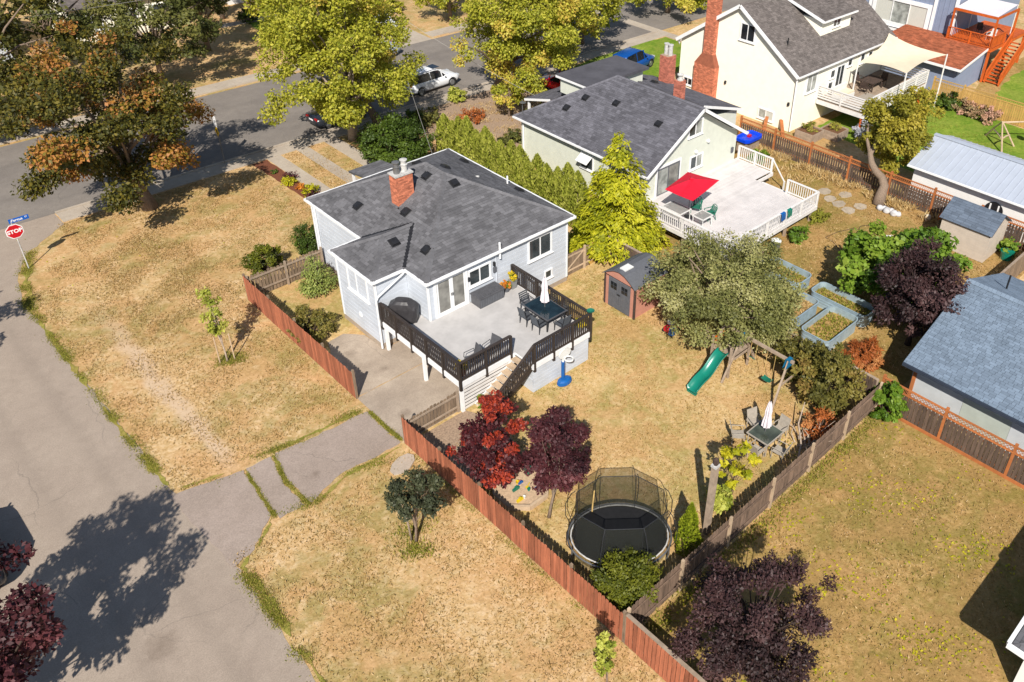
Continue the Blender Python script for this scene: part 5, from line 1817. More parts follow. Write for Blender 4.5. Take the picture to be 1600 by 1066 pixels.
cs2 = thing('deck_canopy', 'white fabric canopy over the orange-stained deck', 'canopy', (76, 28, OZ))
g2 = [[(74.4 + i * .55, 26.3 + j * .62, 5.62 - .12 * math.sin(math.pi * i / 7) * math.sin(math.pi * j / 6) + .05 * i) for j in range(7)] for i in range(8)]
MB().loft(g2, False, False).build('sail', 'umbrella_white', cs2, True)
for i in (0, 7):
    for j in (0, 6):
        MB().tube([(*g2[i][j][:2], OZ), g2[i][j]], .04, 6).build('pole', 'white_rail', cs2)
for k, (lab, p) in enumerate((('white patio chair on the orange-stained deck', (76.4, 27.2, OZ)), ('dark lounge seat beneath the white canopy', (77.4, 28.6, OZ)))):
    c_ = patio_chair('patio_chair', lab, 'white_plastic' if k == 0 else 'bark_dark', 'white_plastic' if k == 0 else 'bark_dark', None, False)
    c_.location, c_.rotation_euler = p, (0, 0, 1.3 + k)

# houses across the street, seen below the tree crowns
for lab, x0, x1, y0, wm in (('cream stucco house behind the bare-trunked street tree', 20, 30, 84.5, 'stucco_yellow'), ('white-walled house behind the leafy street trees across the road', 35.5, 44, 88, 'white_wall'), ('grey house front behind the autumn maples', 4, 15, 84, 'siding')):
    t = thing('far_house', lab, 'house', (x0, y0, 0))
    MB().prism([(x0, y0), (x1, y0), (x1, y0 + 9), (x0, y0 + 9)], 0, 3.2).build('wall', wm, t)
    roof_plane(t, [(x0 - .4, y0 - .5, 3.2), (x1 + .4, y0 - .5, 3.2), (x1 + .4, y0 + 4.5, 5.8), (x0 - .4, y0 + 4.5, 5.8)], 'shingle_yellow', seed=81)
    roof_plane(t, [(x1 + .4, y0 + 9.5, 3.2), (x0 - .4, y0 + 9.5, 3.2), (x0 - .4, y0 + 4.5, 5.8), (x1 + .4, y0 + 4.5, 5.8)], 'shingle_yellow', seed=82)
    for k in range(3):
        window(t, (x0 + 1 + k * 3, y0 - .01, 1.1), X, dn, 1.5, 1.2, 2, 'glass', fw=.09)
    for k in range(3):
        MB().box(x0 + 3.4, y0 - .4 - k * .35, 0, x0 + 5.2, y0 - .05 - k * .35, .6 - k * .18).build('step', 'pad_concrete', t)

# ================================================================ signs
def text_mesh(name, s, size, mat, parent, origin, u, n, depth=.006, bold=0.0):
    """flat raised lettering centred at origin, running along u, facing n"""
    cu = bpy.data.curves.new('txt', 'FONT')
    cu.body = s
    cu.size = size
    cu.align_x, cu.align_y = 'CENTER', 'CENTER'
    cu.extrude = depth / 2
    cu.offset = bold
    cu.resolution_u = 3
    o = bpy.data.objects.new('txt', cu)
    COL.objects.link(o)
    bpy.context.view_layer.update()
    me = bpy.data.meshes.new_from_object(o.evaluated_get(bpy.context.evaluated_depsgraph_get()))
    bpy.data.objects.remove(o)
    u, n = Vector(u).normalized(), Vector(n).normalized()
    v = n.cross(u)
    me.transform(Matrix.Translation(origin) @ Matrix((u, v, n)).transposed().to_4x4())
    me.name = name
    me.materials.clear()
    return mobj(name, me, mat, parent)


def octa(c, r, u, n, d):
    u, n = Vector(u), Vector(n)
    v = Vector((0, 0, 1))
    c = Vector(c)
    return MB().ext([c + u * r * math.cos(R(22.5 + 45 * k)) + v * r * math.sin(R(22.5 + 45 * k)) for k in range(8)], n * d)


ss = thing('stop_sign', 'red octagonal stop sign with blue street-name plate on a thin pole', 'sign', (6.0, 48.4, 0))
MB().tube([(6.0, 48.43, -.02), (6.0, 48.43, 2.95)], .032, 8).build('pole', 'clay_grey', ss)
octa((6.0, 48.39, 2.35), .43, X, dn, .008).build('border', 'sign_white', ss)
octa((6.0, 48.38, 2.35), .385, X, dn, .008).build('plate', 'sign_red', ss)
text_mesh('lettering', 'STOP', .29, 'sign_white', ss, (6.0, 48.367, 2.35), X, dn, bold=.010)
MB().box(5.9, 48.405, 2.82, 6.84, 48.42, 3.06).build('name_plate', 'sign_blue', ss)
text_mesh('lettering', 'Fergus', .2, 'sign_white', ss, (6.28, 48.40, 2.94), X, dn, bold=.004)
text_mesh('lettering', 'ST', .11, 'sign_white', ss, (6.71, 48.40, 2.97), X, dn, bold=.002)
ps = thing('parking_sign', 'white notice above a yellow diamond warning sign at the kerb', 'sign', (19.2, 53.6, 0))
MB().tube([(19.2, 53.6, .04), (19.2, 53.6, 3.4)], .03, 8).build('pole', 'steel', ps)
MB().box(19.155, 53.42, 2.72, 19.17, 53.80, 3.45).build('plate', 'sign_white', ps)
text_mesh('lettering', 'C', .26, 'black_metal', ps, (19.148, 53.61, 3.08), (0, -1, 0), dl)
MB().ext([(19.165, 53.6 + a, 2.36 + b) for a, b in ((.34, 0), (0, .34), (-.34, 0), (0, -.34))], (-.012, 0, 0)).build('plate', 'sign_yellow', ps)
m = MB().ext([(19.15, 53.6 + a, 2.36 + b) for a, b in ((.05, -.16), (.05, .06), (.12, .06), (0, .2), (-.12, .06), (-.05, .06), (-.05, -.16))], (-.006, 0, 0))
m.build('arrow', 'black_metal', ps)


# ================================================================ vehicles
def car(name, label, paint, p, rz, L=4.7, W=1.85, Hh=1.65, suv=True, cat='car', sunroof=False):
    t = thing(name, label, cat, (0, 0, 0))
    f, b = L / 2, -L / 2
    hood = .98 if suv else .84
    belt = 1.05 if suv else .92
    w = W / 2
    st = [(b, .5, .78, .80), (b + .10, .34, .92, belt - .02), (b + .5, .26, .985, belt), (-.6, .24, 1.0, belt), (.7, .24, 1.0, belt - .02), (f - 1.35, .25, 1.0, belt - .03), (f - .9, .26, .98, hood), (f - .35, .3, .93, hood - .1), (f - .06, .36, .82, hood - .25), (f, .45, .7, hood - .38)]
    rings = []
    for x, zb, wf, zt in st:
        ww = w * wf
        rings.append([(x, -ww * .86, zb), (x, -ww, zb + .14), (x, -ww * 1.0, (zb + zt) / 2 + .05), (x, -ww * .95, zt - .04), (x, -ww * .80, zt), (x, 0, zt + .035), (x, ww * .80, zt), (x, ww * .95, zt - .04), (x, ww, (zb + zt) / 2 + .05), (x, ww, zb + .14), (x, ww * .86, zb)])
    bd = MB().loft(rings).build('body', paint, t, True)
    xr = b + .15 if suv else b + .85
    xs = f - 1.35
    gl = []
    for x, hw, z0, z1 in ((xr, .80, belt - .02, belt), (xr + .28, .86, belt - .02, Hh - .12), (xr + .5, .88, belt - .02, Hh - .06), (-.1, .89, belt - .02, Hh - .03), (xs - .75, .88, belt - .02, Hh - .08), (xs, .82, belt - .04, belt - .02)):
        tw = w * hw
        tt = w * (.70 if z1 > belt + .2 else hw * .96)
        gl.append([(x, -tw, z0), (x, -tt, z1 - .03), (x, -tt * .85, z1), (x, tt * .85, z1), (x, tt, z1 - .03), (x, tw, z0)])
    MB().loft(gl).build('windows', 'glass_dark', t)
    rf = []
    for x, z in ((xr + .2, Hh - .14), (xr + .45, Hh - .045), (-.1, Hh - .01), (xs - .8, Hh - .06), (xs - .62, Hh - .14)):
        tt = w * .735
        rf.append([(x, -tt, z - .05), (x, -tt * .86, z + .005), (x, 0, z + .03), (x, tt * .86, z + .005), (x, tt, z - .05)])
    MB().loft(rf).build('roof', paint, t, True)
    if sunroof:
        MB().box(.0, -.42, Hh + .005, .7, .42, Hh + .022).build('sunroof', 'glass_dark', t)
        for s in (-1, 1):
            MB().tube([(xr + .5, s * w * .69, Hh + .01), (-.1, s * w * .69, Hh + .05), (xs - .9, s * w * .69, Hh)], .018, 6).build('roof_rail', 'steel', t)
    for s in (-1, 1):
        for x0, x1 in ((xr + .30, xr + .06), (-.55, -.5), (.55, .62), (xs - .72, xs - .02)):
            z1 = Hh - .1
            MB().beam((x1, s * w * .87, belt - .02), (x0, s * w * .715, z1), .05, .07, (1, 0, 0)).build('pillar', paint, t)
        MB().lathe([(.03, -.06), (.1, 0), (.03, .07)], (xs - .35, s * (w + .1), belt + .06), 8, 1, .8).build('mirror', paint, t)
        MB().box(b + .015, s * w * .62 - .16, .72 if not suv else .85, b + .13, s * w * .62 + .16, .92 if not suv else 1.02).build('tail_lamp', 'lamp_red', t)
        MB().box(f - .28, s * w * .66 - .17, hood - .30, f - .06, s * w * .66 + .17, hood - .17).build('headlight', 'lamp_clear', t)
        for x in (b + .85, f - .92):
            r = .36 if suv else .32
            ty = MB().loft([[(x + rr * math.cos(2 * math.pi * k / 18), s * (w - yy), r + rr * math.sin(2 * math.pi * k / 18)) for k in range(18)] for rr, yy in ((r * .62, .02), (r * .9, -.015), (r, .03), (r, .19), (r * .9, .22))]).build('wheel', 'tyre', t)
            rm = MB().loft([[(x + rr * math.cos(2 * math.pi * k / 12), s * (w - yy), r + rr * math.sin(2 * math.pi * k / 12)) for k in range(12)] for rr, yy in ((r * .64, .03), (r * .60, -.005), (r * .2, .01))])
            rm.build('rim', 'rim', ty)
            am = MB().loft([[(x + rr * math.cos(math.pi * k / 10), s * (w + oo), r + rr * math.sin(math.pi * k / 10)) for k in range(11)] for rr, oo in ((r * 1.18, .012), (r * 1.05, .02), (r * 1.03, -.05))], False, False)
            am.build('wheel_arch', 'black_metal' if suv else paint, t)
    MB().box(f - .1, -.4, .42, f - .0, .4, .58).build('grille', 'black_metal', t)
    MB().box(b - .012, -.26, .7, b + .03, .26, .82).build('number_plate', 'sign_white', t)
    t.location, t.rotation_euler = p, (0, 0, rz)
    return t


car('parked_suv', 'white SUV with sunroof parked along the near kerb of the street', 'white_paint', (37.5, 56.0, .01), .06, 4.9, 1.88, 1.72, True, 'car', True)
car('parked_car', 'white saloon nosing out of the driveway across the street', 'white_paint', (42.9, 72.0, .016), R(-78), 4.7, 1.85, 1.45, False)
car('parked_car', 'pale silver saloon on the far kerb half hidden behind the street tree', 'silver_paint', (38.0, 65.0, .01), R(182), 4.6, 1.8, 1.45, False)
car('parked_car', 'dark car in the deep shade under the big street tree', 'dark_paint', (28.6, 55.0, .01), .03, 4.5, 1.82, 1.48, False)
car('parked_car', 'bright red car in the driveway behind the green house', 'red_paint', (45.2, 48.8, .014), R(100), 4.2, 1.75, 1.42, False)
car('parked_suv', 'bright blue van parked beyond the green house roof', 'blue_paint', (53.2, 48.2, .01), R(10), 4.9, 1.9, 1.85, True, 'van')
car('parked_suv', 'dark SUV parked at the far edge of the side road', 'dark_paint', (-1.5, 29.4, .006), R(92), 4.8, 1.9, 1.8, True)

# ================================================================ trampoline
tc = Vector((15.75, 13.75, 0))
ax1, ax2 = Vector((.75, -.66, 0)).normalized(), Vector((.66, .75, 0)).normalized()


def ell(a, b, z, n=32, off=0.0):
    return [tuple(tc + ax1 * a * math.cos(2 * math.pi * (k + off) / n) + ax2 * b * math.sin(2 * math.pi * (k + off) / n) + Vector((0, 0, z))) for k in range(n)]


TR = thing('trampoline', 'oval black trampoline with a dark safety net beside the fence', 'trampoline', tc)
TA, TB_ = 1.78, 1.38
MB().add(ell(TA * .97, TB_ * .97, .80), [tuple(range(32))]).build('mat', 'black_net_pad', TR)
e = ell(TA + .12, TB_ + .12, .78)
MB().tube(e + e[:2], .035, 8, False).build('frame', 'steel', TR)
e = ell(TA, TB_, .83)
MB().tube(e + e[:2], .028, 8, False).build('mat_edge', 'clay_grey', TR)
MB().loft([ell(TA + .1, TB_ + .1, .76), ell(TA + .02, TB_ + .02, .3)], True, False).build('skirt', 'net', TR)
for k in range(8):
    c, s = math.cos(math.pi * k / 4 + .39), math.sin(math.pi * k / 4 + .39)
    q = lambda r, z: tuple(tc + ax1 * (TA + r) * c + ax2 * (TB_ + r) * s + Vector((0, 0, z)))
    MB().tube([q(.05, 0), q(.12, .4), q(.12, .78)], .03, 8).build('leg', 'steel', TR)
    MB().tube([q(.12, .75), q(.34, 1.2), q(.34, 1.8), q(.12, 2.4), q(-.05, 2.62)], .016, 6).build('net_pole', 'black_metal', TR)
rings = []
for z, o in ((.82, -.05), (1.3, -.03), (2.0, -.05), (2.55, -.08)):
    ring = []
    for k in range(8):
        c, s = math.cos(math.pi * k / 4 + .39), math.sin(math.pi * k / 4 + .39)
        f = min(1, (z - .8) / .5)
        ring.append((TA + o, TB_ + o, c, s))
    pts = []
    for k in range(8):
        a, b, c, s = ring[k]
        _, _, c2, s2 = ring[(k + 1) % 8]
        for j in range(4):
            t = j / 4
            cc, s_2 = c + (c2 - c) * t, s + (s2 - s) * t
            ln = math.hypot(cc, s_2)
            g_ = 1 + (1 / ln - 1) * (1 - min(1, max(0, (z - .8) / 1.0)))
            pts.append(tuple(tc + ax1 * a * cc * g_ + ax2 * b * s_2 * g_ + Vector((0, 0, z))))
    rings.append(pts)
MB().loft(rings, True, False).build('net', 'net', TR)
MB().tube(rings[-1] + rings[-1][:2], .014, 6, False).build('net_rim', 'black_metal', TR)
for k in range(0, 32, 4):
    MB().tube([r[k] for r in rings], .010, 5).build('net_seam', 'black_metal', TR)
MB().tube([rings[0][9], rings[1][9], rings[2][9]], .03, 5).build('net_door_edge', 'old_gold_straw', TR)

# ================================================================ play set
PS = thing('swing_set', 'timber swing set with blue brackets, platform and green wavy slide', 'swing set', (27.2, 16.5, 0))
bz = 2.12
bpiece('beam', 'weathered_wood', PS, (27.25, 18.1, bz), (27.25, 14.2, bz), .11, .13)
for y, xs in ((14.45, (26.0, 28.5)), (16.95, (25.95, 28.5))):
    for x in xs:
        bpiece('leg', 'weathered_wood', PS, (x, y - (.0 if y > 15 else .25), 0), (27.25 + (x - 27.25) * .04, y, bz), .09, .09)
    bpiece('crossbar', 'weathered_wood', PS, (26.65, y - (.05 if y > 15 else .1), 1.05), (27.85, y - (.05 if y > 15 else .1), 1.05), .05, .1)
    m = MB()
    for s in (-1, 1):
        m.ext([(27.25 - .32, y + s * .08, bz - .3), (27.25 + .32, y + s * .08, bz - .3), (27.25 + .14, y + s * .08, bz + .1), (27.25 - .14, y + s * .08, bz + .1)], (0, s * .012, 0))
    m.box(27.1, y - .09, bz + .07, 27.4, y + .09, bz + .1)
    m.build('bracket', 'bracket_blue', PS)
for x, y in ((26.45, 18.05), (27.9, 18.05), (27.9, 16.95), (26.45, 16.98)):
    piece('leg', 'weathered_wood', PS, (x, y, .95), (.09, .09, 1.9))
bpiece('leg', 'weathered_wood', PS, (26.3, 18.15, 0), (27.2, 18.05, bz), .09, .09)
for k in range(9):
    piece('platform_board', 'weathered_wood', PS, (26.55 + k * .158, 17.5, 1.18), (.145, 1.15, .03))
for z in (1.4, 1.62):
    bpiece('rail', 'orange_plastic', PS, (26.5, 18.12, z), (27.9, 18.12, z), .03, .09)
    bpiece('rail', 'orange_plastic', PS, (27.95, 18.1, z), (27.95, 17.0, z), .03, .09)
for k in range(5):
    piece('rung', 'weathered_wood', PS, (28.15 + (4 - k) * .1, 17.5, .2 + .23 * k), (.07, .9, .04))
for y in (17.05, 17.95):
    bpiece('ladder_rail', 'weathered_wood', PS, (28.65, y, 0), (27.95, y, 1.25), .06, .08)
rings = []
for i in range(21):
    t = i / 20
    x = 26.5 - 2.15 * t
    z = 1.22 - 1.12 * t + .085 * math.sin(t * 3 * math.pi) * (1 - t * .3) + (.06 if t > .93 else 0) * (t - .93) / .07
    y0, y1 = 17.18, 17.72
    rings.append([(x, y0 - .035, z + .15), (x, y0, z + .15), (x, y0 + .03, z + .02), (x, (y0 + y1) / 2, z), (x, y1 - .03, z + .02), (x, y1, z + .15), (x, y1 + .035, z + .15), (x, y1 - .01, z - .035), (x, (y0 + y1) / 2, z - .04), (x, y0 + .01, z - .035)])
MB().loft(rings).build('slide', 'teal_plastic', PS, True)
MB().box(24.34, 17.2, 0, 24.5, 17.7, .09).build('slide_foot', 'teal_plastic', PS)
for y, mt in ((15.35, 'green_plastic'),):
    for s in (-.22, .22):
        MB().tube([(27.25, y + s, bz), (27.2, y + s, .55)], .010, 5).build('rope', 'old_gold_straw', PS)
    MB().loft([[(27.05 + .3 * a, y - .24 + .48 * b_, .52 - .05 * math.sin(math.pi * b_) + c_) for a, c_ in ((0, 0), (1, 0), (1, .03), (0, .03))] for b_ in (0, .25, .5, .75, 1)]).build('swing_seat', mt, PS)
for s in (-.15, .15):
    MB().tube([(27.25, 16.3 + s, bz), (27.2, 16.3 + s, 1.2)], .010, 5).build('rope', 'old_gold_straw', PS)
MB().tube([(27.2, 16.12, 1.2), (27.2, 16.48, 1.2)], .02, 6).build('trapeze_bar', 'green_plastic', PS)

# ================================================================ lawn table set
lt = thing('patio_table', 'square dark glass patio table on the dry lawn under a folded white parasol', 'table', (24.1, 13.25, 0))
MB().box(23.55, 12.75, .70, 24.65, 13.75, .72).build('table_top', 'table_glass_green', lt)
m = MB()
for a in ((23.5, 12.7, 24.7, 12.75), (23.5, 13.75, 24.7, 13.8), (23.5, 12.75, 23.55, 13.75), (24.65, 12.75, 24.7, 13.75)):
    m.box(a[0], a[1], .685, a[2], a[3], .73)
m.build('rim', 'beige_sling', lt)
for x in (23.58, 24.62):
    for y in (12.78, 13.72):
        MB().tube([(x, y, 0), (x, y, .69)], .025, 6).build('leg', 'beige_sling', lt)
closed_umbrella('folded white parasol rising from the table on the dry lawn', 24.12, 13.28, 0, 2.35)
l0 = patio_chair('sling_chair', 'beige sling armchair turned away from the lawn table beside its shadow', 'beige_sling', 'beige_sling', 'beige chairs round the lawn table', False)
l0.location, l0.rotation_euler = (23.45, 14.15, 0), (0, 0, -2.4)
clone(l0, (23.25, 13.05, 0), -1.57, 'beige sling armchair at the lawn table facing the slide')
clone(l0, (23.95, 12.35, 0), .1, 'beige sling armchair between the lawn table and the back fence')
clone(l0, (24.95, 13.1, 0), 1.5, 'beige sling armchair between the lawn table and the tangled shrubs')
clone(l0, (24.55, 14.05, 0), 2.8, 'beige sling armchair behind the folded parasol of the lawn table')

# post, hoop, sandbox, toys
po = thing('timber_post', 'tall grey timber post standing alone near the back fence', 'post', (18.72, 12.0, 0))
MB().box(18.60, 11.90, 0, 18.82, 12.10, 3.5).build('shaft', 'weathered_wood', po)
MB().box(18.58, 11.88, 3.5, 18.84, 12.12, 3.6).build('cap', 'clay_grey', po)
MB().lathe([(.08, 0), (.13, .12), (.11, .25), (.02, .34)], (18.71, 12.0, 3.6), 8).build('finial', 'bark_dark', po)
ho = thing('toy_basketball_hoop', 'blue toy basketball stand with white backboard against the deck skirting', 'toy', (20.65, 21.95, 0))
MB().lathe([(.30, 0), (.33, .06), (.30, .2), (.22, .26), (.16, .28)], (20.65, 21.95, 0), 18, 1.25, .8).build('base', 'blue_plastic', ho)
MB().tube([(20.6, 22.0, .2), (20.6, 22.0, 1.25)], .085, 10).build('pole', 'blue_plastic', ho)
MB().tube([(20.6, 22.0, 1.2), (20.62, 22.0, 1.5)], .05, 8).build('neck', 'white_plastic', ho)
bb = [(20.66 + .36 * math.cos(k * math.pi / 8), 21.98, 1.72 + .26 * math.sin(k * math.pi / 8)) for k in range(16)]
MB().ext(bb, (0, -.05, 0)).build('backboard', 'white_plastic', ho)
rg_ = [(20.72 + .19 * math.cos(k * math.pi / 8), 21.74 + .19 * math.sin(k * math.pi / 8), 1.5) for k in range(17)]
MB().tube(rg_ + rg_[1:2], .035, 8, False).build('ring', 'white_plastic', ho)
SBX = thing('sandbox', 'octagonal timber sandbox scattered with toys between the purple trees', 'sandbox', (15.05, 18.45, 0))
oc = [(15.05 + 1.12 * math.cos(R(22.5 + 45 * k)), 18.45 + 1.12 * math.sin(R(22.5 + 45 * k))) for k in range(8)]
for (xa, ya2), (xb, yb2) in zip(oc, oc[1:] + oc[:1]):
    bpiece('side_board', 'pale_wood', SBX, (xa, ya2, .11), (xb, yb2, .11), .12, .22)
MB().add([(x, y, .10) for x, y in oc], [tuple(range(8))]).build('sand', 'sand', SBX)
rt_ = random.Random(4)
TN = ['yellow', 'blue', 'green', 'red', 'orange', 'white', 'teal', 'yellow', 'yellow', 'white', 'green', 'blue']
for i in range(12):
    a, r_ = rt_.uniform(0, 6.28), .8 * math.sqrt(rt_.random())
    x, y = 15.05 + r_ * math.cos(a), 18.45 + r_ * math.sin(a)
    nm = TN[i]
    mt = nm + '_plastic'
    sz = rt_.uniform(.05, .1)
    if i % 3 == 0:
        o = MB().lathe([(sz * .7, 0), (sz, sz * 1.8), (sz * 1.05, sz * 1.8), (sz * .8, sz * .3), (.01, sz * .25)], (x, y, .10), 10).build('toy_bucket', mt)
        tag(o, 'small %s bucket in the sandbox' % nm + (' by the boards' if r_ > .55 else ' near its middle'), 'bucket', 'toys in the sandbox')
    elif i % 3 == 1:
        o = MB().box(x - sz * 1.6, y - sz * .5, .10, x + sz * 1.6, y + sz * .5, .10 + sz).box(x - sz * .4, y - sz * .5, .10 + sz, x + sz * .7, y + sz * .5, .10 + 1.7 * sz).build('toy_truck', mt)
        tag(o, 'small %s toy truck in the sandbox' % nm, 'toy truck', 'toys in the sandbox')
    else:
        o = MB().beam((x, y, .125), (x + .22, y + .1, .13), .03, .02).box(x - .06, y - .06, .10, x + .05, y + .05, .13).build('toy_spade', mt)
        tag(o, 'small %s toy spade in the sandbox' % nm, 'toy spade', 'toys in the sandbox')
tt = thing('toy_climber', 'green and white toy table at the edge of the sandbox', 'toy', (15.75, 18.85, .1))
MB().lathe([(.16, 0), (.14, .3), (.24, .32), (.24, .38), (.05, .42)], (15.75, 18.85, .1), 12).build('top', 'green_plastic', tt)
ty = thing('ride_on_toy', 'red and blue ride-on toy with white top under the apple tree', 'toy', (27.2, 21.2, 0))
MB().box(26.85, 20.95, .15, 27.5, 21.35, .38).build('body', 'red_plastic', ty)
MB().box(26.8, 20.75, .1, 27.05, 20.97, .5).build('fender', 'blue_plastic', ty)
MB().lathe([(.28, 0), (.26, .16), (.1, .24)], (27.45, 21.3, .38), 12, 1.1, .8).build('seat', 'white_plastic', ty)
for x, y in ((26.95, 20.9), (27.45, 20.9), (26.95, 21.4), (27.45, 21.4)):
    MB().loft([[(x + .12 * math.cos(k * .524), y + o_, .12 + .12 * math.sin(k * .524)) for k in range(12)] for o_ in (-.04, .04)]).build('wheel', 'tyre', ty)
cb2 = tag(MB().add(*(lambda m: (m.v, m.f))(MB().prism([(10.0 + .62 * math.cos(k * .7), 22.75 + .42 * math.sin(k * .7 + .3)) for k in range(9)], 0, .06))).build('concrete_lump', 'concrete'), 'flat pale concrete remnant in the grass by the driveway', 'slab')
cb2.location = (2.4, .0, 0)

# ================================================================ galvanised garden beds
def tank(label, x0, x1, y0, y1, h=.72, r=.3, seed=0):
    t = thing('galvanised_bed', label, 'garden bed', ((x0 + x1) / 2, (y0 + y1) / 2, 0), 'galvanised raised garden beds')

    def rr(o, z):
        out = []
        for cx, cy, a0 in ((x1 - r, y1 - r, 0), (x0 + r, y1 - r, 90), (x0 + r, y0 + r, 180), (x1 - r, y0 + r, 270)):
            for k in range(7):
                a = R(a0 + 15 * k)
                out.append((cx + (r - o) * math.cos(a), cy + (r - o) * math.sin(a), z))
        return out
    rings = []
    n = 9
    for i in range(n + 1):
        z = h * i / n
        rings.append(rr(.012 * (i % 2), z))
    rings.append(rr(-.03, h))
    rings.append(rr(-.03, h + .03))
    rings.append(rr(.03, h + .03))
    rings.append(rr(.03, .3))
    MB().loft(rings, True, False).build('tank', 'galvanised', t)
    MB().add(rr(.02, .38), [tuple(range(28))]).build('soil', 'weedy_lawn', t)
    rng = np.random.default_rng(seed)
    k = 700
    P = np.stack([x0 + .1 + (x1 - x0 - .2) * rng.random(k), y0 + .1 + (y1 - y0 - .2) * rng.random(k), .42 + .08 * rng.random(k)], 1)
    leafmesh('weeds', P, rng.normal(size=(k, 3)) * .6 + [0, 0, .6], unit(rng, k), .12 + .1 * rng.random(k), .04 + .02 * rng.random(k), rng.random(k), 'lf_weed' if seed % 2 else 'lf_straw', t, 'stuff')


tank('galvanised raised bed farthest along, beside the white deck plants', 34.55, 35.95, 18.6, 21.3, seed=1)
tank('galvanised raised bed half in the shade of the green leafy tree', 34.55, 35.8, 14.6, 17.9, seed=3)
tank('galvanised raised bed of dry soil under the apple branches', 31.6, 34.1, 16.95, 18.25, seed=2)
tank('galvanised raised bed with straw beside the brown divider fence', 31.3, 34.25, 14.75, 16.35, seed=5)

# ================================================================ neighbour's lawn bits
for i, (x, y, a) in enumerate(((46.1, 24.2, .2), (46.7, 23.0, .5), (45.3, 22.6, .1), (46.0, 21.5, .4), (45.5, 23.4, .7), (45.0, 21.7, .3))):
    rs = random.Random(i)
    pp = [(x + rs.uniform(.42, .55) * math.cos(k * .9 + a), y + rs.uniform(.36, .5) * math.sin(k * .9 + a)) for k in range(7)]
    tag(MB().prism(pp, 0, .045).build('flagstone', 'flag_stone'), 'pale flagstone in the path from the white deck steps to the leaning tree', 'flagstone', 'flagstones by the white deck')
for i in range(6):
    x, y = 46.6 + .14 * (i % 2), 20.45 - .24 * i
    rs = random.Random(i + 50)
    s = .19 + .05 * rs.random()
    rings = [[(x + s * f_ * (1 + .12 * rs.uniform(-1, 1)) * math.cos(k * .7), y + s * f_ * (1 + .12 * rs.uniform(-1, 1)) * math.sin(k * .7), z * s * 1.6) for k in range(9)] for f_, z in ((.8, 0), (1, .25), (.95, .6), (.6, .9), (.1, 1.0))]
    tag(MB().loft(rings).build('white_boulder', 'white_stone', None, True), 'pale marbled boulder in the row below the leaning tree trunk', 'boulder', 'pale boulders under the leaning tree')
tag(MB().ext([(43.3, 17.0, .02), (44.4, 17.3, .02), (44.3, 17.75, .25), (43.2, 17.45, .25)], (0, 0, .05)).build('discarded_board', 'white_plastic'), 'white board propped on a brown frame in the grass', 'panel')
tag(MB().beam((43.9, 18.5, .03), (44.2, 18.2, .03), .08, .05).build('white_stick', 'white_plastic'), 'short white offcut lying near the coiled hose', 'offcut')
hs = [(43.2, 22.7), (42.6, 21.8), (42.35, 21.36), (42.9, 21.6)]
hs = [(41.0, 20.9), (42.1, 20.75), (43.3, 20.3)] + [(43.75 + .55 * math.cos(k * .5 + 2.4), 19.6 + .55 * math.sin(k * .5 + 2.4)) for k in range(14)]
hs2 = [(41.0, 20.9), (40.9, 20.3), (40.3, 19.4), (39.4, 18.2), (39.0, 17.2)]
tag(MB().tube([(x, y, .02) for x, y in hs2[::-1] + hs], .018, 6).build('garden_hose', 'bark_dark'), 'thin dark garden hose looping across the dry grass', 'hose')
orr = thing('orange_tool', 'bright orange garden tool leaning on the lattice fence post', 'tool', (48.0, 17.2, 0))
MB().beam((47.9, 17.3, .05), (48.2, 16.95, .75), .28, .08).build('body', 'orange_plastic', orr)
MB().tube([(47.9, 17.3, .1), (47.8, 17.6, .6)], .03, 6).build('handle', 'black_metal', orr)
yw = tag(MB().lathe([(.14, 0), (.19, .2), (.14, .38), (.05, .42)], (47.6, 17.7, 0), 10).build('yellow_pot', 'sail_cream'), 'small cream pot beside the orange tool', 'pot')
bi = thing('waste_bin', 'grey-green bin with a white lid standing against the white deck', 'bin', (37.5, 22.1, 0))
MB().lathe([(.24, 0), (.29, .65), (.3, .66)], (37.5, 22.1, 0), 14).build('body', 'shed_grey', bi)
MB().lathe([(.31, 0), (.31, .05), (.2, .1)], (37.5, 22.1, .66), 14).build('lid', 'white_plastic', bi)
wb = thing('rain_barrel', 'teal plastic tub beside the tan shed', 'tub', (46.8, 12.4, 0))
MB().lathe([(.3, 0), (.38, .5), (.4, .52), (.34, .5), (.02, .42)], (46.8, 12.4, 0), 14).build('tub', 'teal_plastic', wb)
bt = thing('blue_barrel', 'blue plastic drum under the apple branches by the white deck', 'barrel', (33.1, 24.2, 0))
MB().lathe([(.25, 0), (.29, .2), (.29, .65), (.25, .85), (.2, .86)], (33.1, 24.2, 0), 14).build('drum', 'blue_plastic', bt)
# wooden play frame in the yellow house garden
wf = thing('driftwood_frame', 'pale weathered timber climbing frame on the green lawn', 'climbing frame', (62, 19.5, 0))
for p, q in (((61.0, 18.7, 0), (62.0, 19.6, 1.9)), ((63.2, 20.9, 0), (62.0, 19.6, 1.9)), ((62.9, 18.6, 0), (62.0, 19.6, 1.9)), ((62.0, 19.6, 1.85), (64.5, 17.4, 1.85)), ((64.5, 17.4, 1.85), (64.0, 16.6, 0)), ((64.5, 17.4, 1.85), (65.2, 17.9, 0)), ((61.5, 19.2, .9), (62.7, 20.3, .9)), ((61.5, 19.1, .9), (62.5, 19.0, .9))):
    MB().tube([p, tuple((a + b) / 2 + .03 for a, b in zip(p, q)), q], [.07, .06, .055], 7).build('pole', 'pale_wood', wf)
sb2 = thing('swing_ball', 'bright blue ball hanging from the weathered timber frame', 'ball', (64.3, 17.5, .6))
MB().lathe([(.02, 0), (.22, .08), (.3, .28), (.22, .5), (.02, .58)], (63.9, 17.95, .9), 14).build('ball', 'blue_plastic', sb2, True)
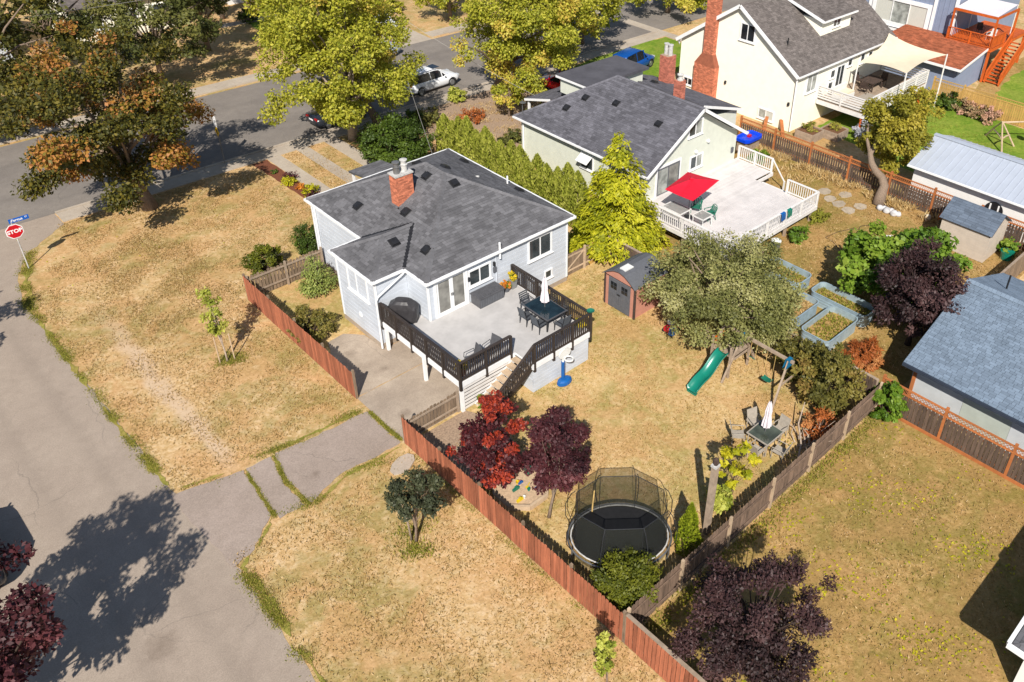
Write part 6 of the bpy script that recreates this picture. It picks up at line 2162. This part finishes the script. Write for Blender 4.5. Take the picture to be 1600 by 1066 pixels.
MB().tube([(63.9, 17.95, 1.45), (63.9, 17.95, 1.86)], .012, 5).build('rope', 'old_gold_straw', sb2)


# ================================================================ overhead wires
def wire(label, p, q, sag):
    p, q = Vector(p), Vector(q)
    pts = []
    for i in range(17):
        t = i / 16
        pts.append(p.lerp(q, t) - Vector((0, 0, sag * 4 * t * (1 - t))))
    tag(MB().tube(pts, .014, 4).build('service_wire', 'wire'), label, 'wire')


wire('thin pale wire crossing above the shaded far lawn', (8, 66.5, 8.2), (48, 68, 8.0), .5)
wire('service wire sloping down to the hip roof of the pale house', (33.5, 55.2, 7.6), (25.6, 38.6, 4.05), .25)
wire('service wire sloping down to the green house porch', (33.5, 55.2, 7.6), (38.2, 43.9, 2.8), .25)

# ================================================================ vegetation
leafmat('lf_maple', [C(48, 52, 20), C(84, 84, 30), C(134, 120, 42), C(186, 130, 58), C(200, 136, 86)], .3)
leafmat('lf_yellowgreen', [C(100, 108, 30), C(150, 156, 44), C(194, 192, 60), C(224, 214, 90), C(230, 190, 88)], .4)
leafmat('lf_olive', [C(58, 62, 28), C(92, 98, 46), C(132, 130, 64), C(156, 146, 80)], .3)
leafmat('lf_hedge', [C(116, 128, 40), C(160, 168, 60), C(198, 200, 86), C(218, 216, 114)], .3)
leafmat('lf_gold', [C(108, 116, 16), C(160, 164, 26), C(204, 200, 40), C(226, 218, 70)], .3)
leafmat('lf_apple', [C(84, 88, 46), C(136, 138, 76), C(182, 178, 112), C(214, 208, 160)], .35)
leafmat('lf_purple', [C(38, 20, 25), C(68, 33, 38), C(98, 50, 54), C(126, 74, 76)], .18)
leafmat('lf_plum', [C(34, 24, 24), C(60, 42, 42), C(84, 58, 58), C(112, 84, 80)], .2)
leafmat('lf_redmaple', [C(52, 24, 30), C(94, 38, 42), C(160, 56, 40), C(208, 84, 48)], .25)
leafmat('lf_vine', [C(56, 84, 20), C(98, 132, 36), C(142, 170, 56), C(184, 196, 86)], .35)
leafmat('lf_dark', [C(44, 60, 18), C(74, 96, 28), C(110, 130, 42)], .2)
leafmat('lf_box', [C(46, 54, 12), C(80, 88, 20), C(116, 120, 30), C(144, 142, 46)], .2)
leafmat('lf_thuja', [C(104, 122, 24), C(156, 172, 40), C(200, 206, 66)], .3)
leafmat('lf_dullbush', [C(70, 70, 30), C(110, 106, 46), C(150, 138, 66), C(168, 130, 76)], .3)
leafmat('lf_yellow', [C(140, 150, 30), C(206, 200, 40), C(238, 224, 60)], .4)
leafmat('lf_rust', [C(140, 70, 30), C(196, 112, 56), C(218, 160, 100)], .25)
leafmat('lf_tree_r', [C(100, 98, 26), C(150, 144, 46), C(192, 178, 64), C(210, 190, 86)], .35)
leafmat('lf_greyleaf', [C(50, 54, 40), C(78, 84, 58), C(112, 112, 78)], .25)
leafmat('lf_pinkflower', [C(120, 130, 70), C(206, 160, 130), C(228, 180, 160)], .25)
leafmat('lf_blueflower', [C(100, 110, 90), C(196, 196, 206), C(230, 228, 234)], .25)
leafmat('lf_fir', [C(96, 112, 52), C(140, 152, 72), C(176, 182, 96)], .2)


def broad(name, label, base, ctr, radii, mat, ncl, clr, nl, L, seed, tr=.2, bark='bark', th=None, shape='ball', limbs=12, group=None, cat='tree', **kw):
    t = thing(name, label, cat, base, group)
    _, cl = crown(t, mat, ctr, radii, ncl, clr, nl, L, seed, shape, **kw)
    hh = th if th else ctr[2]
    trunk(t, bark, base, hh, tr, cl, seed, limbs, .45, (ctr[0] - base[0], ctr[1] - base[1]))
    return t


def aut(P, c, r):
    # autumn colour comes with the branch: some limbs have turned
    return np.where(c > .6, .42 + .55 * r, .03 + .42 * r + .1 * c)


def aut2(P, c, r):
    return np.where(c > .8, .6 + .4 * r, .12 + .55 * r + .1 * c)


# big street trees
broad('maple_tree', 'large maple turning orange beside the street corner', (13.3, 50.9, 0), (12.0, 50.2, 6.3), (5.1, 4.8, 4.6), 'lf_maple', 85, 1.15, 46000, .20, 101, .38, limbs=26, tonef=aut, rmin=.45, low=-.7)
broad('maple_tree', 'dark tall tree with reddish tints on the far side of the road corner', (9.0, 68.5, 0), (9.5, 66.5, 7.0), (6.4, 4.6, 4.6), 'lf_maple', 55, 1.4, 15000, .32, 102, .35, limbs=20, tonef=lambda P, c, r: np.where(c > .86, .6 + .3 * r, .05 + .4 * r), rmin=.4)
broad('street_tree', 'thin-crowned olive tree with a bare leaning trunk across the street', (21.8, 70.5, 0), (21.6, 68.5, 6.0), (4.2, 3.8, 3.2), 'lf_olive', 60, 1.0, 15000, .24, 103, .26, limbs=22, rmin=.4)
broad('street_tree', 'tall olive-green tree behind the far pavement', (28.0, 76.0, 0), (27.5, 75, 6.6), (4.6, 4.0, 3.4), 'lf_olive', 60, 1.1, 15000, .26, 104, .24, limbs=20, rmin=.4)
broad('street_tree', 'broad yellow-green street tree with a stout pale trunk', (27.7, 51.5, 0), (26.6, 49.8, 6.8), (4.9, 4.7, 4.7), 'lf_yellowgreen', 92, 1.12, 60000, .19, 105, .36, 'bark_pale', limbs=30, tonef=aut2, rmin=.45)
broad('street_tree', 'yellow-green street tree with a second trunk near the round bush', (30.4, 52.4, 0), (28.6, 55.2, 7.0), (3.8, 3.4, 3.8), 'lf_yellowgreen', 55, 1.1, 17000, .25, 106, .30, limbs=22, tonef=aut2, rmin=.45)
broad('street_tree', 'large yellow-green tree over the pavement by the white SUV', (41.2, 52.2, 0), (40.9, 48.3, 6.5), (4.7, 4.5, 4.2), 'lf_yellowgreen', 80, 1.12, 48000, .20, 107, .36, limbs=26, tonef=aut2, rmin=.45)
broad('street_tree', 'yellow-green tree shading the driveway behind the red car', (48.6, 52.0, 0), (48.0, 51.4, 6.6), (4.4, 4.2, 3.9), 'lf_yellowgreen', 60, 1.15, 17000, .27, 108, .32, limbs=22, tonef=aut2, rmin=.45)
broad('street_tree', 'shaded tree at the end of the street beyond the yellow house', (54.6, 56.2, 0), (54.4, 55.4, 5.4), (3.6, 3.6, 3.4), 'lf_yellowgreen', 45, 1.1, 9000, .3, 109, .3, limbs=16, tonef=lambda P, c, r: .02 + .35 * r + .1 * c)
broad('street_tree', 'far yellow-green tree across the street above the white saloon', (36.0, 72.5, 0), (34.6, 72.0, 6.4), (4.2, 3.6, 3.6), 'lf_yellowgreen', 50, 1.1, 12000, .28, 110, .28, limbs=18, tonef=aut2)
broad('street_tree', 'shrubby green tree on the far verge beside the drive', (49.5, 69.5, 0), (49.5, 69.5, 3.6), (3.2, 3.0, 2.6), 'lf_yellowgreen', 40, .95, 8000, .27, 111, .2, limbs=14, tonef=aut2)
broad('street_tree', 'leafy green tree far up the street behind the yellow house roof', (68.5, 57.5, 0), (68.3, 57.0, 3.6), (4.6, 4, 3.0), 'lf_yellowgreen', 50, 1.1, 14000, .26, 112, .25, limbs=12)
broad('street_tree', 'far tree behind the cream house front', (16, 76.5, 0), (16, 76, 5.8), (4.0, 3.6, 3.4), 'lf_olive', 40, 1.0, 8000, .28, 113, .25, limbs=18)
broad('street_tree', 'dense tree at the far road corner beyond the maples', (1.5, 72, 0), (2.5, 71.5, 6.0), (4.6, 4.2, 4.4), 'lf_maple', 45, 1.2, 9000, .32, 114, .3, limbs=16, tonef=lambda P, c, r: .1 + .45 * r)
broad('street_tree', 'low tree at the green sprinkler lawn across the street', (33, 84, 0), (33, 84, 4.6), (3.2, 3, 3), 'lf_olive', 36, .9, 6000, .27, 115, .2, limbs=14)
broad('ornamental_tree', 'small orange-tinged tree in the garden before the green house', (38.6, 47.4, 0), (38.6, 47.2, 2.1), (1.4, 1.4, 1.1), 'lf_yellowgreen', 24, .5, 3200, .17, 116, .09, tonef=lambda P, c, r: np.where(c > .45, .6 + .4 * r, .1 + .5 * r))
broad('street_tree', 'tree off the side road casting shade on the corner', (-2.0, 40.9, 0), (-1.8, 40.9, 5.0), (2.0, 2.0, 1.9), 'lf_purple', 30, .7, 5000, .2, 117, .14)

# purple and red trees
broad('purple_maple', 'round purple-leaved maple overhanging the side road from the verge', (-2.3, 21.3, 0), (-2.25, 21.4, 4.9), (2.4, 2.4, 2.6), 'lf_purple', 70, .62, 22000, .17, 121, .16, 'bark_dark', limbs=22, rmin=.45)
broad('red_maple', 'purple maple with scarlet branches behind the deck stairs', (14.4, 19.55, 0), (14.35, 19.3, 2.65), (1.38, 1.38, 1.85), 'lf_redmaple', 46, .42, 13000, .14, 122, .09, 'bark_pale', limbs=24, shape='egg', rmin=.3, tonef=lambda P, c, r: np.where((c > .55) & (P[:, 2] > 1.7), .42 + .5 * r, .02 + .36 * r))
broad('purple_maple', 'slender dark purple maple leaning over the sandbox', (14.9, 16.65, 0), (15.6, 16.85, 2.95), (1.18, 1.18, 1.95), 'lf_purple', 56, .42, 16000, .13, 123, .06, 'bark', limbs=24, shape='egg', rmin=.3)
broad('plum_tree', 'large purple plum tree behind the capped red fence', (15.4, 7.6, 0), (15.2, 7.6, 2.7), (2.1, 2.0, 1.8), 'lf_plum', 66, .54, 30000, .12, 124, .14, 'bark_dark', limbs=26, rmin=.35, asp=.5)
broad('plum_tree', 'dark purple plum tree beside the blue-grey garage roof', (35.1, 12.4, 0), (35.2, 12.4, 3.1), (2.05, 1.9, 2.1), 'lf_plum', 76, .6, 20000, .17, 125, .14, 'bark_dark', limbs=20, rmin=.35, asp=.5)

# back-garden trees
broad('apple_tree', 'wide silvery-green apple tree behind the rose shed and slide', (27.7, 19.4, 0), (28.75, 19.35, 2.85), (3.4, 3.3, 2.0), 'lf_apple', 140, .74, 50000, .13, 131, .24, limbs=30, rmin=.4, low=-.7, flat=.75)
_ap = bpy.data.objects['apple_tree']
crown(_ap, 'lf_apple', (29.2, 17.5, 2.1), (1.7, 1.7, 1.5), 60, .62, 13000, .14, 1310, rmin=.35, low=-.8)
broad('leafy_tree', 'bright green broad-leaved tree beside the purple plum', (37.4, 14.9, 0), (38.2, 15.0, 2.3), (3.1, 2.7, 1.7), 'lf_vine', 90, .68, 13000, .27, 132, .14, limbs=14, asp=.85)
broad('leaning_tree', 'yellow-green tree on a grey twisted leaning trunk by the lattice fence', (47.25, 20.9, 0), (49.9, 22.0, 4.1), (2.15, 2.0, 2.7), 'lf_tree_r', 70, .75, 22000, .19, 133, .05, limbs=4, rmin=.35)
t_ = bpy.data.objects['leaning_tree']
for c_ in list(t_.children):
    if c_.name.startswith('trunk'):
        bpy.data.objects.remove(c_)
MB().tube([(47.25, 20.9, -.05), (47.45, 20.95, .6), (47.75, 21.0, 1.1), (47.85, 21.35, 1.55), (47.6, 21.75, 1.95), (47.6, 22.1, 2.35), (47.85, 22.45, 2.8), (48.6, 22.5, 3.5), (49.9, 22.3, 4.9)], [.44, .34, .29, .26, .23, .21, .18, .14, .05], 10).tube([(47.85, 22.45, 2.8), (48.1, 23.0, 3.6), (48.6, 23.4, 4.6)], [.14, .1, .04], 7).tube([(48.4, 22.45, 3.3), (49.6, 21.5, 3.8), (50.6, 21.2, 4.6)], [.12, .08, .03], 7).build('trunk', 'bark', t_, True)
broad('young_tree', 'staked young tree with sparse pale leaves on the dry verge', (10.2, 33.8, 0), (10.15, 34.0, 2.75), (.42, .42, 1.45), 'lf_hedge', 20, .26, 1500, .13, 134, .045, 'bark_pale', limbs=12, shape='egg', rmin=.2)
broad('street_sapling', 'small round grey-green tree on a multi-stemmed trunk in the dry verge', (10.6, 19.2, 0), (10.6, 19.05, 2.55), (.95, .95, .62), 'lf_greyleaf', 30, .34, 5200, .12, 135, .05, limbs=14, rmin=.3)
for o_, (dx, dy) in zip(range(2), ((.12, .1), (-.1, .14))):
    MB().tube([(10.6 + dx, 19.2 + dy, -.03), (10.6 + dx * 1.6, 19.2 + dy * 1.2, 1.2), (10.6 + dx * 3, 19.1 + dy * 2, 2.4)], [.05, .04, .015], 6).build('stem', 'bark_pale', bpy.data.objects['street_sapling'], True)
broad('young_tree', 'slim young tree at the foot of the capped red fence', (11.75, 10.4, 0), (11.75, 10.5, 1.6), (.34, .34, 1.1), 'lf_hedge', 18, .24, 1300, .12, 136, .035, 'bark', limbs=10, shape='egg', rmin=.2)
for i, (dx, dy) in enumerate(((.32, -.05), (-.3, .12))):
    tag(MB().tube([(10.2 + dx, 33.8 + dy, -.05), (10.2 + dx, 33.8 + dy, 1.5)], .03, 6).build('tree_stake', 'pale_wood'), 'short timber stake beside the staked young tree', 'stake', 'stakes of the young tree')
broad('yellow_tree', 'small tree with bright yellow leaves near the back fence', (20.25, 12.1, 0), (20.35, 12.15, 2.35), (.75, .7, .85), 'lf_yellow', 16, .3, 900, .19, 137, .04, 'bark_dark', limbs=14, rmin=.35)
broad('leafy_shrub', 'green shrub below the yellow-leaved tree', (19.75, 12.1, 0), (19.75, 12.15, .95), (.5, .45, .75), 'lf_hedge', 16, .28, 1300, .16, 138, .03, 'bark_dark', cat='shrub', limbs=8)

# conifers
def conifer(name, label, base, h, r, mat, n, L, seed, droop=.5, th=.12, bark='bark_dark', cat='tree', z0=.25, pw=.85):
    t = thing(name, label, cat, base)
    rng = np.random.default_rng(seed)
    nb = 150
    bz_ = z0 + (h - z0) * rng.random(nb) ** 1.25
    ba = rng.random(nb) * 6.283
    bl = r * (1 - (bz_ - z0) / (h - z0)) ** pw * (.75 + .4 * rng.random(nb)) + .12
    bt_ = rng.random(nb)
    i = rng.choice(nb, n, p=(bl ** 1.5) / (bl ** 1.5).sum())
    f = rng.random(n) ** .55
    rad = bl[i] * f
    sp = (.12 + .16 * bl[i]) * (1.1 - .6 * f)
    a = ba[i]
    dirv = np.stack([np.cos(a), np.sin(a), np.zeros(n)], 1)
    sd = np.stack([-np.sin(a), np.cos(a), np.zeros(n)], 1)
    P = dirv * rad[:, None] + sd * (rng.normal(size=n) * sp)[:, None]
    P[:, 2] = bz_[i] + .25 * rad - droop * rad * f + rng.normal(size=n) * sp * .45
    P[:, 2] = np.maximum(P[:, 2], .04)
    D = dirv * .8 + sd * (rng.normal(size=n) * .6)[:, None] + np.array([0, 0, -.5]) + .3 * unit(rng, n)
    Nv = dirv * .3 + np.array([0, 0, .9]) + .5 * unit(rng, n)
    s = L * (.6 + .8 * rng.random(n))
    P = P + np.array(base)
    leafmesh('crown', P, D, Nv, s, s * .42, .55 * bt_[i] + .45 * rng.random(n), mat, t)
    m = MB()
    b = Vector(base)
    m.tube([b - Vector((0, 0, .05)), b + Vector((0, 0, h * .5)), b + Vector((0, 0, h * .97))], [th * 1.2, th * .7, .015], 8)
    for k in range(0, nb, 3):
        p = b + Vector((0, 0, float(bz_[k])))
        q = p + Vector((math.cos(ba[k]) * bl[k] * .8, math.sin(ba[k]) * bl[k] * .8, .1 * bl[k] - droop * .5 * bl[k] * .6))
        m.tube([p, q], [.03, .008], 4, False)
    m.build('trunk', bark, t, True)
    return t


conifer('golden_conifer', 'tall golden-yellow conifer between the two houses', (31.0, 28.7, 0), 7.2, 2.75, 'lf_gold', 20000, .24, 141, .45, .18, pw=.75, z0=.7)
conifer('young_fir', 'small pale green fir behind the old grey picket fence', (16.2, 36.2, 0), 2.2, 1.0, 'lf_fir', 3600, .13, 142, .05, .05, z0=.1)

# cedar hedge, one tree at a time
HG = 'cedars of the hedge beside the green house'


def cedar(seed, h, r, mat='lf_hedge', name='hedge_cedar', label='upright bright green cedar in the hedge between the pale house and green house', cat='cedar', grp=HG, pw=3.2, L=.19, n=2600):
    t = thing(name, label, cat, (0, 0, 0), grp)
    rng = np.random.default_rng(seed)
    z = rng.random(n) ** .85
    a = rng.random(n) * 6.283
    lump = 1 + .16 * np.sin(a * 3 + z * 9 + seed) + .1 * np.sin(a * 5 - z * 14)
    prof = np.where(z < .12, .75 + z * 2, (1 - np.maximum(0, (z - .12) / .88) ** pw)) * .98 + .03
    rad = r * prof * lump * (.7 + .3 * rng.random(n) ** .4)
    P = np.stack([np.cos(a) * rad, np.sin(a) * rad, .03 + z * h], 1)
    o = np.stack([np.cos(a), np.sin(a), np.zeros(n)], 1)
    D = o * .45 + np.array([0, 0, 1.0]) + .45 * unit(rng, n)
    Nv = o + .5 * unit(rng, n) + [0, 0, .25]
    s = L * (.6 + .8 * rng.random(n))
    leafmesh('crown', P, D, Nv, s, s * .45, .35 * (lump - .75) / .5 + .65 * rng.random(n), mat, t)
    MB().tube([(0, 0, -.05), (0, 0, h * .6)], [.06, .02], 6).build('trunk', 'bark', t)
    return t


th_ = cedar(9, 2.45, .5, 'lf_thuja', 'thuja', 'bright yellow-green pointed cypress between the trampoline and timber post', 'shrub', None, 1.35, .13, 4200)
th_.location = (17.55, 12.0, 0)
c3 = [cedar(1, 3.1, .64), cedar(2, 2.8, .6), cedar(3, 3.3, .68)]
rh = random.Random(3)
hy = [44.9 - .86 * k for k in range(16)]
for k, y in enumerate(hy):
    src = c3[k % 3]
    loc = (30.95 + rh.uniform(-.12, .12), y, 0)
    s = rh.uniform(.92, 1.1) * (1 if k > 2 else .97)
    if k < 3:
        src.location, src.scale, src.rotation_euler = loc, (s, s, s), (0, 0, rh.uniform(0, 6))
    else:
        clone(src, loc, rh.uniform(0, 6.28), None, (s, s, s * rh.uniform(.9, 1.12)))


# shrubs
def shrub(label, p, rx, ry, h, mat, n, L, seed, name='shrub', ncl=None, clr=None, **kw):
    t = thing(name, label, 'shrub', (*p, 0))
    ncl = ncl or 40
    clr = clr or .24 * min(rx, ry) + .08
    _, cl = crown(t, mat, (p[0], p[1], h * .48), (rx, ry, h * .52), ncl, clr, n, L, seed, **kw)
    m = MB()
    for i in range(0, len(cl), 3):
        m.tube([(p[0] + .05 * (i % 2), p[1], -.02), tuple((a + b) / 2 for a, b in zip((p[0], p[1], 0), cl[i])), tuple(cl[i])], [.03, .02, .008], 4, False)
    m.build('stems', 'bark_dark', t)
    return t


shrub('large clipped dark green dome bush in front of the house', (27.8, 46.4), 2.15, 2.1, 2.9, 'lf_dark', 22000, .15, 201, ncl=150, clr=.62, rmin=.7)
shrub('tight oval clipped shrub at the front corner of the house', (17.75, 39.9), .62, .62, 1.75, 'lf_dark', 8000, .085, 202, ncl=110, clr=.24, rmin=.75)
shrub('rounded green bush outside the old grey picket fence', (15.1, 39.5), 1.05, .95, 1.6, 'lf_box', 6000, .12, 203)
shrub('sprawling yellow-green bush inside the red fence by the patio', (14.15, 33.0), .95, 1.25, 1.3, 'lf_dullbush', 5500, .13, 204, tonef=lambda P, c, r: .15 + .5 * r + .2 * c)
shrub('round olive-green bush in the fence corner by the trampoline', (14.35, 12.1), 1.0, .95, 2.1, 'lf_box', 16000, .09, 205, ncl=110, clr=.3, rmin=.75)
shrub('tangled olive shrub at the back corner behind the lawn table', (28.0, 12.9), 1.25, 1.4, 3.0, 'lf_dullbush', 10000, .15, 206, ncl=55, clr=.45)
shrub('tall dull green shrub against the brown divider fence', (28.7, 14.6), .8, 1.0, 2.4, 'lf_dullbush', 5000, .15, 207, ncl=36, clr=.38, tonef=lambda P, c, r: .05 + .5 * r)
shrub('heap of dry orange-brown cuttings beyond the brown fence', (32.1, 13.2), .95, .9, 1.0, 'lf_rust', 4500, .22, 208, name='brush_heap', asp=.2)
shrub('low dry bush with tawny stems along the back fence', (26.3, 12.0), 1.0, .65, 1.2, 'lf_rust', 1700, .16, 209, asp=.4)
shrub('bright green vine over the corner of the dark lattice fence', (29.5, 10.6), .55, .6, 1.9, 'lf_vine', 2600, .19, 210, asp=.8, ncl=26, clr=.3)
shrub('leafy plants growing by the edge of the white deck', (39.6, 21.9), .9, .5, .8, 'lf_vine', 1500, .2, 211, asp=.35)
shrub('untidy weeds at the corner of the white deck', (42.5, 22.4), .8, .5, .7, 'lf_weed', 1100, .2, 212, asp=.35)
shrub('bright green plant beside the teal tub', (47.3, 12.6), .5, .5, 1.0, 'lf_vine', 900, .2, 213, asp=.7)
shrub('yellow-green bush between the white deck and lattice fence', (46.6, 30.0), .8, .5, .7, 'lf_vine', 1000, .18, 214)
shrub('dark green shrub at the foot of the cedar fence', (66.2, 25.4), .9, .9, 1.1, 'lf_dark', 1800, .2, 215)
shrub('pink-flowered shrub at the cedar fence, nearer the stairs', (66.2, 23.9), .8, .9, 1.0, 'lf_pinkflower', 1800, .18, 216)
shrub('larger pink-flowered shrub along the cedar fence', (66.0, 22.2), .9, 1.1, 1.1, 'lf_pinkflower', 2000, .18, 217)
shrub('pale hydrangea blooms under the white-railed deck', (55.6, 27.0), .7, .6, 1.3, 'lf_blueflower', 1300, .2, 218)
shrub('climbing greenery on the under-deck post', (57.6, 27.0), .35, .35, 1.8, 'lf_vine', 700, .2, 219)
shrub('small clipped bush at the far house path', (34.6, 81.6), .8, .8, 1.4, 'lf_dark', 1500, .18, 220)
shrub('round bush beside the pavement near the white SUV', (37.4, 52.4), .8, .8, 1.1, 'lf_hedge', 2000, .16, 221)
shrub('dusty shrub in the gravel garden before the cedar hedge', (33.0, 50.4), 1.0, 1.0, 1.1, 'lf_olive', 1800, .18, 222)
shrub('dry brown shrub in the gravel garden', (36.0, 48.5), 1.2, .9, .8, 'lf_rust', 1600, .18, 223, asp=.4)
shrub('low olive shrub along the gravel path', (40.4, 45.5), 1.3, .9, .9, 'lf_olive', 1800, .18, 224)
shrub('low green shrub beside the green house porch', (36.0, 43.6), 1.2, .8, .8, 'lf_olive', 1600, .17, 225)
shrub('hedge plant below the street tree near the gravel path', (31.3, 49.8), .9, .9, 1.5, 'lf_dark', 2200, .17, 226)
shrub('yellow mound plant in the mulch bed', (20.95, 48.2), .42, .4, .5, 'lf_yellow', 650, .11, 227)
shrub('dark purple mound plant in the mulch bed', (21.25, 48.7), .42, .4, .5, 'lf_purple', 750, .11, 228)
shrub('golden plant at the house end of the mulch bed', (21.3, 46.0), .5, .5, .7, 'lf_yellow', 700, .13, 229)
shrub('purple plant at the house end of the mulch bed', (20.95, 45.1), .5, .5, .7, 'lf_purple', 800, .12, 230)
shrub('tiny green plant in the mulch bed near the pavement', (20.95, 50.2), .22, .22, .3, 'lf_dark', 250, .09, 231, ncl=10)
shrub('small orange-flowered plant in the mulch bed', (21.1, 47.1), .3, .3, .35, 'lf_orangeflower', 300, .1, 232, ncl=12)
shrub('sprig of green leaves by the slatted deck screen', (16.85, 23.2), .2, .2, .8, 'lf_vine', 260, .13, 233, ncl=12, clr=.12)
shrub('red-leaved sucker shoot of the scarlet maple by the stairs', (16.3, 22.0), .25, .25, 1.9, 'lf_redmaple', 500, .1, 234, ncl=14, clr=.14, tonef=lambda P, c, r: .5 + .5 * r)
shrub('leafy shrub along the far pavement behind the white saloon', (46.6, 75.5), 1.6, 1.2, 1.4, 'lf_yellowgreen', 2500, .22, 235)
shrub('rust-coloured bush beside the gate at the house corner', (27.4, 30.2), .7, .7, 1.5, 'lf_rust', 1500, .16, 236)
dead = thing('bare_branches', 'bare pale pruned branches lying by the lawn table', 'branches', (25.3, 12.3, 0))
m = MB()
rd = random.Random(8)
for k in range(16):
    a = rd.uniform(-1.2, 1.6)
    p = Vector((25.2 + rd.uniform(-.3, .5), 12.1 + rd.uniform(-.4, .3), .02))
    L_ = rd.uniform(.8, 1.9)
    q = p + Vector((math.cos(a) * L_ * .7, math.sin(a) * L_ * .6, L_ * rd.uniform(.2, .8)))
    md = p.lerp(q, .5) + Vector((rd.uniform(-.15, .15), rd.uniform(-.15, .15), rd.uniform(0, .2)))
    m.tube([p, md, q], [.035, .024, .008], 5, False)
m.tube([(24.0, 11.5, .05), (25.0, 12.0, .35), (25.6, 12.6, .7), (26.4, 12.9, 1.2)], [.05, .045, .035, .02], 6)
m.build('twigs', 'bark_pale', dead)

rl = np.random.default_rng(77)
for nm, rects, n in (('fallen_leaves', [(14, 29.4, 1, 10.8)], 4200), ('fallen_leaves', [(24, 29, 11.4, 14), (6, 20, 44, 52)], 500)):
    k = rl.integers(0, len(rects), n)
    rr_ = np.array(rects, float)[k]
    P = np.stack([rr_[:, 0] + (rr_[:, 1] - rr_[:, 0]) * rl.random(n), rr_[:, 2] + (rr_[:, 3] - rr_[:, 2]) * rl.random(n), .02 + .03 * rl.random(n)], 1)
    keep = np.sin(P[:, 0] * 1.3) + np.sin(P[:, 1] * 1.7 + P[:, 0]) + rl.normal(size=n) * .6 > .7
    P = P[keep]
    n = len(P)
    leafmesh(nm, P, rl.normal(size=(n, 3)) * [1, 1, .2], np.array([0, 0, 1.]) + .4 * unit(rl, n), .08 + .06 * rl.random(n), .06 + .04 * rl.random(n), rl.random(n), 'lf_yellow', None, 'stuff')
